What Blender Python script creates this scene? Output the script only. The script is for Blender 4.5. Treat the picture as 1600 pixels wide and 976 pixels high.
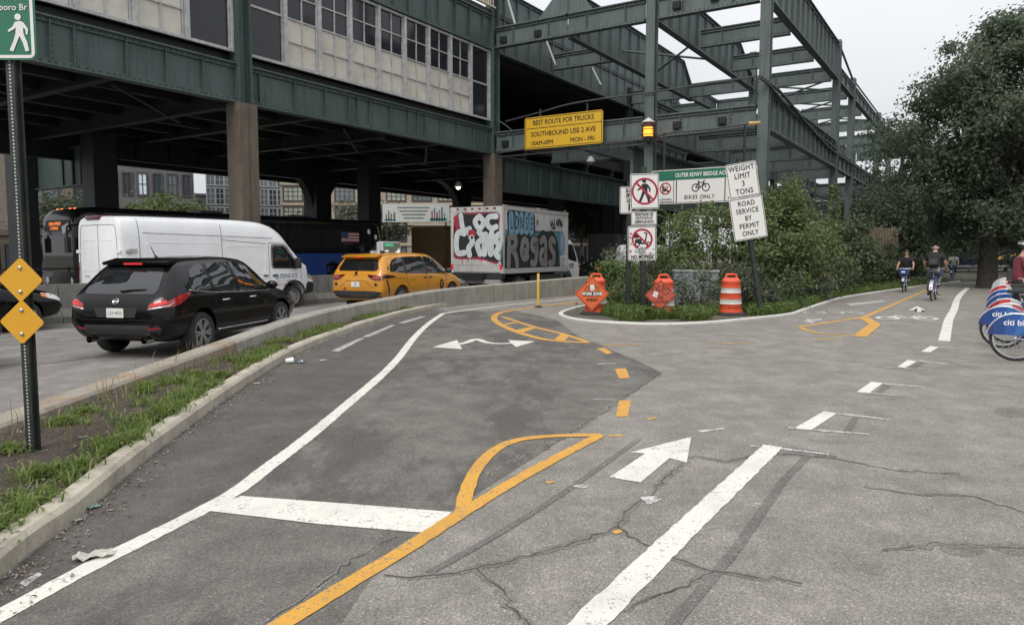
import bpy, bmesh, math, random
import numpy as np
from mathutils import Vector, Matrix
from mathutils.bvhtree import BVHTree

for _o in list(bpy.data.objects):
    bpy.data.objects.remove(_o)
S = bpy.context.scene
COL = S.collection
random.seed(7)
RNG = np.random.default_rng(11)
R = math.radians

# ---------------------------------------------------------------- camera
CAM_H, F_PX = 1.6, 1150.0
PITCH = math.atan(93.0 / F_PX)
cam_d = bpy.data.cameras.new('camera')
cam_d.sensor_width = 36.0
cam_d.lens = 36.0 * F_PX / 1600.0
cam_d.clip_start, cam_d.clip_end = 0.05, 2000.0
cam = bpy.data.objects.new('camera', cam_d)
COL.objects.link(cam)
cam.location = (0, 0, CAM_H)
cam.rotation_euler = (math.pi / 2 - PITCH, 0, 0)
S.camera = cam

# ---------------------------------------------------------------- sky: overcast daylight
SUN_EL, SUN_AZ = R(46), R(205)
world = bpy.data.worlds.new('World')
S.world = world
world.use_nodes = True
nt = world.node_tree
for n in list(nt.nodes):
    nt.nodes.remove(n)
w_out = nt.nodes.new('ShaderNodeOutputWorld')
w_bg = nt.nodes.new('ShaderNodeBackground')
w_sky = nt.nodes.new('ShaderNodeTexSky')
w_sky.sky_type = 'NISHITA'
w_sky.sun_disc = False
w_sky.sun_elevation = SUN_EL
w_sky.sun_rotation = SUN_AZ
w_sky.air_density, w_sky.dust_density, w_sky.ozone_density = 1.0, 4.0, 1.0
w_hs = nt.nodes.new('ShaderNodeHueSaturation')
w_hs.inputs['Saturation'].default_value = 0.06
nt.links.new(w_sky.outputs[0], w_hs.inputs['Color'])
# the even grey-white cloud layer that covers the whole sky
w_tc = nt.nodes.new('ShaderNodeTexCoord')
w_ns = nt.nodes.new('ShaderNodeTexNoise')
w_ns.inputs['Scale'].default_value = 2.2
w_ns.inputs['Detail'].default_value = 5.0
nt.links.new(w_tc.outputs['Generated'], w_ns.inputs['Vector'])
w_cr = nt.nodes.new('ShaderNodeValToRGB')
w_cr.color_ramp.elements[0].position = 0.3
w_cr.color_ramp.elements[0].color = (8.9, 9.15, 9.65, 1)
w_cr.color_ramp.elements[1].position = 0.75
w_cr.color_ramp.elements[1].color = (10.9, 11.1, 11.55, 1)
nt.links.new(w_ns.outputs['Fac'], w_cr.inputs[0])
w_mix = nt.nodes.new('ShaderNodeMix')
w_mix.data_type = 'RGBA'
w_mix.inputs[0].default_value = 0.82
nt.links.new(w_hs.outputs[0], w_mix.inputs[6])
nt.links.new(w_cr.outputs[0], w_mix.inputs[7])
# overcast sky: luminance rises evenly from the horizon to the zenith (1 + 2 sin e) / 3
w_sx = nt.nodes.new('ShaderNodeSeparateXYZ')
nt.links.new(w_tc.outputs['Generated'], w_sx.inputs[0])
w_m1 = nt.nodes.new('ShaderNodeMath'); w_m1.operation = 'MAXIMUM'; w_m1.inputs[1].default_value = 0.0
nt.links.new(w_sx.outputs['Z'], w_m1.inputs[0])
w_m2 = nt.nodes.new('ShaderNodeMath'); w_m2.operation = 'MULTIPLY_ADD'; w_m2.inputs[1].default_value = 0.75; w_m2.inputs[2].default_value = 0.60
nt.links.new(w_m1.outputs[0], w_m2.inputs[0])
w_mul = nt.nodes.new('ShaderNodeMix'); w_mul.data_type = 'RGBA'; w_mul.blend_type = 'MULTIPLY'; w_mul.inputs[0].default_value = 1.0
nt.links.new(w_mix.outputs[2], w_mul.inputs[6])
nt.links.new(w_m2.outputs[0], w_mul.inputs[7])
nt.links.new(w_mul.outputs[2], w_bg.inputs['Color'])
w_bg.inputs['Strength'].default_value = 0.1
nt.links.new(w_bg.outputs[0], w_out.inputs['Surface'])

sun_d = bpy.data.lights.new('sun', 'SUN')
sun_d.energy = 1.5
sun_d.angle = R(28)
sun_d.color = (1.0, 0.96, 0.90)
sun = bpy.data.objects.new('sun', sun_d)
COL.objects.link(sun)
sun.location = (0, -5, 30)
# the sun stands behind the camera, above the cloud
_sd = Vector((math.sin(SUN_AZ) * math.cos(SUN_EL), math.cos(SUN_AZ) * math.cos(SUN_EL), math.sin(SUN_EL)))
sun.rotation_euler = _sd.to_track_quat('Z', 'Y').to_euler()

S.view_settings.view_transform = 'Standard'
S.view_settings.look = 'None'
S.view_settings.exposure = 0.32
S.view_settings.gamma = 1.0
S.view_settings.use_curve_mapping = False
S.render.engine = 'CYCLES'
S.cycles.use_denoising = True
S.cycles.max_bounces = 6
S.cycles.diffuse_bounces = 3
S.cycles.glossy_bounces = 3
S.cycles.transmission_bounces = 4
S.cycles.transparent_max_bounces = 8
S.cycles.sample_clamp_indirect = 6.0
S.cycles.use_adaptive_sampling = True
S.cycles.adaptive_threshold = 0.02

# ---------------------------------------------------------------- coordinates: where a seen point stands in the place
_cp, _sp = math.cos(PITCH), math.sin(PITCH)
def ray(px, py):
    a, b = (px - 800.0) / F_PX, (488.0 - py) / F_PX
    return Vector((a, _cp + b * _sp, -_sp + b * _cp))
def G(px, py, z=0.0):
    d = ray(px, py)
    k = (z - CAM_H) / d.z
    return Vector((d.x * k, d.y * k, z))
def P(px, py, y):
    d = ray(px, py)
    k = y / d.y
    return Vector((d.x * k, y, CAM_H + d.z * k))

# ---------------------------------------------------------------- materials
MATS = {}
def _new(name):
    m = bpy.data.materials.new(name)
    m.use_nodes = True
    t = m.node_tree
    b = t.nodes['Principled BSDF']
    return m, t, b
def _coord(t, kind='Object'):
    c = t.nodes.new('ShaderNodeTexCoord')
    return c.outputs[kind]
def _noise(t, vec, scale, detail=4, rough=0.6):
    n = t.nodes.new('ShaderNodeTexNoise')
    n.inputs['Scale'].default_value = scale
    n.inputs['Detail'].default_value = detail
    n.inputs['Roughness'].default_value = rough
    t.links.new(vec, n.inputs['Vector'])
    return n.outputs['Fac']
def _ramp(t, fac, stops):
    r = t.nodes.new('ShaderNodeValToRGB')
    e = r.color_ramp.elements
    while len(e) < len(stops):
        e.new(0.5)
    for k, (p, c) in enumerate(stops):
        e[k].position = p
        e[k].color = (c[0], c[1], c[2], 1) if len(c) == 3 else c
    t.links.new(fac, r.inputs[0])
    return r.outputs[0]
def _mix(t, fac, a, b, mode='MIX'):
    n = t.nodes.new('ShaderNodeMix')
    n.data_type = 'RGBA'
    n.blend_type = mode
    for s, v in ((0, fac), (6, a), (7, b)):
        if isinstance(v, (int, float)):
            n.inputs[s].default_value = v
        elif isinstance(v, (tuple, list)):
            n.inputs[s].default_value = (v[0], v[1], v[2], 1)
        else:
            t.links.new(v, n.inputs[s])
    return n.outputs[2]
def _bump(t, b, h, strength, dist):
    n = t.nodes.new('ShaderNodeBump')
    n.inputs['Strength'].default_value = strength
    n.inputs['Distance'].default_value = dist
    t.links.new(h, n.inputs['Height'])
    t.links.new(n.outputs[0], b.inputs['Normal'])
def lin(h):
    h = h.lstrip('#')
    o = []
    for k in (0, 2, 4):
        c = int(h[k:k + 2], 16) / 255.0
        o.append(c / 12.92 if c <= 0.04045 else ((c + 0.055) / 1.055) ** 2.4)
    return tuple(o)
def pbr(name, col, rough=0.5, metal=0.0, var=0.12, scale=3.0, coat=0.0, bump=0.0, bscale=40.0, dirt=None, dscale=1.5, damt=0.5, spec=0.5):
    if name in MATS:
        return MATS[name]
    if isinstance(col, str):
        col = lin(col)
    m, t, b = _new(name)
    v = _coord(t)
    c = None
    lo = tuple(x * (1 - var) for x in col)
    hi = tuple(min(1, x * (1 + var)) for x in col)
    n1 = _noise(t, v, scale, 5)
    c = _ramp(t, n1, [(0.3, lo), (0.7, hi)])
    if dirt is not None:
        if isinstance(dirt, str):
            dirt = lin(dirt)
        n2 = _noise(t, v, dscale, 8, 0.7)
        f = _ramp(t, n2, [(0.45, (0, 0, 0)), (0.75, (damt,) * 3)])
        c = _mix(t, f, c, dirt)
    t.links.new(c, b.inputs['Base Color'])
    b.inputs['Roughness'].default_value = rough
    b.inputs['Metallic'].default_value = metal
    b.inputs['Specular IOR Level'].default_value = spec
    if coat:
        b.inputs['Coat Weight'].default_value = coat
        b.inputs['Coat Roughness'].default_value = 0.04
    if bump:
        _bump(t, b, _noise(t, v, bscale, 4), bump, 0.01)
    MATS[name] = m
    return m
def emit(name, col, strength, base=(0.02, 0.02, 0.02)):
    if name in MATS:
        return MATS[name]
    m, t, b = _new(name)
    b.inputs['Base Color'].default_value = (*base, 1)
    b.inputs['Emission Color'].default_value = (*col, 1)
    b.inputs['Emission Strength'].default_value = strength
    MATS[name] = m
    return m
def glass(name, tint=(0.02, 0.022, 0.024), rough=0.03):
    if name in MATS:
        return MATS[name]
    m, t, b = _new(name)
    b.inputs['Base Color'].default_value = (*tint, 1)
    b.inputs['Roughness'].default_value = rough
    b.inputs['Specular IOR Level'].default_value = 0.8
    MATS[name] = m
    return m
def leafmat(name, cols, rough=0.55, trans=0.3):
    if name in MATS:
        return MATS[name]
    m, t, b = _new(name)
    g = t.nodes.new('ShaderNodeNewGeometry')
    n = len(cols)
    c = _ramp(t, g.outputs['Random Per Island'], [(k / (n - 1), cols[k]) for k in range(n)])
    t.links.new(c, b.inputs['Base Color'])
    b.inputs['Roughness'].default_value = rough
    b.inputs['Specular IOR Level'].default_value = 0.3
    tr = t.nodes.new('ShaderNodeBsdfTranslucent')
    t.links.new(c, tr.inputs['Color'])
    mx = t.nodes.new('ShaderNodeMixShader')
    mx.inputs[0].default_value = trans
    t.links.new(b.outputs[0], mx.inputs[1])
    t.links.new(tr.outputs[0], mx.inputs[2])
    t.links.new(mx.outputs[0], t.nodes['Material Output'].inputs['Surface'])
    MATS[name] = m
    return m

# ---------------------------------------------------------------- objects
MW = {}
def tag(o, label=None, cat=None, group=None, kind=None):
    if label: o['label'] = label
    if cat: o['category'] = cat
    if group: o['group'] = group
    if kind: o['kind'] = kind
    return o
def thing(name, loc=(0, 0, 0), rz=0.0, label=None, cat=None, group=None, rot=None, scale=1.0):
    o = bpy.data.objects.new(name, None)
    o.empty_display_size = 0.2
    COL.objects.link(o)
    o.location = loc
    o.rotation_euler = rot if rot is not None else (0, 0, rz)
    o.scale = (scale,) * 3
    MW[o.name] = Matrix.LocRotScale(Vector(loc), o.rotation_euler, Vector((scale,) * 3))
    return tag(o, label, cat, group)
def copy_tree(o, parent=None):
    c = o.copy()
    COL.objects.link(c)
    c.parent = parent
    for ch in list(o.children):
        copy_tree(ch, c)
    return c
def link(name, me, mats=None, parent=None, smooth=False, sharp=None):
    if mats is not None:
        for m in (mats if isinstance(mats, (list, tuple)) else [mats]):
            me.materials.append(m)
    if smooth:
        me.shade_smooth()
        if sharp is not None:
            me.set_sharp_from_angle(angle=R(sharp))
    o = bpy.data.objects.new(name, me)
    COL.objects.link(o)
    if parent is not None:
        o.parent = parent
    return o

class MB:
    def __init__(self):
        self.v, self.f, self.mi = [], [], []
        self.m = 0
    def add(self, vs, fs, M=None):
        b = len(self.v)
        if M is not None:
            vs = [M @ Vector(p) for p in vs]
        self.v += [tuple(p) for p in vs]
        self.f += [tuple(b + i for i in f) for f in fs]
        self.mi += [self.m] * len(fs)
        return self
    def box(self, c, s, rz=0.0, M=None, rot=None):
        hx, hy, hz = s[0] / 2, s[1] / 2, s[2] / 2
        vs = [(x, y, z) for z in (-hz, hz) for y in (-hy, hy) for x in (-hx, hx)]
        fs = [(0, 2, 3, 1), (4, 5, 7, 6), (0, 1, 5, 4), (2, 6, 7, 3), (0, 4, 6, 2), (1, 3, 7, 5)]
        T = Matrix.Translation(Vector(c)) @ (rot.to_4x4() if rot is not None else Matrix.Rotation(rz, 4, 'Z'))
        if M is not None:
            T = M @ T
        return self.add(vs, fs, T)
    def bar(self, a, b, w, h, up=(0, 0, 1), M=None):
        a, b = Vector(a), Vector(b)
        d = (b - a)
        L = d.length
        if L < 1e-6: return self
        d /= L
        upv = Vector(up)
        if abs(d.dot(upv)) > 0.99: upv = Vector((0, 1, 0))
        s = d.cross(upv).normalized()
        u = s.cross(d)
        vs = []
        for p in (a, b):
            for i, j in ((-1, -1), (1, -1), (1, 1), (-1, 1)):
                vs.append(p + s * (i * w / 2) + u * (j * h / 2))
        fs = [(3, 2, 1, 0), (4, 5, 6, 7), (0, 1, 5, 4), (1, 2, 6, 5), (2, 3, 7, 6), (3, 0, 4, 7)]
        return self.add(vs, fs, M)
    def tube(self, pts, r, n=8, cap=True, M=None):
        pts = [Vector(p) for p in pts]
        rs = r if isinstance(r, (list, tuple)) else [r] * len(pts)
        vs, fs = [], []
        prev = None
        for k, p in enumerate(pts):
            d = (pts[min(k + 1, len(pts) - 1)] - pts[max(k - 1, 0)])
            d = d.normalized() if d.length > 1e-9 else Vector((0, 0, 1))
            if prev is None:
                a = Vector((0, 0, 1)) if abs(d.z) < 0.9 else Vector((1, 0, 0))
                s = d.cross(a).normalized()
            else:
                s = (prev - d * prev.dot(d)).normalized()
            prev = s
            u = d.cross(s)
            for i in range(n):
                th = 2 * math.pi * i / n
                vs.append(p + (s * math.cos(th) + u * math.sin(th)) * rs[k])
        for k in range(len(pts) - 1):
            for i in range(n):
                j = (i + 1) % n
                fs.append((k * n + i, k * n + j, (k + 1) * n + j, (k + 1) * n + i))
        if cap:
            fs.append(tuple(range(n - 1, -1, -1)))
            fs.append(tuple((len(pts) - 1) * n + i for i in range(n)))
        return self.add(vs, fs, M)
    def lathe(self, prof, n=24, M=None, axis='Z', cap=True):
        vs, fs = [], []
        for (r, z) in prof:
            for i in range(n):
                th = 2 * math.pi * i / n
                x, y = r * math.cos(th), r * math.sin(th)
                vs.append((x, y, z) if axis == 'Z' else (x, z, y))
        m = len(prof)
        for k in range(m - 1):
            for i in range(n):
                j = (i + 1) % n
                q = (k * n + i, k * n + j, (k + 1) * n + j, (k + 1) * n + i)
                fs.append(q if axis == 'Z' else q[::-1])
        if cap:
            for k in (0, m - 1):
                if prof[k][0] > 1e-5:
                    q = tuple(k * n + i for i in range(n))
                    if (k == 0) == (axis == 'Z'): q = q[::-1]
                    fs.append(q)
        return self.add(vs, fs, M)
    def prism(self, poly, z0, z1, M=None):
        n = len(poly)
        a = sum(poly[i][0] * poly[(i + 1) % n][1] - poly[(i + 1) % n][0] * poly[i][1] for i in range(n))
        if a < 0: poly = poly[::-1]
        vs = [(x, y, z0) for x, y in poly] + [(x, y, z1) for x, y in poly]
        fs = [tuple(range(n - 1, -1, -1)), tuple(range(n, 2 * n))]
        for i in range(n):
            j = (i + 1) % n
            fs.append((i, j, n + j, n + i))
        return self.add(vs, fs, M)
    def sphere(self, c, r, n=12, m=8, M=None, sc=(1, 1, 1)):
        prof = [(max(r * math.sin(math.pi * k / m), 1e-6), -r * math.cos(math.pi * k / m)) for k in range(m + 1)]
        T = Matrix.Translation(Vector(c)) @ Matrix.Diagonal((*sc, 1))
        if M is not None: T = M @ T
        return self.lathe(prof, n, T, cap=False)
    def strip(self, pts, w, z, M=None):
        """flat ribbon in plan of width w along pts (x,y)"""
        pts = [Vector((p[0], p[1])) for p in pts]
        ws = w if isinstance(w, (list, tuple)) else [w] * len(pts)
        vs, fs = [], []
        for k, p in enumerate(pts):
            d = (pts[min(k + 1, len(pts) - 1)] - pts[max(k - 1, 0)]).normalized()
            nrm = Vector((-d.y, d.x))
            a, b = p + nrm * ws[k] / 2, p - nrm * ws[k] / 2
            vs += [(a.x, a.y, z), (b.x, b.y, z)]
        for k in range(len(pts) - 1):
            fs.append((2 * k + 1, 2 * k + 3, 2 * k + 2, 2 * k))
        return self.add(vs, fs, M)
    def mesh(self, name):
        me = bpy.data.meshes.new(name)
        me.from_pydata(self.v, [], self.f)
        return me
    def build(self, name, mats, parent=None, smooth=False, world=False, sharp=35, bevel=0.0):
        if world and parent is not None:
            I = MW[parent.name].inverted()
            self.v = [tuple(I @ Vector(p)) for p in self.v]
        me = self.mesh(name)
        if not isinstance(mats, (list, tuple)): mats = [mats]
        for m in mats: me.materials.append(m)
        if len(mats) > 1:
            me.polygons.foreach_set('material_index', self.mi)
        if bevel:
            bm = bmesh.new()
            bm.from_mesh(me)
            bmesh.ops.bevel(bm, geom=[e for e in bm.edges if e.is_manifold and e.calc_face_angle(0) > 0.6], offset=bevel, segments=2, affect='EDGES', profile=0.6)
            bm.to_mesh(me)
            bm.free()
        me.validate()
        o = link(name, me, None, parent, smooth, sharp)
        return o

def catmull(pts, n=8, closed=False):
    pts = [tuple(p) for p in pts]
    out = []
    N = len(pts)
    rng = range(N if closed else N - 1)
    for k in rng:
        p0 = pts[(k - 1) % N] if closed or k > 0 else pts[0]
        p1, p2 = pts[k], pts[(k + 1) % N]
        p3 = pts[(k + 2) % N] if closed or k + 2 < N else pts[-1]
        for i in range(n):
            t = i / n
            out.append(tuple(0.5 * ((2 * b) + (-a + c) * t + (2 * a - 5 * b + 4 * c - d) * t * t + (-a + 3 * b - 3 * c + d) * t ** 3) for a, b, c, d in zip(p0, p1, p2, p3)))
    if not closed: out.append(pts[-1])
    return out

# lettering: flat mesh from the built-in font, in the plane x right, y up
_txt_cache = {}
def text_mesh(body, size, align='CENTER', offset=0.0, extrude=0.0, wscale=1.0, space=1.0, line=1.0):
    cu = bpy.data.curves.new('lettering', 'FONT')
    cu.body = body
    cu.size = size
    cu.align_x = align
    cu.align_y = 'CENTER'
    cu.offset = offset
    cu.extrude = extrude
    cu.space_character = space
    cu.space_line = line
    cu.resolution_u = 3
    o = bpy.data.objects.new('lettering', cu)
    COL.objects.link(o)
    bpy.context.view_layer.update()
    dg = bpy.context.evaluated_depsgraph_get()
    me = bpy.data.meshes.new_from_object(o.evaluated_get(dg), depsgraph=dg)
    bpy.data.objects.remove(o)
    bpy.data.curves.remove(cu)
    if wscale != 1.0:
        me.transform(Matrix.Diagonal((wscale, 1, 1, 1)))
    me.name = 'lettering'
    me.materials.clear()
    return me
def lettering(body, size, M, mat, parent, name='lettering', **kw):
    me = text_mesh(body, size, **kw)
    me.transform(M)
    return link(name, me, mat, parent)

# ================================================================ SETTING: ground, road, path
def asphalt(name, base, warm=1.0, stain=0.5, speck=0.5, dark=0.55, crackle=0.0):
    m, t, b = _new(name)
    v = _coord(t)
    big = _noise(t, v, 0.35, 6, 0.65)
    mid = _noise(t, v, 2.3, 6, 0.7)
    fine = _noise(t, v, 85.0, 3, 0.75)
    lo = tuple(x * 0.70 for x in base)
    hi = tuple(x * 1.28 for x in base)
    c = _ramp(t, mid, [(0.3, lo), (0.7, hi)])
    wv = t.nodes.new('ShaderNodeMapping')
    wv.inputs['Scale'].default_value = (1.0, 0.45, 1)
    wv.inputs['Rotation'].default_value = (0, 0, R(40))
    t.links.new(v, wv.inputs['Vector'])
    big = _noise(t, wv.outputs[0], 0.9, 9, 0.72)
    f = _ramp(t, big, [(0.41, (stain,) * 3), (0.46, (stain * .75,) * 3), (0.50, (stain * .2,) * 3), (0.58, (0, 0, 0))])
    c = _mix(t, f, c, tuple(x * dark for x in base))
    # pale stones and dark pits of the worn surface
    vo = t.nodes.new('ShaderNodeTexVoronoi')
    vo.inputs['Scale'].default_value = 125.0
    t.links.new(v, vo.inputs['Vector'])
    sp = _ramp(t, vo.outputs['Color'], [(0.0, (0.45, 0.45, 0.46)), (0.55, (1.0, 0.99, 0.97)), (0.84, (1.35, 1.32, 1.25)), (1.0, (2.6, 2.5, 2.3))])
    c = _mix(t, speck, c, _mix(t, 1.0, c, sp, 'MULTIPLY'))
    fr = _ramp(t, fine, [(0.28, (0.52, 0.52, 0.52)), (0.5, (1, 1, 1)), (0.74, (1.45, 1.44, 1.41))])
    c = _mix(t, 0.75, c, _mix(t, 1.0, c, fr, 'MULTIPLY'))
    # streaks left by tyres and water
    mp = t.nodes.new('ShaderNodeMapping')
    mp.inputs['Scale'].default_value = (1.0, 0.12, 1)
    mp.inputs['Rotation'].default_value = (0, 0, R(32))
    t.links.new(v, mp.inputs['Vector'])
    st = _noise(t, mp.outputs[0], 3.0, 5, 0.6)
    c = _mix(t, _ramp(t, st, [(0.55, (0, 0, 0)), (0.8, (0.35,) * 3)]), c, tuple(x * 0.62 for x in base))
    t.links.new(c, b.inputs['Base Color'])
    b.inputs['Roughness'].default_value = 0.86
    b.inputs['Specular IOR Level'].default_value = 0.35
    ad = t.nodes.new('ShaderNodeMath')
    t.links.new(vo.outputs['Distance'], ad.inputs[0])
    t.links.new(fine, ad.inputs[1])
    _bump(t, b, ad.outputs[0], 0.35, 0.006)
    MATS[name] = m
    return m
M_PATH = asphalt('path_asphalt', (0.222, 0.208, 0.188), stain=0.25, speck=0.8)
M_PATCH = asphalt('patch_asphalt', (0.142, 0.133, 0.122), stain=0.85, speck=0.7, dark=0.52)
M_EDGE = asphalt('edge_asphalt', (0.100, 0.092, 0.086), stain=0.4, speck=0.6, dark=0.7)
M_ROAD = asphalt('road_asphalt', (0.225, 0.213, 0.200), stain=0.45, speck=0.45, dark=0.65)
M_GROUND = pbr('bare_ground', (0.13, 0.12, 0.10), 0.95, var=0.3, scale=0.6)
def paint(name, col, wear=0.62):
    m, t, b = _new(name)
    v = _coord(t)
    n = _noise(t, v, 9.0, 8, 0.75)
    n2 = _noise(t, v, 55.0, 3, 0.7)
    ad = t.nodes.new('ShaderNodeMath')
    ad.operation = 'MULTIPLY_ADD'
    ad.inputs[1].default_value = 0.55
    t.links.new(n2, ad.inputs[0])
    mu = t.nodes.new('ShaderNodeMath')
    mu.operation = 'MULTIPLY'
    mu.inputs[1].default_value = 0.55
    t.links.new(n, mu.inputs[0])
    t.links.new(mu.outputs[0], ad.inputs[2])
    f = _ramp(t, ad.outputs[0], [(wear, (0, 0, 0)), (min(wear + 0.1, 1), (0.9, 0.9, 0.9))])
    c = _ramp(t, n, [(0.3, tuple(x * 0.84 for x in col)), (0.7, col)])
    gr = _noise(t, v, 1.7, 7, 0.7)
    c = _mix(t, _ramp(t, gr, [(0.46, (0, 0, 0)), (0.72, (0.5, 0.5, 0.5))]), c, tuple(x * .45 + .03 for x in col))
    c = _mix(t, f, c, (0.13, 0.125, 0.115))
    t.links.new(c, b.inputs['Base Color'])
    b.inputs['Roughness'].default_value = 0.7
    _bump(t, b, n2, 0.25, 0.004)
    MATS[name] = m
    return m
M_WHITE = paint('white_road_paint', (0.70, 0.68, 0.61), wear=0.585)
M_WORN = paint('worn_white_paint', (0.60, 0.59, 0.55), wear=0.5)
M_YEL = paint('yellow_road_paint', (0.62, 0.32, 0.045), wear=0.575)
M_YELW = paint('worn_yellow_paint', (0.60, 0.34, 0.07), wear=0.53)
def conc(name, col, rust=0.0):
    m, t, b = _new(name)
    v = _coord(t)
    n1 = _noise(t, v, 1.6, 8, 0.7)
    n2 = _noise(t, v, 38.0, 4, 0.65)
    c = _ramp(t, n1, [(0.28, tuple(x * 0.68 for x in col)), (0.5, col), (0.75, tuple(x * 1.22 for x in col))])
    c = _mix(t, 0.5, c, _mix(t, 1.0, c, _ramp(t, n2, [(0.25, (0.55, 0.54, 0.52)), (0.7, (1.25, 1.24, 1.2))]), 'MULTIPLY'))
    mp = t.nodes.new('ShaderNodeMapping')
    mp.inputs['Scale'].default_value = (3.0, 3.0, 0.35)
    t.links.new(v, mp.inputs['Vector'])
    st = _noise(t, mp.outputs[0], 2.0, 6, 0.7)
    c = _mix(t, _ramp(t, st, [(0.5, (0, 0, 0)), (0.72, (0.65,) * 3)]), c, (col[0] * 0.42, col[1] * 0.38, col[2] * 0.34))
    if rust:
        rn = _noise(t, v, 0.9, 6, 0.75)
        c = _mix(t, _ramp(t, rn, [(0.48, (0, 0, 0)), (0.62, (rust,) * 3)]), c, (0.27, 0.135, 0.06))
    t.links.new(c, b.inputs['Base Color'])
    b.inputs['Roughness'].default_value = 0.9
    _bump(t, b, n2, 0.4, 0.01)
    MATS[name] = m
    return m
M_KERB = conc('kerb_concrete', (0.42, 0.385, 0.315))
M_WALLC = conc('parapet_concrete', (0.30, 0.283, 0.245))
M_EDGEC = conc('rusty_edge_concrete', (0.29, 0.265, 0.22), rust=0.55)
M_COLC = conc('pier_concrete', (0.125, 0.104, 0.082))
M_JERSEY = conc('barrier_concrete', (0.17, 0.165, 0.15))

def struct(o):
    o['kind'] = 'structure'
    return o

g = MB()
g.add([(-500, -60, -0.22), (500, -60, -0.22), (500, 900, -0.22), (-500, 900, -0.22)], [(0, 1, 2, 3)])
struct(g.build('ground', M_GROUND))
g = MB()
g.add([(-60, -12, -0.15), (-4.3, -12, -0.15), (-4.3, 12, -0.15), (-3.6, 17, -0.15), (6, 32, -0.15), (34, 75, -0.15), (10, 105, -0.15), (-60, 105, -0.15)], [(0, 1, 2, 3, 4, 5, 6, 7)])
ROAD = struct(g.build('road', M_ROAD))

# kerb on the path side of the planted strip, in plan
KERB = catmull([(-2.25, 2.2), (-2.56, 3.68), (-2.63, 4.33), (-2.82, 5.41), (-3.02, 6.94), (-3.25, 9.0), (-3.42, 11.5), (-3.36, 13.5), (-3.15, 16.2), (-2.75, 19.0), (-2.2, 21.3), (-1.5, 22.9)], 5)
WALL = [(-4.75, 1.5, .12), (-4.62, 4.0, .13), (-4.5, 6.0, .15), (-4.42, 8.5, .2), (-4.3, 11, .28), (-4.03, 14.5, .4), (-3.3, 18.5, .44), (-2.1, 22.0, .52), (.2, 25.2, .6), (2.8, 28.6, .68), (5.6, 32.2, .7)]
WALLC = catmull(WALL, 6)
FARL = [(5.6, 32.2), (14, 42), (26, 58), (40, 78)]
pts = [(k[0] - 0.16, k[1]) for k in KERB if k[1] < 22.5]
pts = [(-1.9, -12)] + pts + [(w[0] + .1, w[1]) for w in WALLC if w[1] > 22.8] + FARL[1:] + [(90, 78), (90, -12)]
g = MB()
g.add([(x, y, 0.0) for x, y in pts], [tuple(range(len(pts)))[::-1]])
PATH = g.build('bike_path', M_PATH)
bm = bmesh.new(); bm.from_mesh(PATH.data); bmesh.ops.triangulate(bm, faces=bm.faces); bm.normal_update()
for f in bm.faces:
    if f.normal.z < 0: f.normal_flip()
bm.to_mesh(PATH.data); bm.free()
struct(PATH)

def flat(name, pxs, z, mat, parent=PATH, px=True):
    pp = [G(x, y, z) for x, y in pxs] if px else [Vector((x, y, z)) for x, y in pxs]
    a = sum(pp[i].x * pp[(i + 1) % len(pp)].y - pp[(i + 1) % len(pp)].x * pp[i].y for i in range(len(pp)))
    if a < 0: pp = pp[::-1]
    me = bpy.data.meshes.new(name)
    bm = bmesh.new()
    f = bm.faces.new([bm.verts.new(p) for p in pp])
    bmesh.ops.triangulate(bm, faces=[f])
    bm.normal_update()
    for f in bm.faces:
        if f.normal.z < 0: f.normal_flip()
    bm.to_mesh(me); bm.free()
    return link(name, me, mat, parent)
# darker resurfaced part of the pavement, whose joint comes to a point
patch = [(945, 541), (985, 560), (1033, 583), (960, 632), (850, 705), (700, 800), (610, 860)]
patch = [tuple(G(*p)[:2]) for p in patch] + [(-0.75, 3.0), (-0.9, 1.0), (-2.4, 1.0)]
edge_l = [(k[0] + 0.02, k[1]) for k in KERB if k[1] < 21.5]
flat('asphalt_patch', patch + edge_l + [tuple(G(700, 487)[:2]), tuple(G(800, 484)[:2]), tuple(G(870, 500)[:2]), tuple(G(905, 526)[:2])], 0.0015, M_PATCH, px=False)
# gutter strip between kerb and white edge line
WL = [(-60, 994), (0, 962), (150, 881), (345, 782), (420, 729), (480, 684), (540, 634), (592, 590), (622, 560), (645, 530), (668, 507), (692, 490)]
wlw = [tuple(G(*p)[:2]) for p in catmull(WL, 4)]
flat('gutter_strip', wlw[::-1] + [(k[0] + 0.02, k[1]) for k in KERB if wlw[0][1] < k[1] < 21.0], 0.003, M_EDGE, px=False)

ZP = 0.005
def stripe(name, pxs, w, mat, n=4, z=ZP, jit=0.0):
    pp = [tuple(G(*p)[:2]) for p in (catmull(pxs, n) if n > 1 else pxs)]
    # densify so that brushed edges can be uneven
    out = []
    for a, b in zip(pp[:-1], pp[1:]):
        L = math.dist(a, b)
        k = max(1, int(L / 0.05))
        out += [(a[0] + (b[0] - a[0]) * i / k, a[1] + (b[1] - a[1]) * i / k) for i in range(k)]
    out.append(pp[-1])
    ws = [w * (1 + random.uniform(-.07, .07)) for _ in out]
    mb = MB(); mb.strip(out, ws, z)
    return mb.build(name, mat, PATH)
stripe('edge_line', WL, 0.125, M_WHITE)
stripe('edge_line', [(692, 490), (740, 483), (800, 476), (860, 470), (915, 464), (960, 459)], 0.12, M_WHITE, z=ZP + .0004)
flat('inner_dash', [(517, 548), (560, 529), (571, 527), (529, 549)], ZP, M_WORN)
flat('inner_dash', [(566, 526), (610, 508), (619, 507), (577, 526)], ZP, M_WORN)
flat('inner_dash', [(622, 504), (658, 494), (666, 494), (631, 505)], ZP, M_WORN)
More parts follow.
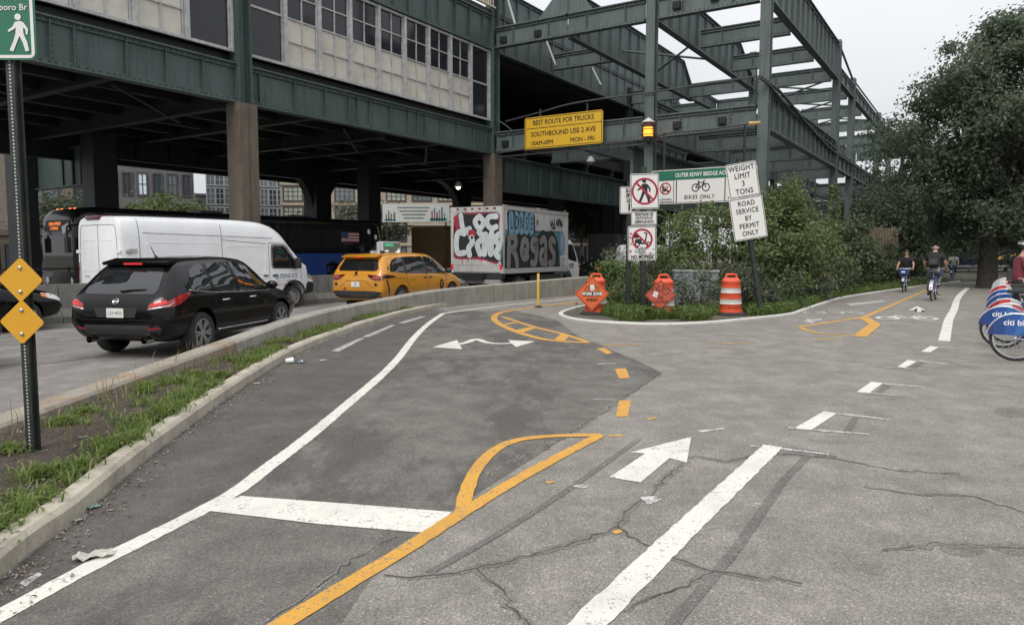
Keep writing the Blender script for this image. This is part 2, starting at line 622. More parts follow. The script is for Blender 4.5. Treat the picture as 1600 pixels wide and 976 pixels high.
flat('stop_bar', [(315, 796), (352, 783), (376, 774), (540, 786), (706, 799), (690, 815), (668, 832), (500, 818)], ZP + .0012, M_WHITE)
YL = [(360, 1030), (440, 976), (560, 903), (640, 855), (725, 800), (830, 737), (938, 680)]
stripe('centre_line', YL, 0.105, M_YEL, 3, ZP + .0016)
stripe('teardrop_line', [(722, 800), (728, 772), (743, 736), (770, 706), (805, 689), (860, 682), (940, 680)], 0.10, M_YEL, 5, ZP + .0024)
stripe('lane_line', [(880, 1020), (925, 968), (1060, 837), (1208, 697)], 0.155, M_WHITE, 1)
flat('arrow_marking', [(1080, 682), (1073, 722), (1046, 715), (1001, 753), (952, 745), (1008, 708), (985, 706)], ZP, M_WHITE)
for q in ([(1242, 668), (1268, 671), (1308, 645), (1287, 642)], [(1340, 611), (1359, 613), (1380, 598), (1361, 596)],
          [(1402, 573), (1415, 574), (1433, 564), (1418, 562)], [(1439, 549), (1453, 550), (1467, 542), (1454, 540)]):
    flat('lane_dash', q, ZP, M_WHITE)
stripe('lane_line', [(1475, 533), (1480, 510), (1483, 498), (1491, 483), (1494, 472), (1500, 461), (1512, 450)], 0.19, M_WHITE, 3)
stripe('centre_line', [(1248, 511), (1300, 503), (1351, 495), (1400, 474), (1448, 453)], 0.12, M_YEL, 1)
stripe('gore_line', [(1250, 512), (1275, 520), (1310, 523), (1345, 524)], 0.11, M_YEL, 3, ZP + .0012)
stripe('gore_line', [(1343, 526), (1367, 507), (1350, 496)], 0.24, M_YEL, 1, ZP + .002)
for a, b in (((1112, 537), (1173, 536)), ((1268, 531), (1308, 528)), ((940, 539), (1002, 538))):
    stripe('guide_dash', [a, b], 0.09, M_YELW, 1)
flat('guide_dash', [(932, 544), (945, 543), (957, 551), (948, 553)], ZP, M_YEL)
flat('guide_dash', [(961, 576), (978, 575), (984, 590), (967, 591)], ZP, M_YEL)
flat('guide_dash', [(967, 625), (986, 625), (981, 650), (962, 651)], ZP, M_YEL)
# striped crescent of the left branch
stripe('crescent_line', [(920, 535), (890, 534), (850, 530), (812, 520), (784, 508), (772, 498), (778, 490), (800, 485), (838, 480), (905, 471), (985, 464)], 0.16, M_YEL, 5)
stripe('crescent_line', [(920, 535), (880, 522), (835, 511), (785, 495)], 0.12, M_YEL, 4, ZP + .0012)
stripe('crescent_line', [(872, 478), (905, 475), (985, 470)], 0.09, M_YEL, 1, ZP + .002)
for q in ([(782, 507), (788, 508), (808, 504), (802, 503)], [(799, 517), (812, 521), (838, 512), (826, 511)], [(866, 531), (881, 533), (892, 523), (876, 521)]):
    flat('crescent_bar', q, ZP + .002, M_YEL)
# two-way curved arrow
flat('arrow_marking', [(676, 542), (714, 531), (722, 545)], ZP, M_WHITE)
flat('arrow_marking', [(836, 533), (794, 531), (806, 542)], ZP, M_WHITE)
stripe('arrow_marking', [(716, 538), (730, 535), (744, 530), (760, 535), (780, 537), (802, 536)], 0.13, M_WHITE, 4, ZP + .0008)
# bicycle stencils
def bike_stencil(px, py, ux, vy):
    """painted bicycle lying on the path; ux, vy: plan vectors for its long and cross directions"""
    o = G(px, py)
    U, V = Vector(ux), Vector(vy)
    mb = MB()
    def pt(a, b): return (o.x + U.x * a + V.x * b, o.y + U.y * a + V.y * b)
    for cx in (-.72, .72):
        ring = [pt(cx + .40 * math.cos(2 * math.pi * k / 20), .40 * math.sin(2 * math.pi * k / 20)) for k in range(21)]
        mb.strip(ring, .10, ZP)
    for seg in (((-.72, 0), (-.3, .75), (.45, .7), (.72, 0)), ((-.3, .75), (.1, 0), (.45, .7)), ((-.72, 0), (.1, 0)), ((-.42, .95), (-.15, .92)), ((.4, 1.0), (.7, 1.0))):
        mb.strip([pt(*s) for s in seg], .10, ZP + .0008)
    mb.build('bicycle_stencil', M_WORN if px < 1350 else M_WHITE, PATH)
_d = Vector((math.cos(R(32)), -math.sin(R(32)), 0))
bike_stencil(1302, 489, (.66, -.10, 0), (.45, .95, 0))
bike_stencil(1417, 497, (.60, -.10, 0), (.42, .90, 0))
flat('arrow_marking', [(1434, 481), (1428, 484), (1419, 484), (1434, 478), (1446, 485), (1438, 484), (1441, 487), (1432, 487)], ZP, M_WHITE)
flat('arrow_marking', [(1256, 502), (1262, 497), (1268, 499), (1284, 497), (1283, 500), (1272, 502), (1270, 505)], ZP, M_WORN)
flat('worn_band', [(1322, 474), (1380, 469), (1385, 471), (1330, 478)], ZP, M_WORN)
for q in ([(1172, 695), (1225, 699), (1296, 708), (1294, 710), (1222, 702), (1173, 697)], [(1232, 666), (1358, 677), (1358, 679), (1232, 669)], [(1310, 644), (1391, 654), (1390, 656), (1309, 647)],
          [(1338, 611), (1418, 618), (1417, 619), (1338, 613)], [(1382, 598), (1446, 604), (1446, 605), (1382, 600)], [(1382, 572), (1455, 577), (1455, 578), (1382, 573)],
          [(1434, 562), (1482, 568), (1482, 569), (1434, 564)], [(1468, 540), (1492, 543), (1492, 544), (1468, 541)], [(927, 622), (965, 624), (965, 625), (927, 623)], [(932, 568), (962, 566), (962, 567), (932, 569)],
          [(1000, 776), (1022, 774), (1034, 780), (1012, 788)], [(893, 758), (908, 756), (920, 760), (905, 763)], [(30, 910), (60, 893), (66, 897), (40, 915)], [(1090, 672), (1130, 668), (1132, 670), (1095, 675)]):
    flat('layout_mark', q, ZP - .0006, M_WORN)
for q in ([(955, 829), (968, 826), (974, 830), (962, 834)], [(1010, 653), (1024, 650), (1026, 653), (1013, 656)], [(950, 679), (972, 678), (974, 681), (952, 682)], [(850, 752), (864, 750), (868, 752), (856, 755)]):
    flat('paint_splash', q, ZP - .0006, M_YELW)
# faded blacked-out lines and cracks
M_BLACKOUT = asphalt('blackout_paint', (0.150, 0.142, 0.134), stain=0.5, speck=0.8, dark=0.75)
M_CRACK = pbr('crack', (0.05, 0.047, 0.044), 0.95, var=0.3, scale=10, dirt=(0.14, 0.133, 0.125), dscale=14.0, damt=1.0)
stripe('blacked_out_line', [(1262, 712), (1225, 750), (1190, 800), (1140, 870), (1085, 935), (1030, 1000)], 0.06, M_BLACKOUT, 3, 0.0038)
stripe('blacked_out_line', [(998, 686), (930, 735), (850, 790), (760, 845), (670, 895)], 0.05, M_BLACKOUT, 3, 0.0042)
stripe('blacked_out_line', [(1215, 699), (1260, 704), (1305, 714)], 0.09, M_BLACKOUT, 3, 0.0034)
for q in ([(1316, 674), (1333, 650), (1345, 648), (1330, 674)], [(1368, 612), (1384, 598), (1394, 600), (1380, 613)], [(1419, 574), (1437, 564), (1446, 566), (1430, 575)]):
    flat('blacked_out_dash', q, 0.0034, M_BLACKOUT)
M_CSTAIN = asphalt('crack_stain', (0.180, 0.168, 0.152), stain=0.4, speck=0.8, dark=0.75)
M_OIL = asphalt('oil_stain', (0.172, 0.162, 0.148), stain=0.6, speck=0.8, dark=0.7)
CRK = [0]
def crack(pxs, w=0.018):
    pp = [tuple(G(*p)[:2]) for p in pxs]
    out = []
    for a, b in zip(pp[:-1], pp[1:]):
        L = math.dist(a, b)
        k = max(1, int(L / 0.05))
        for i in range(k):
            j = 0.014 if i else 0
            out.append((a[0] + (b[0] - a[0]) * i / k + random.gauss(0, j), a[1] + (b[1] - a[1]) * i / k + random.gauss(0, j)))
    out.append(pp[-1])
    CRK[0] += 1
    mb = MB(); mb.strip(out, [w * random.uniform(.1, .8) for _ in out], 0.0042 + CRK[0] * .00007)
    mb.build('crack', M_CRACK, PATH)
    wid = [0.03]
    for _ in out[1:]: wid.append(min(.08, max(.012, wid[-1] + random.gauss(0, .02))))
    mb = MB(); mb.strip(out, wid, 0.0022 + CRK[0] * .00007); mb.build('crack_stain', M_CSTAIN, PATH)
crack([(600, 898), (660, 900), (745, 888), (850, 862), (950, 832), (966, 822), (975, 800), (1010, 778), (1050, 735), (1085, 712)])
crack([(745, 888), (790, 930), (830, 980)], .022)
crack([(966, 822), (1000, 848), (1045, 868), (1110, 892), (1180, 902), (1252, 912)])
crack([(930, 962), (990, 945), (1060, 918), (1120, 893)], .014)
crack([(1085, 712), (1130, 722), (1200, 706), (1300, 716), (1400, 735), (1500, 740)], .014)
crack([(750, 750), (800, 720), (852, 690)], .014)
crack([(1350, 760), (1430, 772), (1520, 775), (1600, 800)], .010)
crack([(620, 838), (560, 870), (480, 930), (400, 985)], .02)
crack([(1380, 860), (1450, 850), (1600, 856)], .012)
crack([(985, 560), (1033, 583), (960, 632), (850, 703)], .02)
for q in ([(1552, 640), (1580, 636), (1606, 642), (1598, 652), (1566, 650)], [(1470, 855), (1500, 848), (1538, 858), (1520, 868), (1486, 866)], [(1540, 852), (1580, 846), (1610, 856), (1590, 868)]):
    q2 = q
    flat('oil_stain', [(a + random.uniform(-1.5, 1.5), b + random.uniform(-.8, .8)) for a, b in catmull(q, 5, True)], 0.0016, M_OIL)

_pp = [G(-30, 572, -.144), G(60, 568, -.144), G(120, 561, -.144), G(200, 548, -.144), G(330, 520, -.144)]
mb = MB(); mb.strip([tuple(p[:2]) for p in catmull([tuple(p) for p in _pp], 12)], [.03 * random.uniform(.5, 1.5) for _ in range(49)], -.146); mb.build('pavement_joint', M_CRACK, ROAD)
for a, b in (((-20, 536), (330, 512)), ((-20, 541), (300, 517))):
    mb = MB(); mb.strip([tuple(G(*a, -.146)[:2]), tuple(G(*b, -.146)[:2])], .035, -.146); mb.build('tyre_streak', M_BLACKOUT, ROAD)
# ---------------- kerb, parapet, planted strip
kb = thing('kerb', (KERB[0][0], KERB[0][1], 0), label='pale concrete kerb between planted strip and bike path', cat='kerb')
def run_blocks(parent, line, half, ztop, zbot, step, name, mat, gap=0.006, cham=0.03):
    """concrete blocks laid end to end along line (x, y[, ztop]); each block a part"""
    acc, start, blocks, cur = 0.0, 0, [], [0]
    for k in range(1, len(line)):
        acc += math.dist(line[k][:2], line[k - 1][:2])
        cur.append(k)
        if acc > step or k == len(line) - 1:
            blocks.append(cur); cur = [k]; acc = 0.0
    for bl in blocks:
        vs, fs = [], []
        for q, k in enumerate(bl):
            a, b = line[max(k - 1, 0)], line[min(k + 1, len(line) - 1)]
            d = Vector((b[0] - a[0], b[1] - a[1])).normalized()
            n = Vector((-d.y, d.x))
            p = Vector(line[k][:2])
            if q == 0: p = p + d * gap
            if q == len(bl) - 1: p = p - d * gap
            zt = line[k][2] if len(line[k]) > 2 else ztop
            sec = [(-half, zbot), (-half, zt - cham), (-half + cham, zt), (half - cham, zt), (half, zt - cham), (half, zbot)]
            for (o, z) in sec:
                vs.append((p.x + n.x * o, p.y + n.y * o, z))
        m = 6
        for q in range(len(bl) - 1):
            for i in range(m - 1):
                fs.append((q * m + i, (q + 1) * m + i, (q + 1) * m + i + 1, q * m + i + 1))
        fs.append(tuple(range(m)))
        fs.append(tuple((len(bl) - 1) * m + i for i in range(m))[::-1])
        mb = MB(); mb.add(vs, fs)
        mb.build(name, mat, parent, world=True)
run_blocks(kb, [(x - .085, y) for x, y in KERB], 0.085, 0.125, -0.05, 3.0, 'kerb_block', M_KERB)
wl = thing('parapet_wall', (WALL[4][0], WALL[4][1], -.15), label='low curved concrete parapet rising between road and bike path', cat='wall')
run_blocks(wl, [w for w in WALLC if w[1] > 10.99], 0.16, 0.5, -0.15, 4.0, 'wall_block', M_WALLC)
el = thing('edging', (WALL[0][0], WALL[0][1], -.15), label='rust-stained concrete edging of the planted strip beside the road', cat='edging')
run_blocks(el, [w for w in WALLC if w[1] < 11.02], 0.16, 0.2, -0.15, 4.0, 'edging_block', M_EDGEC)
# soil
sl, sr = [(w[0] + .15, w[1]) for w in WALLC if w[1] < 22], [(k[0] - .16, k[1]) for k in KERB if k[1] < 22]
def interp_x(line, y):
    for a, b in zip(line[:-1], line[1:]):
        if a[1] <= y <= b[1]:
            t = (y - a[1]) / max(b[1] - a[1], 1e-6)
            return a[0] + (b[0] - a[0]) * t
    return line[0][0] if y < line[0][1] else line[-1][0]
SOIL_L = lambda y: interp_x(sl, y)
SOIL_R = lambda y: interp_x(sr, y)
nx, ny = 26, 130
vs, fs = [], []
for j in range(ny):
    y = 2.2 + (21.5 - 2.2) * j / (ny - 1)
    for i in range(nx):
        u = i / (nx - 1)
        x = SOIL_L(y) + (SOIL_R(y) - SOIL_L(y)) * u
        vs.append((x, y, 0.075 + 0.05 * math.sin(math.pi * u) + random.gauss(0, 0.008) + .012 * math.sin(x * 5 + y * 3)))
for j in range(ny - 1):
    for i in range(nx - 1):
        fs.append((j * nx + i, j * nx + i + 1, (j + 1) * nx + i + 1, (j + 1) * nx + i))
m, t, b = _new('soil')
v = _coord(t)
c = _ramp(t, _noise(t, v, 3.5, 8, .75), [(.3, (.035, .026, .02)), (.55, (.075, .056, .042)), (.75, (.13, .10, .078))])
vo = t.nodes.new('ShaderNodeTexVoronoi'); vo.inputs['Scale'].default_value = 60; t.links.new(v, vo.inputs['Vector'])
c = _mix(t, .7, c, _mix(t, 1.0, c, _ramp(t, vo.outputs['Color'], [(0, (.5, .5, .5)), (.8, (1.1, 1.1, 1.1)), (1, (3.2, 2.9, 2.5))]), 'MULTIPLY'))
t.links.new(c, b.inputs['Base Color']); b.inputs['Roughness'].default_value = .95
_bump(t, b, _noise(t, v, 28, 6, .7), .9, .03)
mb = MB(); mb.add(vs, fs)
struct(mb.build('soil_bed', m, smooth=True))
M_SOIL = m

# ---------------- planted island: bed and its white-painted low edge
ISL = [(985, 471), (925, 477), (893, 484), (877, 490), (880, 495), (900, 500), (940, 504), (1000, 507), (1060, 507), (1120, 504), (1180, 498), (1232, 492), (1255, 485), (1310, 467), (1370, 457), (1440, 447), (1500, 440)]
ISW = [tuple(G(*p)[:2]) for p in catmull(ISL, 4)]
mb = MB(); mb.strip(ISW, 0.13, 0.0)
e = thing('island_edging', (ISW[10][0], ISW[10][1], 0), label='thin white-painted edging curving around the planted island', cat='edging')
run_blocks(e, ISW, 0.06, 0.05, -0.02, 3.2, 'edging_block', pbr('white_edge', (.62, .61, .57), .8, var=.2, scale=6, dirt=(.2, .19, .17), dscale=6, damt=.8), gap=.003, cham=.015)
isl = [(x, y) for x, y in ISW] + [(60, 62), (40, 66), (14, 43), (6.2, 32.3), (3.6, 29)]
flat('island_bed', isl, 0.022, pbr('island_soil', (.085, .08, .06), .95, var=.4, scale=2.0, bump=.5, bscale=20), None, px=False)
struct(bpy.data.objects['island_bed'])

# ================================================================ VIADUCT
AZ = R(32.5)
UX, UY = math.sin(AZ), math.cos(AZ)
B0 = Vector((-0.95, 36.6, 0))
def BW(s, t, z):
    return Vector((B0.x + UX * s + UY * t, B0.y + UY * s - UX * t, z))
BROT = math.pi / 2 - AZ          # rotation that turns local x into "along the viaduct"
def steel(name, col, rust=0.5):
    m, t, b = _new(name)
    v = _coord(t)
    n1 = _noise(t, v, 0.8, 6, .65)
    c = _ramp(t, n1, [(.3, tuple(x * .8 for x in col)), (.7, tuple(x * 1.18 for x in col))])
    mp = t.nodes.new('ShaderNodeMapping')
    mp.inputs['Scale'].default_value = (4, 4, .3)
    t.links.new(v, mp.inputs['Vector'])
    st = _noise(t, mp.outputs[0], 1.6, 6, .7)
    c = _mix(t, _ramp(t, st, [(.48, (0, 0, 0)), (.74, (.75,) * 3)]), c, tuple(x * .42 for x in col))
    rn = _noise(t, v, 2.6, 8, .8)
    c = _mix(t, _ramp(t, rn, [(.61, (0, 0, 0)), (.69, (rust,) * 3)]), c, (.115, .068, .04))
    t.links.new(c, b.inputs['Base Color'])
    b.inputs['Roughness'].default_value = .55
    b.inputs['Specular IOR Level'].default_value = .4
    _bump(t, b, _noise(t, v, 9, 3), .12, .01)
    MATS[name] = m
    return m
M_ST = steel('green_steel', (.060, .089, .082))
M_ST2 = steel('grey_green_steel', (.092, .118, .113), rust=.3)
M_STD = steel('dark_steel', (.020, .023, .024), rust=.2)  # under-deck shade put into a near-black colour, reused for small dark fittings
M_RIV = pbr('rivet_shadow_steel', (.024, .034, .032), .6)  # the rivets' small shadows are put into the dark colour of the heads
M_DECK_SHADE = pbr('shaded_deck', (.020, .019, .018), .95, var=.5, scale=.5)  # deep shade below and inside the decks is put into this base colour

class RV(MB):
    def rivet(self, p, n, r=.034):
        n = Vector(n)
        a = Vector((0, 0, 1))
        s = n.cross(a).normalized()
        vs = [p + s * r, p + a * r, p - s * r, p - a * r, p + n * r * .9]
        self.add(vs, [(0, 1, 4), (1, 2, 4), (2, 3, 4), (3, 0, 4)])
def girder(parent, s0, t0, s1, t1, z0, z1, stiff=1.3, mat=None, fl=.34, rows=True, name='girder', sp=None, taper=None, plate=None, rivets=True):
    """riveted plate girder between two plan points: web, flanges, angle stiffeners on both faces"""
    a, b = BW(s0, t0, 0), BW(s1, t1, 0)
    L = (b - a).length
    d = (b - a).normalized()
    n = Vector((d.y, -d.x, 0))
    mid = (a + b) / 2
    if n.dot(-mid) < 0: n = -n                      # the face seen from the path
    mb, rv = MB(), RV()
    tb = taper or (0, 0)
    def top(x):
        if tb[0] and x < tb[0]: return z0 + .5 + (z1 - z0 - .5) * x / tb[0]
        if tb[1] and x > L - tb[1]: return z0 + .5 + (z1 - z0 - .5) * (L - x) / tb[1]
        return z1
    xs = sorted(set([0.0, L] + ([tb[0]] if tb[0] else []) + ([L - tb[1]] if tb[1] else [])))
    W = .018
    for x0, x1 in zip(xs[:-1], xs[1:]):
        p, q = a + d * x0, a + d * x1
        vs = [p + n * W + Vector((0, 0, z0)), q + n * W + Vector((0, 0, z0)), q + n * W + Vector((0, 0, top(x1) - .001)), p + n * W + Vector((0, 0, top(x0) - .001))]
        vs += [v - n * 2 * W for v in vs]
        mb.add(vs, [(0, 1, 2, 3), (7, 6, 5, 4), (0, 4, 5, 1), (3, 2, 6, 7), (0, 3, 7, 4), (1, 5, 6, 2)])
        mb.bar(p + Vector((0, 0, top(x0))), q + Vector((0, 0, top(x1))), fl, .05)
        for sg in (1, -1):
            mb.bar(p + n * sg * .06 + Vector((0, 0, top(x0) - .08)), q + n * sg * .06 + Vector((0, 0, top(x1) - .08)), .05, .12)
    mb.bar(a + Vector((0, 0, z0 + .02)), b + Vector((0, 0, z0 + .02)), fl, .05)
    for sg in (1, -1):
        mb.bar(a + n * sg * .06 + Vector((0, 0, z0 + .1)), b + n * sg * .06 + Vector((0, 0, z0 + .1)), .05, .12)
    if sp is None:
        k = max(1, int(round(L / stiff)))
        sp = [L * (i + .5) / k for i in range(k)] if stiff < 5 else []
    for x in sp:
        zt = top(x) - .05
        for sg in (1, -1):
            c = a + d * x + n * sg * (W + .055)
            mb.bar(c + Vector((0, 0, z0 + .06)), c + Vector((0, 0, zt)), .022, .11, up=tuple(n))
            c2 = a + d * (x + .05) + n * sg * (W + .008)
            mb.bar(c2 + Vector((0, 0, z0 + .06)), c2 + Vector((0, 0, zt)), .10, .016, up=tuple(n))
        if rivets:
            z = z0 + .2
            while z < zt - .1:
                rv.rivet(a + d * (x + .06) + n * (W + .016) + Vector((0, 0, z)), n)
                z += .15
    if rivets and rows:
        x = .08
        while x < L:
            rv.rivet(a + d * x + n * .086 + Vector((0, 0, z0 + .1)), n)
            if top(x) == z1: rv.rivet(a + d * x + n * .086 + Vector((0, 0, z1 - .08)), n)
            x += .19
    if plate and rivets:                              # rows of rivets of the cover plates
        for (x0, x1, za, zb) in plate:
            zz = za
            while zz < zb:
                x = x0
                while x < x1:
                    rv.rivet(a + d * x + n * (W + .002) + Vector((0, 0, zz)), n, .022)
                    x += .2
                zz += .17
    o = mb.build(name, mat or M_ST, parent, world=True)
    if rv.v:
        r = rv.build('rivets', M_RIV, o)
        I = MW[parent.name].inverted()
        for v in r.data.vertices: v.co = I @ v.co
        r['kind'] = 'stuff'
    return o
def column(parent, s, t, z0, z1, w=.38, d=.38, mat=None, name='column', batten=True):
    """riveted H-section column with flange angles"""
    mb, rv = MB(), RV()
    T = Matrix.Translation(BW(s, t, 0)) @ Matrix.Rotation(BROT, 4, 'Z')
    H = z1 - z0
    zc = (z0 + z1) / 2
    mb.box((0, 0, zc), (d - .04, .03, H), M=T)
    for sg in (-1, 1):
        mb.box((sg * d / 2, 0, zc), (.03, w, H - .01), M=T)
        for s2 in (-1, 1):
            mb.box((sg * (d / 2 - .055), s2 * .035, zc), (.08, .04, H - .02), M=T)
            mb.box((sg * (d / 2 - .02), s2 * (w / 2 - .05), zc), (.02, .10, H - .03), M=T)
    z = z0 + .1
    R3 = T.to_3x3()
    while z < z1:
        for y in (-w / 2 + .06, w / 2 - .06):
            rv.rivet(T @ Vector((-d / 2 - .016, y, z)), R3 @ Vector((-1, 0, 0)), .022)
        for x in (-d / 2, d / 2):
            rv.rivet(T @ Vector((x, -w / 2, z)), R3 @ Vector((0, -1, 0)), .022)
        z += .17
    o = mb.build(name, mat or M_ST2, parent, world=True)
    r = rv.build('rivets', M_RIV, o)
    I = MW[parent.name].inverted()
    for v in r.data.vertices: v.co = I @ v.co
    r['kind'] = 'stuff'
    return o

SA, SE = -14.55, -27.0
via = thing('glazed_viaduct', BW(SA, 0, -.15), label='dark green riveted viaduct over the road with a band of tall windows', cat='viaduct')
# lower girder of the facade in two spans
girder(via, SE, 0, SA - .25, 0, 6.4, 7.62, sp=[1.2, 2.6, 4.1, 5.0, 5.9, 6.6, 7.2, 8.6, 9.8, 11.0])
girder(via, SA + .25, 0, -.2, 0, 6.4, 7.62, sp=[.4, 1.9, 3.3, 4.5, 4.95, 5.6, 6.8, 7.9, 8.5, 9.0, 10.1, 11.3, 12.6, 13.6])
# upper girder with cover plates
girder(via, SE, 0, SA - .25, 0, 11.33, 12.95, 1.3)
girder(via, SA + .25, 0, -.2, 0, 11.33, 12.95, sp=[1, 2.2, 3.4, 4.7, 5.9, 7.1, 8.0, 9.2, 10.0, 11.2, 12.3, 13.4], plate=[(5.0, 6.9, 11.5, 12.3), (7.3, 9.0, 11.5, 12.5), (9.4, 11.0, 11.5, 12.4), (11.4, 12.2, 11.5, 12.1), (12.5, 13.3, 11.5, 12.1), (13.55, 14.2, 11.5, 12.1)])
def flatbox(name, s0, s1, t0, t1, z0, z1, mat, parent):
    mb = MB()
    c = BW((s0 + s1) / 2, (t0 + t1) / 2, (z0 + z1) / 2)
    mb.box(c, (abs(s1 - s0), abs(t1 - t0), z1 - z0), BROT)
    return mb.build(name, mat, parent, world=True)
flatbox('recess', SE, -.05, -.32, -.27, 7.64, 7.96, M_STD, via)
flatbox('deck', SE, 64, -13.2, -.4, 7.05, 7.6, M_DECK_SHADE, via)
flatbox('station_wall', SE, -.1, -13.0, -1.4, 7.7, 12.9, M_DECK_SHADE, via)
flatbox('upper_deck', -.05, 64, -13.2, -.45, 11.15, 11.45, M_DECK_SHADE, via)
flatbox('far_wall', 0.1, 64, -13.1, -12.7, 7.65, 11.1, M_DECK_SHADE, via)
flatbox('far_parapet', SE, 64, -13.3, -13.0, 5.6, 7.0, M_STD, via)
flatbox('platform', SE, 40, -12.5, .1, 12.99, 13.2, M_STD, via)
# columns of the facade
for s in (SA, 0):
    c = column(via, s, .02, 6.42, 15.0, w=.46, d=.5, mat=M_ST)
    mb = MB(); mb.box(BW(s, 0, 3.12), (.72, .66, 6.55), BROT)
    for k in (-1, 1):
        mb.box(BW(s + k * .19, .335, 3.12), (.30, .03, 6.5), BROT)
    mb.build('concrete_pier', M_COLC, via, world=True, bevel=.03)
mb = MB(); mb.box(BW(-15.4, -24.5, 3.1), (1.3, 1.1, 6.6), BROT); mb.build('concrete_pier', M_COLC, via, world=True, bevel=.03)
# windows
M_MULL = pbr('window_metal', (.40, .41, .41), .45, var=.2, scale=4, dirt=(.12, .11, .10), dscale=5, damt=.6)
M_CREAM = pbr('cream_panel', (.52, .495, .435), .6, var=.12, scale=1.2, dirt=(.33, .29, .22), dscale=1.5, damt=.5)
M_WGL = glass('old_window_glass', (.018, .019, .023), .10)
M_WGL.node_tree.nodes['Principled BSDF'].inputs['Specular IOR Level'].default_value = .45
ZW0, ZW1 = 7.97, 11.30
def pane(name, s, z, w, h, t, mat, parent, th=.014):
    mb = MB(); mb.box(BW(s, t, z), (w, th, h), BROT + random.gauss(0, .004), rot=None)
    return mb.build(name, mat, parent, world=False)
def fix(o, root):
    I = MW[root.name].inverted()
    for v in o.data.vertices: v.co = I @ v.co
def window(s0, s1, kind):
    mb = MB()
    w = s1 - s0
    sc, zc, H = (s0 + s1) / 2, (ZW0 + ZW1) / 2, ZW1 - ZW0
    for s in (s0 + .035, s1 - .035): mb.box(BW(s, .02, zc), (.07, .13, H), BROT)
    for s in (s0 + .105, s1 - .105): mb.box(BW(s, -.02, zc), (.045, .09, H - .01), BROT)
    for z in (ZW0 + .05, ZW1 - .05): mb.box(BW(sc, .01, z), (w - .15, .11, .09), BROT)
    i0, i1 = s0 + .13, s1 - .13
    zi0, zi1 = ZW0 + .095, ZW1 - .095
    cols, rws = (2, 4) if kind == 'm' else (1, 2)
    for k in range(1, cols): mb.box(BW(i0 + (i1 - i0) * k / cols, -.02, zc), (.045, .05, zi1 - zi0), BROT)
    for k in range(1, rws): mb.box(BW(sc, -.015, zi0 + (zi1 - zi0) * k / rws), (i1 - i0 - .01, .05, .045 if kind == 'm' else .08), BROT)
    o = mb.build('window', M_MULL, via, world=True)
    for i in range(cols):
        for j in range(rws):
            a, b = i0 + (i1 - i0) * i / cols, i0 + (i1 - i0) * (i + 1) / cols
            za, zb = zi0 + (zi1 - zi0) * j / rws, zi0 + (zi1 - zi0) * (j + 1) / rws
            p = pane('pane', (a + b) / 2, (za + zb) / 2, b - a - .02, zb - za - .02, -.045, M_CREAM if (kind == 'm' and j < 2) else M_WGL, o)
            fix(p, via)
n = 9
for k in range(n):
    a, b = SA + .28 + (-SA - .56) * k / n, SA + .28 + (-SA - .56) * (k + 1) / n
    window(a, b, 'd' if k in (0, n - 1) else 'm')
for k in range(7):
    a = SA - .28 - 1.62 * (k + 1)
    window(a, a + 1.62, 'd' if k == 0 else 'm')
# station railing above
mb = MB()
for z in (13.3, 14.1): mb.bar(BW(-9.5, .25, z), BW(-.1, .25, z), .06, .06)
x = -9.5
while x < -.2:
    mb.bar(BW(x, .25, 13.3), BW(x, .25, 14.1), .035, .035); x += .2
mb.build('railing', pbr('cream_rail', (.52, .47, .36), .6), via, world=True)
mb = MB(); mb.box(BW(-4.6, .1, 13.75), (9.0, .05, .9), BROT); mb.build('railing_panel', pbr('cream_board', (.45, .40, .30), .7, var=.2, scale=2), via, world=True)
# underside: floor beams, stringers
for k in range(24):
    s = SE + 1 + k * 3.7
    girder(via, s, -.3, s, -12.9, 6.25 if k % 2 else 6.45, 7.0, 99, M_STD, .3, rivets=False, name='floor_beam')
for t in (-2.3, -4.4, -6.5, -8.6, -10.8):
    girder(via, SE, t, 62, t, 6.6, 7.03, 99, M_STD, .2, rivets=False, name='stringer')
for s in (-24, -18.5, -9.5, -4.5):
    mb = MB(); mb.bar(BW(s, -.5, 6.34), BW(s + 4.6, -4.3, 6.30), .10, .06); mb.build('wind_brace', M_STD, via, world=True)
# far row of piers with curved brackets, portals
def pier(px, y, w=1.05, z1=6.5, arch=(1, 1), r=1.9):
    p = P(px, 400, y)
    T = Matrix.Translation((p.x, p.y, 0)) @ Matrix.Rotation(BROT, 4, 'Z')
    mb = MB()
    mb.box((0, 0, (z1 - .15) / 2), (w, w * .9, z1 + .15), M=T)
    for sg, on in ((-1, arch[0]), (1, arch[1])):
        if not on: continue
        # quarter-round haunch plate
        poly = [(w / 2 - .02, z1), (w / 2 - .02, z1 - r)]
        for k in range(1, 9):
            th = math.pi / 2 * k / 9
            poly.append((w / 2 - .02 + r * (1 - math.cos(th)), z1 - r + r * math.sin(th)))
        poly.append((w / 2 - .02 + r, z1))
        q = [(sg * x, z) for x, z in poly]
        mb.prism(q, -.25, .25, M=T @ Matrix.Rotation(math.pi / 2, 4, 'X'))
    mb.build('pier', M_STD, via, world=True)
pier(162, 31.0, 1.0, arch=(0, 0)); pier(40, 34, .95, arch=(0, 0)); pier(498, 43.0, 1.15, 6.4, (1, 1), 2.6); pier(578, 41.5, .95, 6.4, (0, 0))
pier(722, 52.0, 1.0, 6.4, (1, 0), 2.4); pier(868, 58, 1.0, 6.4, (0, 1), 2.2); pier(955, 56, 1.0, 6.4, (0, 0)); pier(972, 51, .8, 6.4, (0, 0))
# lower far girder hanging under the deck behind (edge seen below the soffit)
girder(via, -12, -11.8, 60, -11.8, 5.7, 6.9, 1.6, M_STD, rivets=False)
girder(via, .3, 0, 16, 0, 4.66, 6.38, 1.25, M_ST, name='girder')
girder(via, 16.4, 0, 40, 0, 4.9, 6.38, 1.4, M_ST, rivets=False)
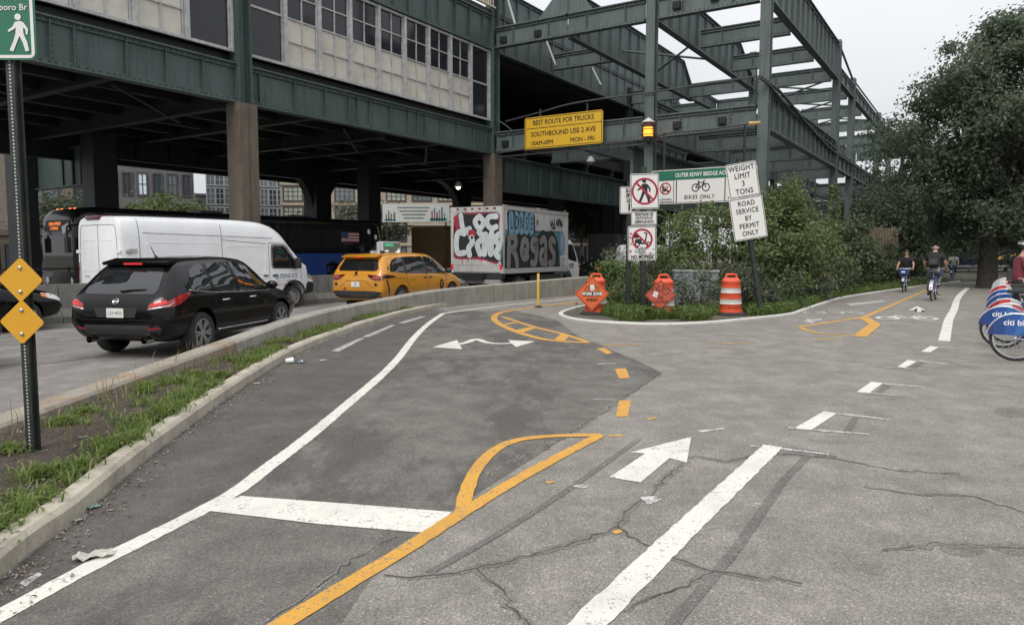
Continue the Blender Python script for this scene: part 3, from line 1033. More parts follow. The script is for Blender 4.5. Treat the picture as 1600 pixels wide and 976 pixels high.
# beam beyond the left pier, catching daylight
a, b = P(160, 268, 31.2), P(24, 268, 35.5)
mb, rv = MB(), RV()
d = (b - a).normalized(); n = Vector((d.y, -d.x, 0)); n = n if n.y < 0 else -n
mb.bar(Vector((a.x, a.y, 5.3)), Vector((b.x, b.y, 5.3)), .05, 1.65)
for z in (4.5, 6.12): mb.bar(Vector((a.x, a.y, z)), Vector((b.x, b.y, z)), .4, .06)
L = (b - a).length
for x in (1.6, 2.3, 3.2): 
    c = a + d * x + n * .05
    mb.bar(Vector((c.x, c.y, 4.5)), Vector((c.x, c.y, 6.1)), .05, .14)
mb.build('cross_girder', M_ST, via, world=True)
# pendant lamps under the deck
M_LAMP = emit('lamp_glow', (1.0, .84, .55), 5.0)
for (px, py, y, lit) in ((716, 292, 40, 1), (923, 253, 39, 0)):
    p = P(px, py, y)
    mb = MB(); mb.tube([p + Vector((0, 0, .25)), p + Vector((0, 0, 1.5))], .03, 6)
    o = mb.build('lamp_rod', M_STD, via, world=True)
    mb = MB(); mb.lathe([(.01, .30), (.12, .26), (.22, .05), (.24, 0), (.20, 0)], 14, Matrix.Translation(p)); mb.build('lamp_shade', pbr('lamp_enamel', (.5, .5, .48), .4), via, world=True, smooth=True)
    mb = MB(); mb.sphere(p + Vector((0, 0, -.02)), .12, 10, 6); mb.build('lamp_bulb', M_LAMP if lit else pbr('dull_bulb', (.45, .45, .42), .3), via, world=True, smooth=True)

# ---------------- open steel framework to the right
TM, TC, TD = 4.15, 8.2, 12.95
fr = thing('steel_framework', BW(0, TC, -.15), label='open grey-green steel framework of bare columns and girders against the sky', cat='steel frame')
ST = [0.0, 16.3, 22.2, 36.0, 44.5, 58]
for s in ST:
    for t in (TC, TD):
        top = 13.6 if s < 1 else (13.75 if abs(s - 16.3) < .1 else 12.75)
        if s < 1: top = 15.2
        column(fr, s, t, -.15, top, w=.40, d=.38)
    if s > 1:
        column(fr, s, .0, -.15, 12.6, w=.42, d=.4, mat=M_STD)
for s in (0, 5.5, 11, 16.3, 22.2, 29, 36.0, 44.5, 51, 58):
    st = s in (0, 16.3, 22.2, 36.0, 44.5, 58)
    up = (11.42, 12.34) if s < 1 else (11.5, 12.3)
    segs = [(.25, TM - .02), (TM + .02, TC - .3), (TC + .3, TD - .3)]
    for (t0, t1) in segs:
        if s in (5.5, 11) and (TM < t0 < TC or (s == 11 and t0 < TM)): continue
        girder(fr, s, t0, s, t1, up[0], up[1], 2.2, M_ST2, .36 if s < 1 else .3, rivets=s < 17, name='cross_beam')
        if s < 23 or st:
            girder(fr, s, t0, s, t1, 6.5, 7.42 if s < 1 else 7.3, 2.2, M_ST2, .34, rivets=s < 17, name='cross_beam')
girder(fr, .3, TD, 16.0, TD, 11.48, 13.5, 1.15, M_ST2)
girder(fr, .3, TC, 16.0, TC, 11.46, 13.45, 1.2, M_ST2, taper=(0, 3.0))
girder(fr, .3, TM, 17.0, TM, 11.38, 13.5, 1.2, M_ST2, taper=(0, 2.0))
girder(fr, .3, .02, 26.0, .02, 11.3, 14.4, 1.2, M_ST2, plate=[(.5, 2.2, 11.5, 12.6), (2.8, 4.0, 11.5, 12.5), (4.4, 6, 11.5, 12.4), (7.4, 9, 11.5, 12.4), (9.6, 11, 11.5, 12.4)])
girder(fr, .3, TD, 16.0, TD, 6.5, 8.0, 1.15, M_ST2)
girder(fr, .3, TC, 16.0, TC, 6.5, 8.1, 1.2, M_ST2)
girder(fr, .3, TM, 16.0, TM, 6.5, 7.9, 1.2, M_ST2, rivets=False)
for t in (TM, TC, TD):
    girder(fr, 16.6, t, 22, t, 11.5, 12.3, 2, M_ST2, .3, rivets=False)
    girder(fr, 22.5, t, 35.8, t, 11.5, 12.3, 2, M_ST2, .3, rivets=False)
    girder(fr, 36.3, t, 58, t, 11.5, 12.3, 2, M_ST2, .3, rivets=False)
    girder(fr, 16.6, t, 35.8, t, 6.5, 7.5, 1.6, M_ST2, .3, rivets=False)
    girder(fr, 36.3, t, 58, t, 6.5, 7.5, 1.6, M_ST2, .3, rivets=False)
# gable gussets where the rows start
for t in (TM,):
    mb = MB()
    T = Matrix.Translation(BW(-.12, t, 0)) @ Matrix.Rotation(BROT - math.pi / 2, 4, 'Z')
    mb.prism([(-1.5, 12.36), (1.3, 12.36), (.12, 13.75), (-.12, 13.75)], -.03, .03, M=T @ Matrix.Rotation(math.pi / 2, 4, 'X'))
    mb.box((0, 0, 13.0), (.16, .2, 1.3), M=T)
    mb.build('gusset', M_ST2, fr, world=True)
# pale diagonal struts, rods
M_STR = pbr('pale_strut', (.42, .43, .42), .5)
for (s, t0, t1, z0, z1) in ((.6, .35, 1.0, 14.3, 12.4), (4.5, .4, 1.0, 12.9, 11.5), (10.0, .4, 1.0, 12.6, 11.5)):
    mb = MB(); mb.bar(BW(s, t0, z0), BW(s, t1, z1), .12, .05); mb.build('strut', M_STR, fr, world=True)
class OneEach:
    def tube(self, pts, r, n):
        mb = MB(); mb.tube(pts, r, n); mb.build('tie_rod', M_ST2, fr, world=True)
    def build(self, *a, **k): pass
mb = OneEach()
mb.tube([BW(6, TM, 12.1), BW(11, TC, 12.1)], .06, 6); mb.tube([BW(11, TM, 12.1), BW(6, TC, 12.1)], .06, 6)
for s in (17, 23, 29.3):
    mb.tube([BW(s, TC, 11.9), BW(s + 5, TD, 11.9)], .06, 6); mb.tube([BW(s + 5, TC, 11.9), BW(s, TD, 11.9)], .06, 6)
mb.tube([BW(16.3, TD, 13.7), BW(22.2, TD, 12.7)], .07, 6); mb.tube([BW(22.2, TD, 12.72), BW(36, TD, 12.72)], .06, 6)
mb.tube([BW(36, TD, 12.72), BW(58, TD, 12.72)], .06, 6)
mb.build('tie_rod', M_ST2, fr, world=True)
# solid parapet panels under the framework
for k in range(9):
    s = .6 + k * 3.2
    flatbox('parapet_panel', s + .02, s + 3.18, TC - 1.2, TC - 1.05, 3.7, 6.2, M_ST2, fr)
flatbox('rail_beam', .5, 29, TC - 1.3, TC - .95, 6.22, 6.36, M_ST, fr)
for k in range(10):
    s = 30 + k * 3.2
    flatbox('parapet_panel', s + .02, s + 3.18, TC - 1.2, TC - 1.05, 3.2, 6.2, M_ST2, fr)
# small bearing brackets on the cross beams
for (t, z) in ((.7, 11.75), (2.6, 11.75), (9.3, 11.85), (10.9, 11.9), (9.4, 6.95), (11.3, 6.95), (.8, 6.85)):
    mb = MB(); mb.box(BW(-.10, t, z), (.08, .34, .30), BROT)
    for k in (-.12, 0, .12):
        mb.box(BW(-.15, t + k, z), (.12, .05, .26), BROT)
    mb.build('bracket', M_STD, fr, world=True)
def on_frame(px, py, s_off=-.2):
    """point on the plane s = s_off of the framework seen at px,py"""
    dr = ray(px, py); n = Vector((UX, UY, 0)); q = BW(s_off, 0, 0)
    k = (q - Vector((0, 0, CAM_H))).dot(n) / dr.dot(n)
    return Vector((0, 0, CAM_H)) + dr * k
# conduits and cables
M_CABLE = pbr('cable', (.045, .047, .047), .6)
def cable(parent, pts, r=.03, n=6, mat=None, name='cable'):
    mb = MB(); mb.tube(catmull(pts, 6), r, 6)
    return mb.build(name, mat or M_CABLE, parent, world=True, smooth=True)
cable(fr, [on_frame(*q, -.32) for q in ((775, 240), (830, 232), (900, 228), (1000, 219), (1045, 208), (1110, 202), (1180, 192))], .035)
cable(fr, [on_frame(*q, -.3) for q in ((775, 246), (840, 240), (1000, 226), (1040, 214), (1100, 207), (1180, 197))], .03)
cable(fr, [on_frame(*q, -.3) for q in ((790, 190), (850, 174), (885, 164), (930, 156), (1005, 146), (1100, 132), (1185, 119))], .035)
cable(fr, [P(1187, 119, 29), P(1200, 128, 29.4), P(1225, 150, 31), P(1262, 195, 36), P(1300, 235, 42), P(1340, 262, 50), P(1368, 282, 58)], .06)
cable(fr, [P(1187, 122, 29), P(1203, 134, 29.4), P(1222, 158, 31), P(1252, 190, 35), P(1300, 228, 42), P(1330, 254, 49), P(1362, 280, 58)], .05)
cable(fr, [P(1170, 193, 29), P(1188, 192, 28.9)], .07, mat=pbr('ochre_pipe', (.45, .3, .12), .6), name='conduit')
cable(via, [P(700, 258, 39), P(755, 262, 37), P(765, 280, 37), P(766, 318, 37)], .05)
cable(via, [P(776, 186, 36.4), P(800, 205, 36), P(785, 212, 36.2), P(776, 206, 36.3)], .03)
# lit amber signal lamp on the framework
p = BW(-.75, TC + .15, 0)
lc = P(1013, 200, p.y)
al = thing('warning_lamp', (lc.x, lc.y, lc.z - .35), label='lit amber warning lamp with conical cap on the steel column', cat='lamp')
c0 = Matrix.Translation(lc)
mb = MB(); mb.lathe([(.03, -.58), (.16, -.55), (.18, -.40), (.20, -.36)], 16, c0); mb.build('base', M_STD, al, world=True, smooth=True)
mb = MB(); mb.lathe([(.19, -.36), (.20, -.2), (.20, .02)], 16, c0); mb.build('lens', emit('amber_glow', (1.0, .27, .02), 2.6, (.5, .15, .02)), al, world=True, smooth=True)
mb = MB(); mb.sphere(lc + Vector((0, 0, -.18)), .09, 10, 8); mb.build('bulb', emit('bulb_glow', (1.0, .6, .2), 30), al, world=True, smooth=True)
mb = MB(); mb.lathe([(.205, .02), (.205, .22)], 16, c0); mb.build('collar', pbr('rust_red', (.22, .05, .03), .6), al, world=True, smooth=True)
mb = MB(); mb.lathe([(.28, .22), (.27, .25), (.02, .42)], 20, c0); mb.build('cap', pbr('pale_cap', (.5, .5, .46), .5), al, world=True)
mb = MB()
for z in (-.3, -.08, .1):
    mb.tube([lc + Vector((.31 * math.cos(k * math.pi / 8), .31 * math.sin(k * math.pi / 8), z)) for k in range(17)], .018, 6)
for k in range(4):
    th = k * math.pi / 2 + .4
    mb.bar(lc + Vector((.31 * math.cos(th), .31 * math.sin(th), -.32)), lc + Vector((.31 * math.cos(th), .31 * math.sin(th), .12)), .02, .02)
mb.bar(lc + Vector((0, 0, -.5)), BW(-.25, TC, lc.z - .5), .08, .08)
mb.build('guard', M_STD, al, world=True)
# pale roof hatches etc. on posts seen above the lower deck

# ================================================================ VEHICLES
def pchip(xs, ys, xq):
    xs, ys = np.asarray(xs, float), np.asarray(ys, float)
    h = np.diff(xs); dl = np.diff(ys) / h
    m = np.zeros(len(xs))
    for k in range(1, len(xs) - 1):
        if dl[k - 1] * dl[k] > 0:
            w1, w2 = 2 * h[k] + h[k - 1], h[k] + 2 * h[k - 1]
            m[k] = (w1 + w2) / (w1 / dl[k - 1] + w2 / dl[k])
    m[0], m[-1] = dl[0], dl[-1]
    i = np.clip(np.searchsorted(xs, xq, 'right') - 1, 0, len(xs) - 2)
    t = (xq - xs[i]) / h[i]
    return ((1 + 2 * t) * (1 - t) ** 2) * ys[i] + (t * (1 - t) ** 2) * h[i] * m[i] + (t * t * (3 - 2 * t)) * ys[i + 1] + (t * t * (t - 1)) * h[i] * m[i + 1]
def loft(stations, nx=80, nr=26, arches=(), arch_r=.38, arch_w=.5):
    """body skin from cross-sections (x, [(y,z)...] from the bottom middle to the top middle); wheel arches cut out. Returns bmesh-made mesh"""
    xs = np.array([s[0] for s in stations])
    rings = np.array([s[1] for s in stations])           # S,K,2
    K = rings.shape[1]
    xq = np.unique(np.concatenate([np.linspace(xs[0], xs[-1], nx), xs]))
    A = np.zeros((len(xq), K, 2))
    for k in range(K):
        for c in range(2):
            A[:, k, c] = pchip(xs, rings[:, k, c], xq)
    tq = np.linspace(0, K - 1, nr)
    tq = np.unique(np.concatenate([tq, np.arange(K)]))
    Rr = np.zeros((len(xq), len(tq), 2))
    for i in range(len(xq)):
        for c in range(2):
            Rr[i, :, c] = pchip(np.arange(K), A[i, :, c], tq)
    n = len(tq)
    vs, fs = [], []
    for i, x in enumerate(xq):
        for j in range(n): vs.append((x, max(Rr[i, j, 0], 0), Rr[i, j, 1]))
        for j in range(n - 2, 0, -1): vs.append((x, -max(Rr[i, j, 0], 0), Rr[i, j, 1]))
    m = 2 * n - 2
    for i in range(len(xq) - 1):
        for j in range(m):
            k = (j + 1) % m
            fs.append((i * m + j, i * m + k, (i + 1) * m + k, (i + 1) * m + j))
    fs.append(tuple(range(m - 1, -1, -1)))
    fs.append(tuple((len(xq) - 1) * m + j for j in range(m)))
    me = bpy.data.meshes.new('body')
    me.from_pydata(vs, [], fs)
    bm = bmesh.new(); bm.from_mesh(me)
    bmesh.ops.recalc_face_normals(bm, faces=bm.faces)
    bm.to_mesh(me); bm.free()
    if arches:
        o = bpy.data.objects.new('tmp', me); COL.objects.link(o)
        cut = MB()
        for (ax, az, ar, sy) in arches:
            cut.lathe([(ar, sy * .55 if sy > 0 else -1.4), (ar, 1.4 if sy > 0 else -.55)], 40, Matrix.Translation((ax, 0, az)), axis='Y')
        cme = cut.mesh('cut')
        bm = bmesh.new(); bm.from_mesh(cme); bmesh.ops.recalc_face_normals(bm, faces=bm.faces); bm.to_mesh(cme); bm.free()
        co = bpy.data.objects.new('cut', cme); COL.objects.link(co)
        md = o.modifiers.new('b', 'BOOLEAN'); md.object = co; md.operation = 'DIFFERENCE'; md.solver = 'EXACT'
        bpy.context.view_layer.update()
        dg = bpy.context.evaluated_depsgraph_get()
        me2 = bpy.data.meshes.new_from_object(o.evaluated_get(dg), depsgraph=dg)
        bpy.data.objects.remove(o); bpy.data.objects.remove(co)
        me = me2
        me.materials.clear()
    return me
class Skin:
    """lets parts follow a body's surface"""
    def __init__(self, me):
        self.me = me
        bm = bmesh.new(); bm.from_mesh(me)
        self.t = BVHTree.FromBMesh(bm); bm.free()
    def hit(self, view, a, b):
        if view == 'L': o, d = Vector((a, 3, b)), Vector((0, -1, 0))
        elif view == 'R': o, d = Vector((a, -3, b)), Vector((0, 1, 0))
        elif view == 'B': o, d = Vector((-9, a, b)), Vector((1, 0, 0))
        elif view == 'F': o, d = Vector((9, a, b)), Vector((-1, 0, 0))
        else: o, d = Vector((a, b, 6)), Vector((0, 0, -1))
        h = self.t.ray_cast(o, d)
        if h[0] is None:
            h = self.t.find_nearest(o + d * (3 if view in 'LR' else 6))
            return h[0], h[1]
        n = h[1]
        if n.dot(d) > 0: n = -n
        return h[0], n
    def patch(self, view, poly, off=.004, cuts=2, thick=.0):
        bm = bmesh.new()
        f = bm.faces.new([bm.verts.new((x, y, 0)) for x, y in poly])
        bmesh.ops.triangulate(bm, faces=[f])
        for _ in range(cuts):
            long = [e for e in bm.edges if e.calc_length() > .09]
            if not long: break
            bmesh.ops.subdivide_edges(bm, edges=long, cuts=1, use_grid_fill=False)
            bmesh.ops.triangulate(bm, faces=bm.faces)
        for v in bm.verts:
            p, n = self.hit(view, v.co.x, v.co.y)
            v.co = p + n * off
        bmesh.ops.recalc_face_normals(bm, faces=bm.faces)
        ref = {'L': Vector((0, 1, 0)), 'R': Vector((0, -1, 0)), 'B': Vector((-1, 0, 0)), 'F': Vector((1, 0, 0)), 'T': Vector((0, 0, 1))}[view]
        s = sum((f.normal * f.calc_area() for f in bm.faces), Vector())
        if s.dot(ref) < 0: bmesh.ops.reverse_faces(bm, faces=bm.faces)
        if thick:
            r = bmesh.ops.solidify(bm, geom=list(bm.faces), thickness=thick)
        me = bpy.data.meshes.new('patch')
        bm.to_mesh(me); bm.free()
        return me
    def line(self, view, pts, r=.004, off=0.0, step=.05):
        out = []
        for a, b in zip(pts[:-1], pts[1:]):
            k = max(1, int(math.dist(a, b) / step))
            out += [(a[0] + (b[0] - a[0]) * i / k, a[1] + (b[1] - a[1]) * i / k) for i in range(k)]
        out.append(pts[-1])
        P3 = []
        for x, y in out:
            p, n = self.hit(view, x, y)
            P3.append(p + n * off)
        mb = MB(); mb.tube(P3, r, 5)
        return mb.mesh('seam')
M_TYRE = pbr('tyre_rubber', (.022, .022, .022), .85, var=.3, scale=6, bump=.3, bscale=60)
M_ALLOY = pbr('alloy', (.52, .52, .53), .28, .85, var=.08)
M_HUB = pbr('wheel_steel', (.42, .42, .43), .4, .7)
M_DARKP = pbr('black_plastic', (.022, .022, .023), .55)
M_CGL = glass('car_glass', (.012, .013, .014), .02)
M_CHR = pbr('chrome', (.7, .7, .7), .12, 1.0, var=.03)
M_SEAM = pbr('panel_gap', (.01, .01, .01), .9)
M_RED = pbr('red_lens', (.32, .010, .012), .12, coat=.6, var=.1)
M_REDL = emit('red_light', (1.0, .02, .03), .28, (.4, .01, .01))
M_PLATE = pbr('number_plate', (.62, .62, .58), .5, var=.05)
M_INK = pbr('black_ink', (.015, .015, .017), .6, var=.1)
M_WINK = pbr('white_ink', (.75, .75, .73), .6, var=.05)
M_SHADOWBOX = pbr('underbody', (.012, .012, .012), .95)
def wheel(parent, x, y, z, r, w, side, style='alloy', spokes=7, rim_r=None):
    """tyre, rim and spokes; side = +1 when the outer face looks to +y"""
    rim_r = rim_r or r * .68
    T = Matrix.Translation((x, y, z)) @ Matrix.Rotation(0 if side > 0 else math.pi, 4, 'Z')
    whl = bpy.data.objects.new('wheel', None); COL.objects.link(whl); whl.parent = parent; whl.location = (0, 0, 0)
    h = w / 2
    mb = MB()
    mb.lathe([(rim_r, -h), (r * .93, -h), (r * .985, -h * .75), (r, -h * .3), (r, h * .3), (r * .985, h * .75), (r * .93, h), (rim_r, h), (rim_r * .97, h * .9)], 40, T, axis='Y', cap=False)
    mb.build('tyre', M_TYRE, whl, smooth=True, sharp=40)
    mb = MB()
    if style == 'steel':
        mb.lathe([(rim_r, h * .95), (rim_r * .9, h * .9), (rim_r * .86, h * .25), (rim_r * .55, h * .45), (rim_r * .5, h * .8), (rim_r * .2, h * .85), (.001, h * .7)], 28, T, axis='Y', cap=False)
        o = mb.build('rim', M_HUB, whl, smooth=True, sharp=40)
        for k in range(10):
            mb = MB()
            th = 2 * math.pi * k / 10
            mb.lathe([(rim_r * .085, h * .46), (rim_r * .085, h * .5)], 10, T @ Matrix.Translation((rim_r * .7 * math.cos(th), 0, rim_r * .7 * math.sin(th))), axis='Y')
            mb.build('rim_hole', M_SEAM, o)
    else:
        mb.lathe([(rim_r, h * .95), (rim_r * .93, h * .98), (rim_r * .9, h * .7), (rim_r * .88, -h * .5)], 36, T, axis='Y', cap=False)
        for k in range(spokes):
            th = 2 * math.pi * k / spokes
            ct, stt = math.cos(th), math.sin(th)
            for dth in (-.16, .16) if style == 'twin' else (0,):
                a = Vector((rim_r * .16 * math.cos(th), h * .72, rim_r * .16 * math.sin(th)))
                b = Vector((rim_r * .93 * math.cos(th + dth), h * .86, rim_r * .93 * math.sin(th + dth)))
                mb.bar(T @ a, T @ b, rim_r * (.17 if style == 'twin' else .24), h * .35, up=tuple(T.to_3x3() @ Vector((0, 1, 0))))
        mb.lathe([(rim_r * .25, h * .5), (rim_r * .24, h * .88), (rim_r * .1, h * .95), (.001, h * .95)], 18, T, axis='Y', cap=False)
        mb.build('rim', M_ALLOY, whl, smooth=True, sharp=30)
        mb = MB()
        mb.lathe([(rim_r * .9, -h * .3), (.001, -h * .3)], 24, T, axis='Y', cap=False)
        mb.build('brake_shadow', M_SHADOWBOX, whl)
    return whl
def addp(name, me, mat, parent, smooth=True):
    return link(name, me, mat, parent, smooth)
def wtext(body, size, view, at, mat, parent, skin=None, off=.006, **kw):
    """flat lettering on a body face; at = (a,b) in that view"""
    me = text_mesh(body, size, **kw)
    p, n = skin.hit(view, *at)
    if view == 'B': X, Y = Vector((0, -1, 0)), Vector((0, 0, 1))
    elif view == 'F': X, Y = Vector((0, 1, 0)), Vector((0, 0, 1))
    elif view == 'R': X, Y = Vector((1, 0, 0)), Vector((0, 0, 1))
    else: X, Y = Vector((-1, 0, 0)), Vector((0, 0, 1))
    for v in me.vertices:
        q = X * v.co.x + Y * v.co.y
        if view in 'BF': h, nn = skin.hit(view, at[0] + q.y, at[1] + q.z)
        else: h, nn = skin.hit(view, at[0] + q.x, at[1] + q.z)
        v.co = h + nn * off
    return link('lettering', me, mat, parent)
def veh(name, x, y, az, label, cat, z=-.146, group=None):
    """vehicle root: local +x points to compass az (degrees right of the camera's forward)"""
    return thing(name, (x, y, z), math.pi / 2 - R(az), label, cat, group)

# ring helper: bottom mid, sill, rocker, waist, belt, roof edge, roof, roof mid
def ring(zb, ws, wm, zm, wb, zbelt, wr, zr, zt):
    return [(0, zb), (ws * .8, zb), (ws, zb + .06), (wm, zm), (wb, zbelt), (wr, zr), (wr * .82, zr + (zt - zr) * .62), (wr * .4, zt - .008), (0, zt)]

def paint_mat(name, col, rough=.22, flake=.0, coat=1.0, film=.45):
    m, t, b = _new(name)
    v = _coord(t)
    n = _noise(t, v, 1.4, 6, .7)
    c = _ramp(t, n, [(.3, tuple(x * .9 for x in col)), (.7, tuple(min(1, x * 1.06) for x in col))])
    # road film gathers low on the body
    sx = t.nodes.new('ShaderNodeSeparateXYZ'); t.links.new(v, sx.inputs[0])
    d = _noise(t, v, 7, 6, .75)
    mr = t.nodes.new('ShaderNodeMapRange'); mr.inputs[1].default_value = .25; mr.inputs[2].default_value = .9; mr.inputs[3].default_value = film; mr.inputs[4].default_value = 0
    t.links.new(sx.outputs['Z'], mr.inputs[0])
    mu = t.nodes.new('ShaderNodeMath'); mu.operation = 'MULTIPLY'; t.links.new(mr.outputs[0], mu.inputs[0]); t.links.new(d, mu.inputs[1])
    c = _mix(t, mu.outputs[0], c, (.11, .10, .085))
    t.links.new(c, b.inputs['Base Color'])
    b.inputs['Roughness'].default_value = rough
    b.inputs['Coat Weight'].default_value = coat
    b.inputs['Coat Roughness'].default_value = .03
    if max(col) < .02: b.inputs['Specular IOR Level'].default_value = .1; b.inputs['Coat Weight'].default_value = .45
    MATS[name] = m
    return m
M_BLACKCAR = paint_mat('black_car_paint', (.004, .004, .0045), .25, film=.02)
M_TAXI = paint_mat('taxi_yellow', (.56, .235, .012), .35, coat=.7)
M_VANW = paint_mat('van_white', (.76, .77, .78), .4, coat=.5, film=.3)
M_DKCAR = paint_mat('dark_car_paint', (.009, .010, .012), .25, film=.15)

# ---------------------------------------------------------------- black SUV
def build_suv():
    t = veh('suv', *SUVPOS, label='black SUV with red rear lights and roof aerial beside the parapet', cat='car')
    st = [
        (-2.42, ring(.50, .62, .70, .62, .70, .78, .60, .86, .90)),
        (-2.37, ring(.40, .72, .86, .62, .82, .86, .70, .96, 1.00)),
        (-2.28, ring(.34, .78, .925, .66, .885, .97, .76, 1.07, 1.12)),
        (-2.08, ring(.30, .82, .945, .68, .91, 1.03, .72, 1.27, 1.32)),
        (-1.84, ring(.28, .84, .95, .70, .92, 1.05, .66, 1.48, 1.53)),
        (-1.66, ring(.27, .85, .95, .70, .92, 1.05, .63, 1.57, 1.625)),
        (-1.1, ring(.26, .86, .945, .70, .915, 1.04, .64, 1.61, 1.675)),
        (-.3, ring(.26, .86, .93, .68, .905, 1.01, .66, 1.62, 1.695)),
        (.35, ring(.26, .86, .93, .67, .90, .99, .64, 1.57, 1.655)),
        (.8, ring(.26, .86, .935, .68, .90, .98, .66, 1.36, 1.48)),
        (1.2, ring(.26, .86, .94, .68, .89, .97, .72, 1.10, 1.24)),
        (1.45, ring(.27, .85, .945, .68, .87, .95, .76, 1.00, 1.09)),
        (1.85, ring(.28, .80, .92, .66, .83, .89, .72, .94, 1.00)),
        (2.15, ring(.30, .72, .84, .62, .76, .80, .66, .86, .92)),
        (2.32, ring(.34, .62, .70, .56, .64, .70, .56, .76, .80)),
        (2.38, ring(.42, .50, .56, .54, .52, .62, .46, .66, .68)),
    ]
    RA, FA, WR = -1.45, 1.38, .365
    me = loft(st, arches=[(RA, WR, .44, 1), (RA, WR, .44, -1), (FA, WR, .44, 1), (FA, WR, .44, -1)])
    sk = Skin(me)
    addp('body', me, M_BLACKCAR, t).data.set_sharp_from_angle(angle=R(38))
    # rear glass
    rg = [(-.62, 1.07), (.62, 1.07), (.66, 1.14), (.57, 1.42), (.50, 1.505), (-.50, 1.505), (-.57, 1.42), (-.66, 1.14)]
    addp('rear_window', sk.patch('B', rg, .006, 4), M_CGL, t)
    mb = MB(); pr = [sk.hit('B', -.02, 1.13)[0] + Vector((-.03, 0, 0)), sk.hit('B', -.2, 1.15)[0] + Vector((-.035, 0, 0)), sk.hit('B', -.45, 1.16)[0] + Vector((-.03, 0, 0))]
    mb.tube(pr, [.03, .016, .01], 6); mb.build('wiper', M_DARKP, t, smooth=True)
    # spoiler
    mb = MB(); mb.prism([(-1.92, 1.535), (-1.60, 1.60), (-1.60, 1.66), (-1.95, 1.59)], -.60, .60, M=Matrix.Rotation(math.pi / 2, 4, 'X'))
    mb.build('spoiler', M_BLACKCAR, t, smooth=True, sharp=30, bevel=.015)
    mb = MB(); mb.box((-1.955, 0, 1.562), (.02, .34, .03)); mb.build('brake_light', M_REDL, t)
    for s, v in ((1, 'L'), (-1, 'R')):
        # side windows
        addp('quarter_window', sk.patch(v, [(-1.78, 1.14), (-1.12, 1.07), (-1.10, 1.555), (-1.30, 1.54), (-1.52, 1.45)], .005, 3), M_CGL, t)
        addp('side_window', sk.patch(v, [(-1.03, 1.065), (-.30, 1.035), (-.34, 1.575), (-.98, 1.56)], .005, 3), M_CGL, t)
        addp('side_window', sk.patch(v, [(-.20, 1.03), (.92, 1.015), (.90, 1.08), (.62, 1.33), (.36, 1.49), (.0, 1.56), (-.22, 1.575)], .005, 3), M_CGL, t)
        addp('belt_trim', sk.line(v, [(-1.78, 1.12), (-1.1, 1.05), (-.2, 1.015), (.95, 1.0)], .010, .004), M_CHR, t)
        for L_ in ([(-1.06, 1.56), (-1.06, 1.0), (-1.0, .78), (-.98, .50), (-.9, .36)], [(-.25, 1.57), (-.25, .34)], [(1.0, 1.0), (1.0, .6), (.92, .36)], [(-.95, .345), (.92, .345)]):
            addp('panel_gap', sk.line(v, L_, .005), M_SEAM, t)
        for hx in (-.72, .24):
            p, n = sk.hit(v, hx, .90)
            mb = MB(); mb.tube([p + n * .005 + Vector((-.11, 0, 0)), p + n * .035 + Vector((-.07, 0, 0)), p + n * .035 + Vector((.07, 0, .004)), p + n * .005 + Vector((.11, 0, 0))], .016, 8)
            mb.build('door_handle', M_CHR, t, smooth=True)
        addp('sill_trim', sk.line(v, [(-.93, .38), (.9, .38)], .016, .005), M_CHR, t)
        # mirror
        p, n = sk.hit(v, .86, 1.05)
        mb = MB(); mb.sphere(p + Vector((-.02, s * .14, .06)), .1, 14, 10, sc=(.7, 1.25, .8)); mb.bar(p, p + Vector((-.01, s * .12, .03)), .06, .05)
        mb.build('mirror', M_BLACKCAR, t, smooth=True)
        # tail lamp wraps from rear face to flank
        tl = addp('tail_light', sk.patch(v, [(-2.36, .86), (-2.30, .97), (-2.05, 1.06), (-1.74, 1.09), (-1.90, .98), (-2.1, .90)], .008, 3), M_RED, t)
        a, b = (.50, .86) if s > 0 else (-.86, -.50)
        bl = [(s * .58, .84), (s * .88, .90), (s * .90, 1.0), (s * .74, .98), (s * .60, .92)]
        addp('tail_light', sk.patch('B', bl, .008, 3), M_RED, t)
        addp('light_bar', sk.patch('B', [(s * .66, .89), (s * .86, .93), (s * .86, .965), (s * .68, .93)], .012, 2), M_REDL, t)
        addp('lamp_trim', sk.line('B', [(s * .57, .83), (s * .88, .885), (s * .91, .95)], .012, .008), M_CHR, t)
        addp('reflector', sk.patch('B', [(s * .56, .50), (s * .76, .52), (s * .76, .545), (s * .56, .53)], .006, 1), M_RED, t)
        addp('headlight', sk.patch('F', [(s * .46, .70), (s * .70, .72), (s * .78, .80), (s * .60, .79)], .006, 2), pbr('head_lens', (.6, .6, .6), .08, var=.02), t)
        mb = MB(); T = Matrix.Translation((-2.33, s * .50, .33)) @ Matrix.Rotation(math.pi / 2, 4, 'Y'); mb.lathe([(.055, -.1), (.055, .08), (.045, .08), (.045, -.1)], 16, T, cap=False)
        mb.build('exhaust', M_CHR, t, smooth=True)
        for ax in (RA, FA): wheel(t, ax, s * .815, WR, WR, .235, s, 'twin', 6)
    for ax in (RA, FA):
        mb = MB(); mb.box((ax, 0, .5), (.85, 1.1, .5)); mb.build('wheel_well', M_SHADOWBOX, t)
    addp('panel_gap', sk.line('B', [(-.86, .80), (-.62, .66), (.62, .66), (.86, .80)], .005), M_SEAM, t)
    addp('bumper_trim', sk.patch('B', [(-.72, .42), (.72, .42), (.80, .53), (.74, .58), (-.74, .58), (-.80, .53)], .006, 3), M_DARKP, t)
    addp('plate_recess', sk.patch('B', [(-.34, .70), (.34, .70), (.40, .86), (-.40, .86)], .003, 2), M_DARKP, t)
    addp('windscreen', sk.patch('T', [(.46, -.60), (1.30, -.70), (1.40, -.3), (1.42, 0), (1.40, .3), (1.30, .70), (.46, .60), (.42, 0)], .005, 4), M_CGL, t)
    p, n = sk.hit('B', 0, .775)
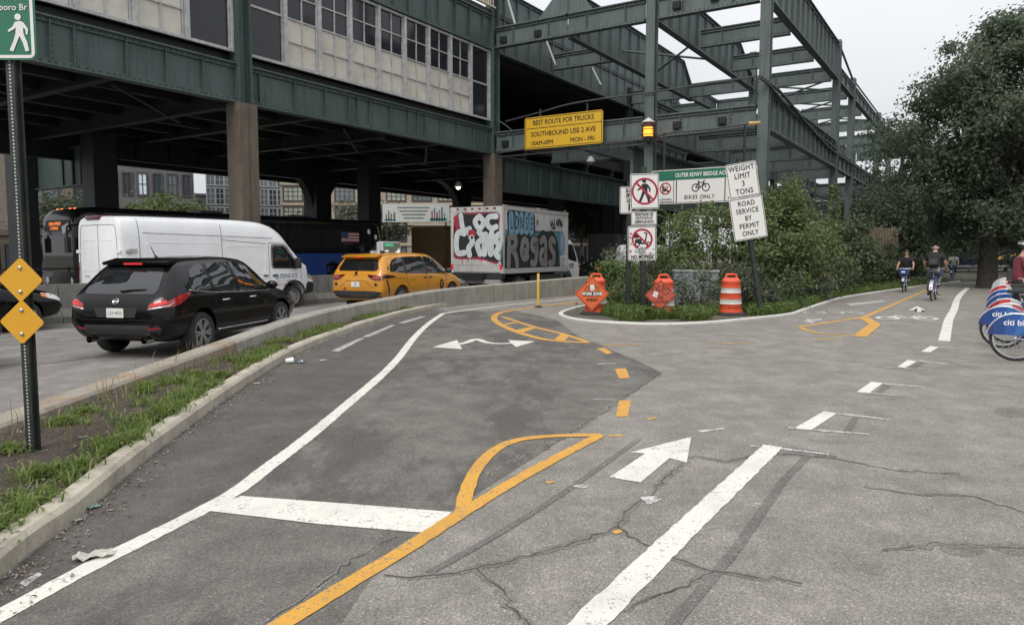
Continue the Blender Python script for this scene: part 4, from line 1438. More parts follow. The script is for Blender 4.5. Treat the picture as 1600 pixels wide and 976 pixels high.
    mb = MB(); mb.box(p + Vector((-.015, 0, 0)), (.012, .305, .152), bevel if False else 0); pl = mb.build('number_plate', M_PLATE, t)
    MT = Matrix.Translation(p + Vector((-.0225, 0, -.005))) @ Matrix.Rotation(-math.pi / 2, 4, 'Z') @ Matrix.Rotation(math.pi / 2, 4, 'X')
    lettering('LZK\u00b74053', .075, MT, pbr('plate_ink', (.03, .04, .10), .5), pl, wscale=.8)
    # round emblem
    p, n = sk.hit('B', 0, .955)
    mb = MB()
    c = p + n * .012
    s_ = n.cross(Vector((0, 0, 1))).normalized(); u_ = s_.cross(n)
    mb.tube([c + s_ * .048 * math.cos(k * math.pi / 10) + u_ * .048 * math.sin(k * math.pi / 10) for k in range(21)], .008, 6)
    mb.bar(c - s_ * .06, c + s_ * .06, .012, .024, up=tuple(u_)); mb.build('emblem', M_CHR, t, smooth=True)
    wtext('AWD', .035, 'B', (-.52, .70), M_CHR, t, sk)
    wtext('MURANO', .035, 'B', (.50, .70), M_CHR, t, sk)
    p, n = sk.hit('T', -1.35, 0)
    mb = MB(); mb.tube([p, p + Vector((-.14, 0, .2))], [.012, .005], 6); mb.lathe([(.035, 0), (.025, .03), (.01, .04)], 10, Matrix.Translation(p)); mb.build('aerial', M_DARKP, t)
    return t
SUVPOS = (-6.02, 14.3, 10)
suv = build_suv()

# ---------------------------------------------------------------- white high-roof van
def build_van():
    t = veh('panel_van', *VANPOS, label='white high-roof panel van with black roof edge lamp behind the SUV', cat='van')
    def vr(zb, w, top, wt, zs, crown=.05):
        return [(0, zb), (w * .8, zb), (w * .97, zb + .08), (w, .8), (w * .985, 1.35), (w * .95, zs), (wt * 1.05, top - .13), (wt * .86, top - .02), (0, top)]
    st = [
        (-3.36, vr(.52, .93, 2.58, .80, 2.15)),
        (-3.345, vr(.46, .985, 2.65, .83, 2.2)),
        (-3.29, vr(.42, 1.015, 2.69, .84, 2.2)),
        (-2.9, vr(.40, 1.025, 2.71, .845, 2.2)),
        (0, vr(.38, 1.03, 2.73, .85, 2.2)),
        (1.0, vr(.38, 1.03, 2.70, .83, 2.18)),
        (1.55, vr(.38, 1.03, 2.60, .80, 2.1)),
        (1.95, vr(.38, 1.03, 2.40, .78, 1.98)),
        (2.3, vr(.38, 1.02, 2.08, .76, 1.75)),
        (2.6, vr(.38, 1.01, 1.70, .76, 1.52)),
        (2.82, vr(.38, .995, 1.42, .78, 1.32)),
        (2.98, [(0, .38), (.78, .38), (.93, .46), (.97, .75), (.93, 1.0), (.86, 1.12), (.72, 1.20), (.5, 1.235), (0, 1.25)]),
        (3.2, [(0, .40), (.74, .40), (.88, .48), (.92, .72), (.88, .92), (.80, 1.01), (.66, 1.07), (.45, 1.10), (0, 1.11)]),
        (3.32, [(0, .44), (.66, .44), (.78, .52), (.80, .70), (.76, .84), (.70, .90), (.58, .94), (.4, .96), (0, .97)]),
        (3.37, [(0, .52), (.55, .52), (.64, .56), (.66, .66), (.62, .76), (.56, .80), (.48, .82), (.3, .83), (0, .83)]),
    ]
    RA, FA, WR = -1.95, 2.30, .36
    me = loft(st, 100, 30, arches=[(RA, WR, .44, 1), (RA, WR, .44, -1), (FA, WR + .02, .46, 1), (FA, WR + .02, .46, -1)])
    sk = Skin(me)
    addp('body', me, M_VANW, t).data.set_sharp_from_angle(angle=R(32))
    for s, v in ((1, 'L'), (-1, 'R')):
        addp('side_window', sk.patch(v, [(1.50, 1.30), (2.40, 1.28), (2.47, 1.34), (2.35, 1.50), (2.02, 1.90), (1.92, 1.96), (1.50, 1.96), (1.46, 1.90), (1.46, 1.36)], .006, 4), M_CGL, t)
        addp('window_seal', sk.line(v, [(1.47, 1.28), (2.42, 1.26), (2.50, 1.34), (2.04, 1.94), (1.93, 1.99), (1.46, 1.99), (1.43, 1.9), (1.43, 1.34), (1.47, 1.28)], .018, .0), M_DARKP, t)
        for L_ in ([(1.33, 2.05), (1.33, .46)], [(1.33, 2.05), (2.0, 2.05), (2.62, 1.30), (2.62, 1.05), (2.60, .9)], [(-.35, 2.55), (-.35, .45)], [(-.35, 2.12), (1.25, 2.02)], [(-2.85, 2.62), (-2.85, .5)]):
            addp('panel_gap', sk.line(v, L_, .007), M_SEAM, t)
        # pressed panels along the side
        def pressed(x0, x1, z0, z1, rr=.12):
            q = [(x0 + rr, z0), (x1 - rr, z0), (x1 - rr * .3, z0 + rr * .3), (x1, z0 + rr), (x1, z1 - rr), (x1 - rr * .3, z1 - rr * .3), (x1 - rr, z1), (x0 + rr, z1), (x0 + rr * .3, z1 - rr * .3), (x0, z1 - rr), (x0, z0 + rr), (x0 + rr * .3, z0 + rr * .3), (x0 + rr, z0)]
            addp('pressed_edge', sk.line(v, q, .012, -.003), M_VANW, t)
        pressed(-2.68, -.42, 1.12, 2.02); pressed(-.28, 1.2, 1.12, 1.95)
        addp('swage_line', sk.line(v, [(-2.75, 2.27), (1.5, 2.20)], .016, -.004), pbr('van_shade', (.36, .37, .38), .5), t)
        addp('swage_line', sk.line(v, [(-2.75, 1.0), (1.3, .98)], .012, -.004), M_VANW, t)
        for hx in (1.18, 1.52):
            p, n = sk.hit(v, hx, 1.05)
            mb = MB(); mb.box(p + n * .012, (.17, .04, .045)); mb.build('door_handle', M_DARKP, t, bevel=.012)
        p, n = sk.hit(v, 2.38, 1.28)
        mb = MB(); mb.box(p + Vector((-.02, s * .16, .14)), (.14, .20, .34)); mb.bar(p, p + Vector((0, s * .1, .02)), .08, .08); mb.build('mirror', M_DARKP, t, smooth=True, bevel=.05)
        addp('wheel_trim', sk.line(v, [(FA + .49 * math.cos(R(a)), WR + .02 + .49 * math.sin(R(a))) for a in range(0, 181, 12)], .035, -.01), M_DARKP, t)
        addp('lower_bumper', sk.patch(v, [(2.80, .42), (3.30, .48), (3.30, .78), (2.90, .82), (2.83, .70)], .01, 3), M_DARKP, t)
        addp('headlight', sk.patch(v, [(2.94, .93), (3.12, .88), (3.20, .98), (3.02, 1.15), (2.86, 1.16)], .008, 3), pbr('van_lamp', (.30, .31, .33), .06, var=.05, coat=1), t)
        addp('indicator', sk.patch(v, [(3.12, .86), (3.22, .84), (3.24, .95), (3.18, .97)], .011, 2), pbr('amber_lens', (.6, .18, .02), .15), t)
        for ax in (RA, FA): wheel(t, ax, s * .89, WR, WR, .23, s, 'steel')
        # rear lamps, hinges
        addp('tail_light', sk.patch('B', [(s * .90, .95), (s * .985, .95), (s * .96, 1.5), (s * .885, 1.5)], .006, 3), M_RED, t)
        p, n = sk.hit('B', s * .86, 1.78)
        mb = MB(); mb.box(p + Vector((-.01, s * .05, 0)), (.05, .16, .09)); mb.build('hinge', M_VANW, t, bevel=.01)
        addp('panel_gap', sk.line('B', [(s * .84, .62), (s * .86, 1.6), (s * .80, 2.36), (s * .74, 2.46), (0, 2.47)], .007), M_SEAM, t)
        q = [(s * .08, 1.28), (s * .66, 1.28), (s * .76, 1.36), (s * .72, 2.00), (s * .66, 2.06), (s * .08, 2.06)]
        addp('pressed_edge', sk.line('B', q + [q[0]], .012, -.003), M_VANW, t)
    # hardware clasp on rear corner
    p, n = sk.hit('R', -3.15, 1.80)
    mb = MB(); mb.lathe([(.09, 0), (.09, .03), (.05, .05), (.03, .05)], 14, Matrix.Translation(p) @ Matrix.Rotation(math.pi / 2, 4, 'X')); mb.box(p + Vector((.13, -.02, 0)), (.16, .04, .10)); mb.build('lock_hasp', pbr('steel_hasp', (.5, .5, .5), .35, .6), t, smooth=True)
    addp('panel_gap', sk.line('B', [(0, .60), (0, 2.47)], .007), M_SEAM, t)
    mb = MB(); mb.box((-3.34, 0, .50), (.2, 1.9, .16)); mb.build('rear_bumper', M_DARKP, t, bevel=.03)
    mb = MB(); mb.box((-3.22, .18, 2.665), (.36, .62, .12)); mb.build('roof_lamp', pbr('dark_red_lens', (.08, .01, .012), .2, coat=.5), t, bevel=.03, smooth=True)
    addp('windscreen', sk.patch('T', [(1.72, -.68), (2.70, -.74), (2.80, -.4), (2.82, 0), (2.80, .4), (2.70, .74), (1.72, .68), (1.66, 0)], .006, 4), M_CGL, t)
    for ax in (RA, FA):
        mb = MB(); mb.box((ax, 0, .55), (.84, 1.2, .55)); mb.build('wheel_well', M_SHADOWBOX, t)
    # door lettering
    wtext('QUEENS ICE', .20, 'R', (1.98, 1.02), pbr('blue_ink', (.02, .09, .25), .5), t, sk, off=.008, wscale=.85)
    wtext('CO 217-368-5719', .10, 'R', (1.98, .87), pbr('grey_ink', (.25, .28, .34), .5), t, sk, off=.008)
    wtext('917-400-6046', .125, 'R', (1.98, .745), pbr('red_ink', (.35, .03, .05), .5), t, sk, off=.008)
    wtext('TRANSIT', .06, 'B', (.55, 1.12), M_INK, t, sk, off=.008)
    return t
VANPOS = (-9.03, 22.1, 31)
van = build_van()

# ---------------------------------------------------------------- taxi minivan
def build_taxi():
    t = veh('taxi', *TAXIPOS, label='yellow taxi minivan with an advertising screen on its roof', cat='taxi')
    st = [
        (-2.58, ring(.46, .70, .78, .60, .78, .92, .66, 1.0, 1.02)),
        (-2.53, ring(.38, .80, .92, .62, .90, 1.00, .78, 1.10, 1.13)),
        (-2.44, ring(.32, .84, .965, .66, .95, 1.06, .80, 1.24, 1.28)),
        (-2.28, ring(.28, .87, .985, .68, .965, 1.08, .74, 1.50, 1.55)),
        (-2.12, ring(.26, .88, .99, .68, .97, 1.08, .70, 1.62, 1.68)),
        (-1.5, ring(.25, .89, .995, .68, .965, 1.06, .70, 1.67, 1.745)),
        (-.5, ring(.25, .89, .985, .68, .95, 1.04, .71, 1.69, 1.77)),
        (.3, ring(.25, .89, .98, .68, .945, 1.02, .70, 1.66, 1.74)),
        (.85, ring(.25, .89, .985, .68, .945, 1.01, .68, 1.49, 1.60)),
        (1.3, ring(.25, .89, .985, .68, .93, 1.0, .72, 1.24, 1.36)),
        (1.62, ring(.26, .88, .98, .68, .91, .98, .76, 1.05, 1.14)),
        (2.0, ring(.27, .82, .94, .66, .86, .90, .72, .97, 1.03)),
        (2.32, ring(.30, .72, .85, .62, .76, .80, .62, .86, .92)),
        (2.52, ring(.36, .58, .68, .56, .60, .68, .50, .72, .76)),
        (2.58, ring(.44, .46, .54, .52, .48, .60, .40, .63, .65)),
    ]
    RA, FA, WR = -1.55, 1.50, .35
    me = loft(st, arches=[(RA, WR, .425, 1), (RA, WR, .425, -1), (FA, WR, .425, 1), (FA, WR, .425, -1)])
    sk = Skin(me)
    addp('body', me, M_TAXI, t).data.set_sharp_from_angle(angle=R(38))
    addp('rear_window', sk.patch('B', [(-.68, 1.20), (.68, 1.20), (.74, 1.27), (.62, 1.55), (-.62, 1.55), (-.74, 1.27)], .006, 4), M_CGL, t)
    mb = MB(); mb.prism([(-2.40, 1.60), (-2.1, 1.66), (-2.1, 1.72), (-2.42, 1.645)], -.66, .66, M=Matrix.Rotation(math.pi / 2, 4, 'X')); mb.build('spoiler', M_TAXI, t, smooth=True, bevel=.015)
    mb = MB(); mb.box((-2.425, 0, 1.612), (.02, .30, .025)); mb.build('brake_light', M_REDL, t)
    for s, v in ((1, 'L'), (-1, 'R')):
        addp('quarter_window', sk.patch(v, [(-2.12, 1.18), (-1.35, 1.12), (-1.30, 1.60), (-1.55, 1.60), (-1.85, 1.52), (-2.05, 1.36)], .005, 3), M_CGL, t)
        addp('side_window', sk.patch(v, [(-1.22, 1.11), (-.12, 1.08), (-.16, 1.64), (-1.18, 1.62)], .005, 3), M_CGL, t)
        addp('side_window', sk.patch(v, [(-.02, 1.08), (1.22, 1.06), (1.2, 1.12), (.88, 1.40), (.62, 1.54), (.30, 1.62), (-.04, 1.64)], .005, 3), M_CGL, t)
        addp('window_post', sk.patch(v, [(-1.34, 1.10), (-1.22, 1.10), (-1.18, 1.62), (-1.30, 1.61)], .004, 2), M_DARKP, t)
        addp('window_post', sk.patch(v, [(-.12, 1.07), (-.02, 1.07), (-.04, 1.64), (-.16, 1.64)], .004, 2), M_DARKP, t)
        for L_ in ([(-1.28, 1.08), (-1.22, .8), (-1.05, .36)], [(-.07, 1.06), (-.07, .34)], [(1.15, 1.04), (1.12, .6), (1.02, .36)], [(-1.2, .95), (-2.2, 1.0)]):
            addp('panel_gap', sk.line(v, L_, .005), M_SEAM, t)
        for hx in (-.22, .10):
            p, n = sk.hit(v, hx, .96); mb = MB(); mb.box(p + n * .014, (.16, .03, .04)); mb.build('door_handle', M_DARKP, t, bevel=.01)
        p, n = sk.hit(v, 1.12, 1.10); mb = MB(); mb.sphere(p + Vector((0, s * .15, .05)), .11, 14, 10, sc=(.7, 1.2, .85)); mb.bar(p, p + Vector((0, s * .1, .02)), .06, .05); mb.build('mirror', M_DARKP, t, smooth=True)
        addp('tail_light', sk.patch(v, [(-2.50, .98), (-2.46, 1.10), (-2.0, 1.06), (-1.86, 1.02), (-2.1, .98)], .008, 3), pbr('dark_lens', (.05, .012, .012), .12, coat=.7), t)
        addp('tail_light', sk.patch('B', [(s * .40, 1.10), (s * .92, 1.05), (s * .94, .92), (s * .70, .92), (s * .52, .99)], .008, 3), MATS['dark_lens'], t)
        addp('light_bar', sk.patch('B', [(s * .62, 1.03), (s * .84, 1.02), (s * .84, .985), (s * .66, .985)], .012, 1), M_REDL, t)
        addp('lamp_tail', sk.patch(v, [(-2.36, .92), (-2.30, .94), (-2.2, .60), (-2.16, .42), (-2.26, .60)], .008, 2), M_DARKP, t)
        addp('arch_crease', sk.line(v, [(-2.2, .98), (-1.8, 1.0), (-1.4, .92), (-1.1, .72), (-.8, .55)], .008, .002), M_TAXI, t)
        addp('headlight', sk.patch(v, [(1.95, .86), (2.35, .76), (2.42, .70), (2.20, .72), (1.95, .80)], .006, 2), MATS['head_lens'], t)
        for ax in (RA, FA): wheel(t, ax, s * .86, WR, WR, .225, s, 'alloy', 10)
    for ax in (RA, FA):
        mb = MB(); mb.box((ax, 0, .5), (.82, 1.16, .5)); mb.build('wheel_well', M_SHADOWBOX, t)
    addp('bumper', sk.patch('B', [(-.86, .38), (.86, .38), (.90, .58), (.6, .60), (-.6, .60), (-.90, .58)], .01, 3), M_DARKP, t)
    addp('tailgate_crease', sk.line('B', [(-.62, .70), (-.36, .90), (.36, .90), (.62, .70)], .007), M_SEAM, t)
    p, n = sk.hit('B', 0, .80)
    mb = MB(); mb.box(p + Vector((-.02, 0, 0)), (.012, .31, .16)); pl = mb.build('number_plate', M_PLATE, t)
    MT = Matrix.Translation(p + Vector((-.028, 0, 0))) @ Matrix.Rotation(-math.pi / 2, 4, 'Z') @ Matrix.Rotation(math.pi / 2, 4, 'X')
    lettering('Y20\n570', .06, MT, MATS['plate_ink'], pl)
    wtext('SIENNA', .055, 'B', (0, 1.055), M_INK, t, sk, off=.01, space=1.5)
    p, n = sk.hit('B', 0, 1.13); mb = MB(); mb.lathe([(.06, 0), (.06, .012), (.03, .014)], 16, Matrix.Translation(p + n * .004) @ n.to_track_quat('Z', 'Y').to_matrix().to_4x4()); mb.build('emblem', M_CHR, t)
    for (a, b, m_) in ((.74, .80, M_INK), (-.74, .80, M_INK), (.42, .66, pbr('red_sticker', (.4, .02, .02), .5))):
        q = [(a + .05 * math.cos(k * math.pi / 6), b + .05 * math.sin(k * math.pi / 6)) for k in range(12)]
        addp('sticker', sk.patch('B', q, .012, 0), m_, t)
    # round T on the door, small side lettering
    for v, s in (('R', -1), ('L', 1)):
        q = [(.78 + .13 * math.cos(k * math.pi / 10), .70 + .17 * math.sin(k * math.pi / 10)) for k in range(20)]
        addp('door_roundel', sk.patch(v, q, .006, 1), M_INK, t)
        wtext('T', .2, v, (.78, .70), pbr('taxi_ink', (.5, .21, .015), .5), t, sk, off=.010, offset=.004)
        wtext('NYC', .05, v, (.55, .74), M_INK, t, sk, off=.008)
        wtext('O:-  O:-', .085, v, (-.95, .90), M_INK, t, sk, off=.008)
    q = [(-2.18 + .04 * math.cos(k * math.pi / 6), 1.28 + .05 * math.sin(k * math.pi / 6)) for k in range(12)]
    addp('sticker', sk.patch('R', q, .008, 0), M_INK, t)
    addp('windscreen', sk.patch('T', [(.55, -.62), (1.48, -.70), (1.58, 0), (1.48, .70), (.55, .62), (.5, 0)], .005, 4), M_CGL, t)
    # roof sign
    mb = MB(); mb.box((-.85, 0, 1.90), (1.05, .05, .42)); mb.box((-.85, 0, 1.90), (.98, .24, .38)); rs = mb.build('roof_sign', pbr('sign_case', (.45, .46, .46), .4), t, bevel=.01)
    for sg in (-1, 1):
        mb = MB(); mb.box((-.85, sg * .124, 1.905), (.90, .006, .33)); mb.build('screen', emit('ad_screen', (.06, .075, .06), 1.0), rs)
        mb = MB(); mb.box((-1.02, sg * .129, 2.0), (.46, .004, .08)); mb.build('screen_banner', emit('ad_green', (.05, .42, .2), .9), rs)
        mb = MB(); mb.prism([(-.75, 1.75), (-.42, 1.75), (-.42, 1.83), (-.5, 1.90), (-.55, 1.82), (-.62, 1.80), (-.68, 1.77)], -sg * .128, -sg * .131, M=Matrix.Rotation(math.pi / 2, 4, 'X')); mb.build('screen_picture', emit('ad_white', (.8, .8, .75), .8), rs)
        mb = MB(); mb.box((-1.15, sg * .129, 1.81), (.2, .004, .05)); mb.build('screen_caption', emit('ad_white', (.8, .8, .75), .8), rs)
    mb = MB(); mb.box((-.85, 0, 1.715), (1.3, .9, .035)); mb.box((-1.5, 0, 1.76), (.16, .5, .1)); rk = mb.build('roof_rack', M_DARKP, t, bevel=.008)
    MT = Matrix.Translation((-1.585, 0, 1.765)) @ Matrix.Rotation(-math.pi / 2, 4, 'Z') @ Matrix.Rotation(math.pi / 2, 4, 'X')
    mb = MB(); mb.box((-1.582, 0, 1.765), (.004, .34, .09)); mb.build('number_board', emit('taxi_number_board', (.7, .68, .6), .6), rk)
    lettering('6P64', .10, MT @ Matrix.Translation((0, 0, .004)), M_INK, rk)
    return t
TAXIPOS = (-3.6, 24.6, 26)
taxi = build_taxi()

# ---------------------------------------------------------------- graffiti box truck
def cab_ring(w, zb, z1, zt, wt):
    return [(0, zb), (w * .8, zb), (w * .98, zb + .06), (w, z1 * .75), (w * .99, z1), (w * .95, z1 + (zt - z1) * .45), (wt, zt - .10), (wt * .8, zt - .015), (0, zt)]
def sidemat(x0, z):                                  # plane x right, y up on the truck's right side (looking at -y face)
    return Matrix.Rotation(math.pi / 2, 4, 'X')
def build_truck():
    t = veh('box_truck', *TRUCKPOS, label='white box truck covered in grey, blue and silver graffiti', cat='truck')
    L0, L1, W, Z0, Z1 = -3.4, 2.6, 2.4, .95, 3.56
    m, tr, b = _new('truck_box_white')
    v = _coord(tr)
    c = _ramp(tr, _noise(tr, v, 1.3, 7, .7), [(.3, (.34, .34, .33)), (.7, (.54, .54, .53))])
    mp = tr.nodes.new('ShaderNodeMapping'); mp.inputs['Scale'].default_value = (5, 5, .3); tr.links.new(v, mp.inputs['Vector'])
    c = _mix(tr, _ramp(tr, _noise(tr, mp.outputs[0], 1.5, 6, .7), [(.48, (0, 0, 0)), (.75, (.75,) * 3)]), c, (.17, .15, .125))
    tr.links.new(c, b.inputs['Base Color']); b.inputs['Roughness'].default_value = .5
    MATS['truck_box_white'] = m
    mb = MB(); mb.box(((L0 + L1) / 2, 0, (Z0 + Z1) / 2), (L1 - L0, W, Z1 - Z0)); mb.build('cargo_box', m, t, bevel=.015)
    M_AL = pbr('truck_trim', (.48, .48, .47), .45, .3, var=.2, scale=3, dirt=(.16, .13, .10), dscale=3, damt=.7)
    for y in (-1, 1):
        for z, h in ((Z1 - .05, .14), (Z0 + .08, .2)):
            mb = MB(); mb.box(((L0 + L1) / 2, y * (W / 2 + .008), z), (L1 - L0 + .02, .03, h)); mb.build('rail', M_AL, t)
        for x in (L0 + .04, L1 - .04):
            mb = MB(); mb.box((x, y * (W / 2 + .006), (Z0 + Z1) / 2), (.10, .03, Z1 - Z0 - .36)); mb.build('corner_post', M_AL, t)
    for y in (-1, 1):
        mb = MB(); mb.box((L0 - .02, y * (W / 2 - .06), (Z0 + Z1) / 2), (.05, .12, Z1 - Z0)); mb.build('rear_frame', m, t)
    mb = MB(); mb.box((L0 - .02, 0, Z1 - .11), (.05, W - .24, .22)); mb.build('rear_frame', m, t)
    for k in range(6):
        mb = MB(); mb.box((L0 - .05, -.85 + k * .34, Z1 - .08), (.02, .12, .06)); mb.build('marker_light', pbr('marker_red', (.16, .02, .02), .3), t)
    # roller door slats
    n = 9
    for k in range(n):
        z = Z0 + .04 + (Z1 - .24 - Z0) * (k + .5) / n
        mb = MB(); mb.box((L0 - .012, 0, z), (.03, W - .25, (Z1 - .24 - Z0) / n - .012)); mb.build('door_slat', m, t)
    # graffiti: flat paint on the faces
    G_ = lambda nm, c: pbr(nm, c, .6, var=.15, scale=2.5)
    gk, gg, gs, gb, gt, gr, gw = G_('spray_black', (.016, .016, .018)), G_('spray_grey', (.165, .16, .15)), G_('spray_silver', (.47, .51, .52)), G_('spray_blue', (.14, .25, .33)), G_('spray_teal', (.07, .17, .20)), G_('spray_red', (.30, .025, .05)), G_('spray_white', (.6, .6, .58))
    def face(view):
        if view == 'R': return lambda x, z, o: (x, -W / 2 - .002 - o, z)
        return lambda y, z, o: (L0 - .030 - o, -y, z)
    def blob(view, pts, mat, o, smooth=4, name='graffiti_shape'):
        f = face(view)
        q = catmull(pts, smooth, True) if smooth else pts
        bm = bmesh.new(); fa = bm.faces.new([bm.verts.new(f(a, b_, o)) for a, b_ in q]); bmesh.ops.triangulate(bm, faces=[fa])
        me = bpy.data.meshes.new(name); bm.to_mesh(me); bm.free()
        return link(name, me, mat, t)
    def bubble(view, body, size, x, z, fill, o, fat=.05, edge=.045, wsc=1.0, hsc=1.0, space=1.0, jig=0):
        f = face(view)
        for ch_off, mat, oo in ((fat + edge, gk, o), (fat, fill, o + .004)):
            me = text_mesh(body, size, offset=ch_off, space=space)
            for v_ in me.vertices:
                a, b_ = v_.co.x * wsc, v_.co.y * hsc
                b_ += jig * math.sin(a * 3.1)
                v_.co = f(x + a, z + b_, oo)
            link('graffiti_letters', me, mat, t)
    # side
    blob('R', [(-3.25, 1.15), (-3.25, 2.5), (-2.9, 2.65), (-1.0, 2.55), (.6, 2.6), (1.5, 2.72), (2.1, 2.6), (2.3, 2.2), (2.1, 1.7), (1.75, 1.15)], gt, .002, 4)
    blob('R', [(-3.2, 1.12), (-3.25, 1.9), (-3.1, 2.42), (-2.5, 2.5), (-1.9, 2.4), (-1.2, 2.42), (-.6, 2.4), (0, 2.72), (.5, 2.62), (.9, 2.72), (1.4, 2.4), (1.62, 1.9), (1.65, 1.3), (1.5, 1.12)], gk, .004, 5)
    # "Regas" as fat hand-drawn letters
    def fat_letter(pts, w, x, z, fill, o, edge=.05, view='R', sc=1.0):
        f = face(view)
        q = [(x + a * sc, z + b_ * sc) for a, b_ in catmull(pts, 6)]
        for ww, mat, oo in ((w + 2 * edge, gk, o), (w, fill, o + .004)):
            mb = MB()
            mb.strip(q, ww, 0)
            # round ends and joints
            for (a, b_) in q[::2] + [q[-1]]:
                k0 = len(mb.v)
                mb.v += [(a + ww / 2 * math.cos(i * math.pi / 6), b_ + ww / 2 * math.sin(i * math.pi / 6), 0) for i in range(12)]
                mb.f.append(tuple(k0 + i for i in range(12))); mb.mi.append(0)
            mb.v = [f(a, b_, oo + random.uniform(0, .0006)) for a, b_, _ in mb.v]
            mb.build('graffiti_letter', mat, t)
    R_ = [[(-.45, 0), (-.42, .6), (-.40, 1.1)], [(-.40, 1.1), (0, 1.16), (.15, .95), (0, .72), (-.3, .65)], [(-.1, .62), (.15, .35), (.25, 0)]]
    e_ = [[(-.22, .55), (.2, .62), (.18, .95), (-.12, 1.0), (-.28, .6), (-.1, .30), (.22, .36)]]
    g_ = [[(.2, 1.0), (-.1, 1.05), (-.2, .78), (0, .62), (.22, .8), (.24, 1.0), (.24, .5), (.12, .1), (-.2, .08)]]
    a_ = [[(-.2, 1.0), (.05, 1.12), (.22, .92), (.22, .5), (.24, .05)], [(.2, .60), (-.15, .58), (-.25, .3), (-.08, .08), (.2, .25)]]
    s_ = [[(.24, 1.0), (.0, 1.10), (-.2, .92), (.0, .66), (.22, .42), (.15, .1), (-.22, .05)]]
    xx = -2.55
    for ltr, adv in ((R_, .92), (e_, .82), (g_, .86), (a_, .84), (s_, .8)):
        for k, p_ in enumerate(ltr): fat_letter(p_, .30, xx, 1.24, gg, .008 + .010 * (1 - k % 2), .045, sc=1.0)
        for k, p_ in enumerate(ltr):
            f = face('R')
            q = [(xx + a, 1.24 + b_) for a, b_ in catmull(p_, 6)]
            mb = MB(); mb.strip(q, .29, 0); mb.v = [f(a, b_, .0245) for a, b_, _ in mb.v]; mb.build('graffiti_letter', gg, t)
        xx += adv
    # blue throw-up, top left
    blob('R', [(-2.95, 2.50), (-3.05, 3.0), (-3.02, 3.38), (-2.3, 3.42), (-1.2, 3.38), (-.75, 3.3), (-.7, 2.9), (-.75, 2.55), (-1.4, 2.42), (-2.2, 2.40)], gk, .006, 4)
    for k in range(5):
        x0 = -2.78 + k * .43
        blob('R', [(x0 - .19, 2.56), (x0 - .22, 3.0), (x0 - .16, 3.34), (x0 + .06, 3.38), (x0 + .17, 3.26), (x0 + .15, 2.9), (x0 + .20, 2.6), (x0 + .02, 2.48)], gb, .028, 5)
    for k, ch in enumerate('LONSE'):
        me = text_mesh(ch, .62, offset=.004)
        me2 = me
        f = face('R')
        for v_ in me2.vertices: v_.co = f(-2.78 + k * .43 + v_.co.x * .62, 2.92 + v_.co.y * 1.25, .032)
        link('graffiti_letters', me2, gk, t)
    for k, ch in enumerate('R2GB'):
        me = text_mesh(ch, .17, offset=.006); f = face('R')
        for v_ in me.vertices: v_.co = f(-2.5 + v_.co.x, 3.22 - .17 * k + v_.co.y, .036)
        link('graffiti_letters', me, gk, t)
    me = text_mesh('JR.', .28, offset=.004); f = face('R')
    for v_ in me.vertices: v_.co = f(-.45 + v_.co.x * .8, 3.02 + v_.co.y, .006)
    link('graffiti_letters', me, gk, t)
    me = text_mesh('VAL WM', .34, offset=.012); f = face('R')
    for v_ in me.vertices: v_.co = f(1.35 + v_.co.x * .9, 2.98 + v_.co.y * 1.3 + .1 * math.sin(v_.co.x * 5), .006)
    link('graffiti_letters', me, gk, t)
    for k in range(7):
        blob('R', [(.75 + k * .2, 2.96), (.80 + k * .2, 3.22 + .06 * (k % 3)), (.86 + k * .2, 2.96)], gk, .005, 0)
    blob('R', [(1.75, 1.9), (1.72, 2.5), (1.95, 2.75), (2.2, 2.5), (2.22, 1.9), (2.0, 1.5)], gb, .010, 5)
    blob('R', [(1.9, 2.0), (1.88, 2.4), (2.0, 2.5), (2.1, 2.3), (2.05, 1.9)], pbr('spray_mauve', (.33, .32, .37), .6), .014, 5)
    blob('R', [(1.78, 1.15), (2.34, 1.15), (2.34, 1.62), (1.78, 1.62)], gw, .018, 0, 'notice')
    for k in range(5):
        blob('R', [(1.86, 1.55 - k * .085), (2.26, 1.55 - k * .085), (2.26, 1.515 - k * .085), (1.86, 1.515 - k * .085)], gk, .021, 0, 'notice_line')
    # rear door: red halo, black ground, silver letters
    blob('B', [(-1.05, 1.55), (-1.1, 2.2), (-.95, 2.7), (-1.05, 3.2), (-.3, 3.38), (.5, 3.35), (1.08, 3.22), (1.0, 2.7), (1.06, 2.2), (1.0, 1.35), (.4, 1.45), (-.2, 1.5)], gr, .002, 5)
    blob('B', [(-1.0, 1.65), (-1.02, 2.2), (-.98, 2.55), (-.75, 2.75), (-.72, 3.24), (.1, 3.26), (.96, 3.26), (.95, 2.75), (1.06, 2.5), (1.02, 1.9), (1.04, 1.45), (.7, 1.42), (.1, 1.58), (-.5, 1.56)], gk, .005, 5)
    for k in range(5):
        blob('B', [(-.7 + k * .3, 1.62), (-.68 + k * .3, 1.20 + .1 * (k % 3)), (-.63 + k * .3, 1.62)], gr, .004, 0)
    for ch, pts_ in (('L', [[(-.22, .55), (-.1, .0), (.2, .02)]]), ('O', [[(0, .5), (-.2, .3), (0, .02), (.2, .25), (.02, .5)]]), ('C', [[(.22, .48), (-.1, .46), (-.2, .22), (0, .02), (.22, .08)]])):
        x0 = {'L': -.5, 'O': .15, 'C': .7}[ch]
        for p_ in pts_: fat_letter(p_, .22, x0, 2.68, gs, .010, .03, 'B')
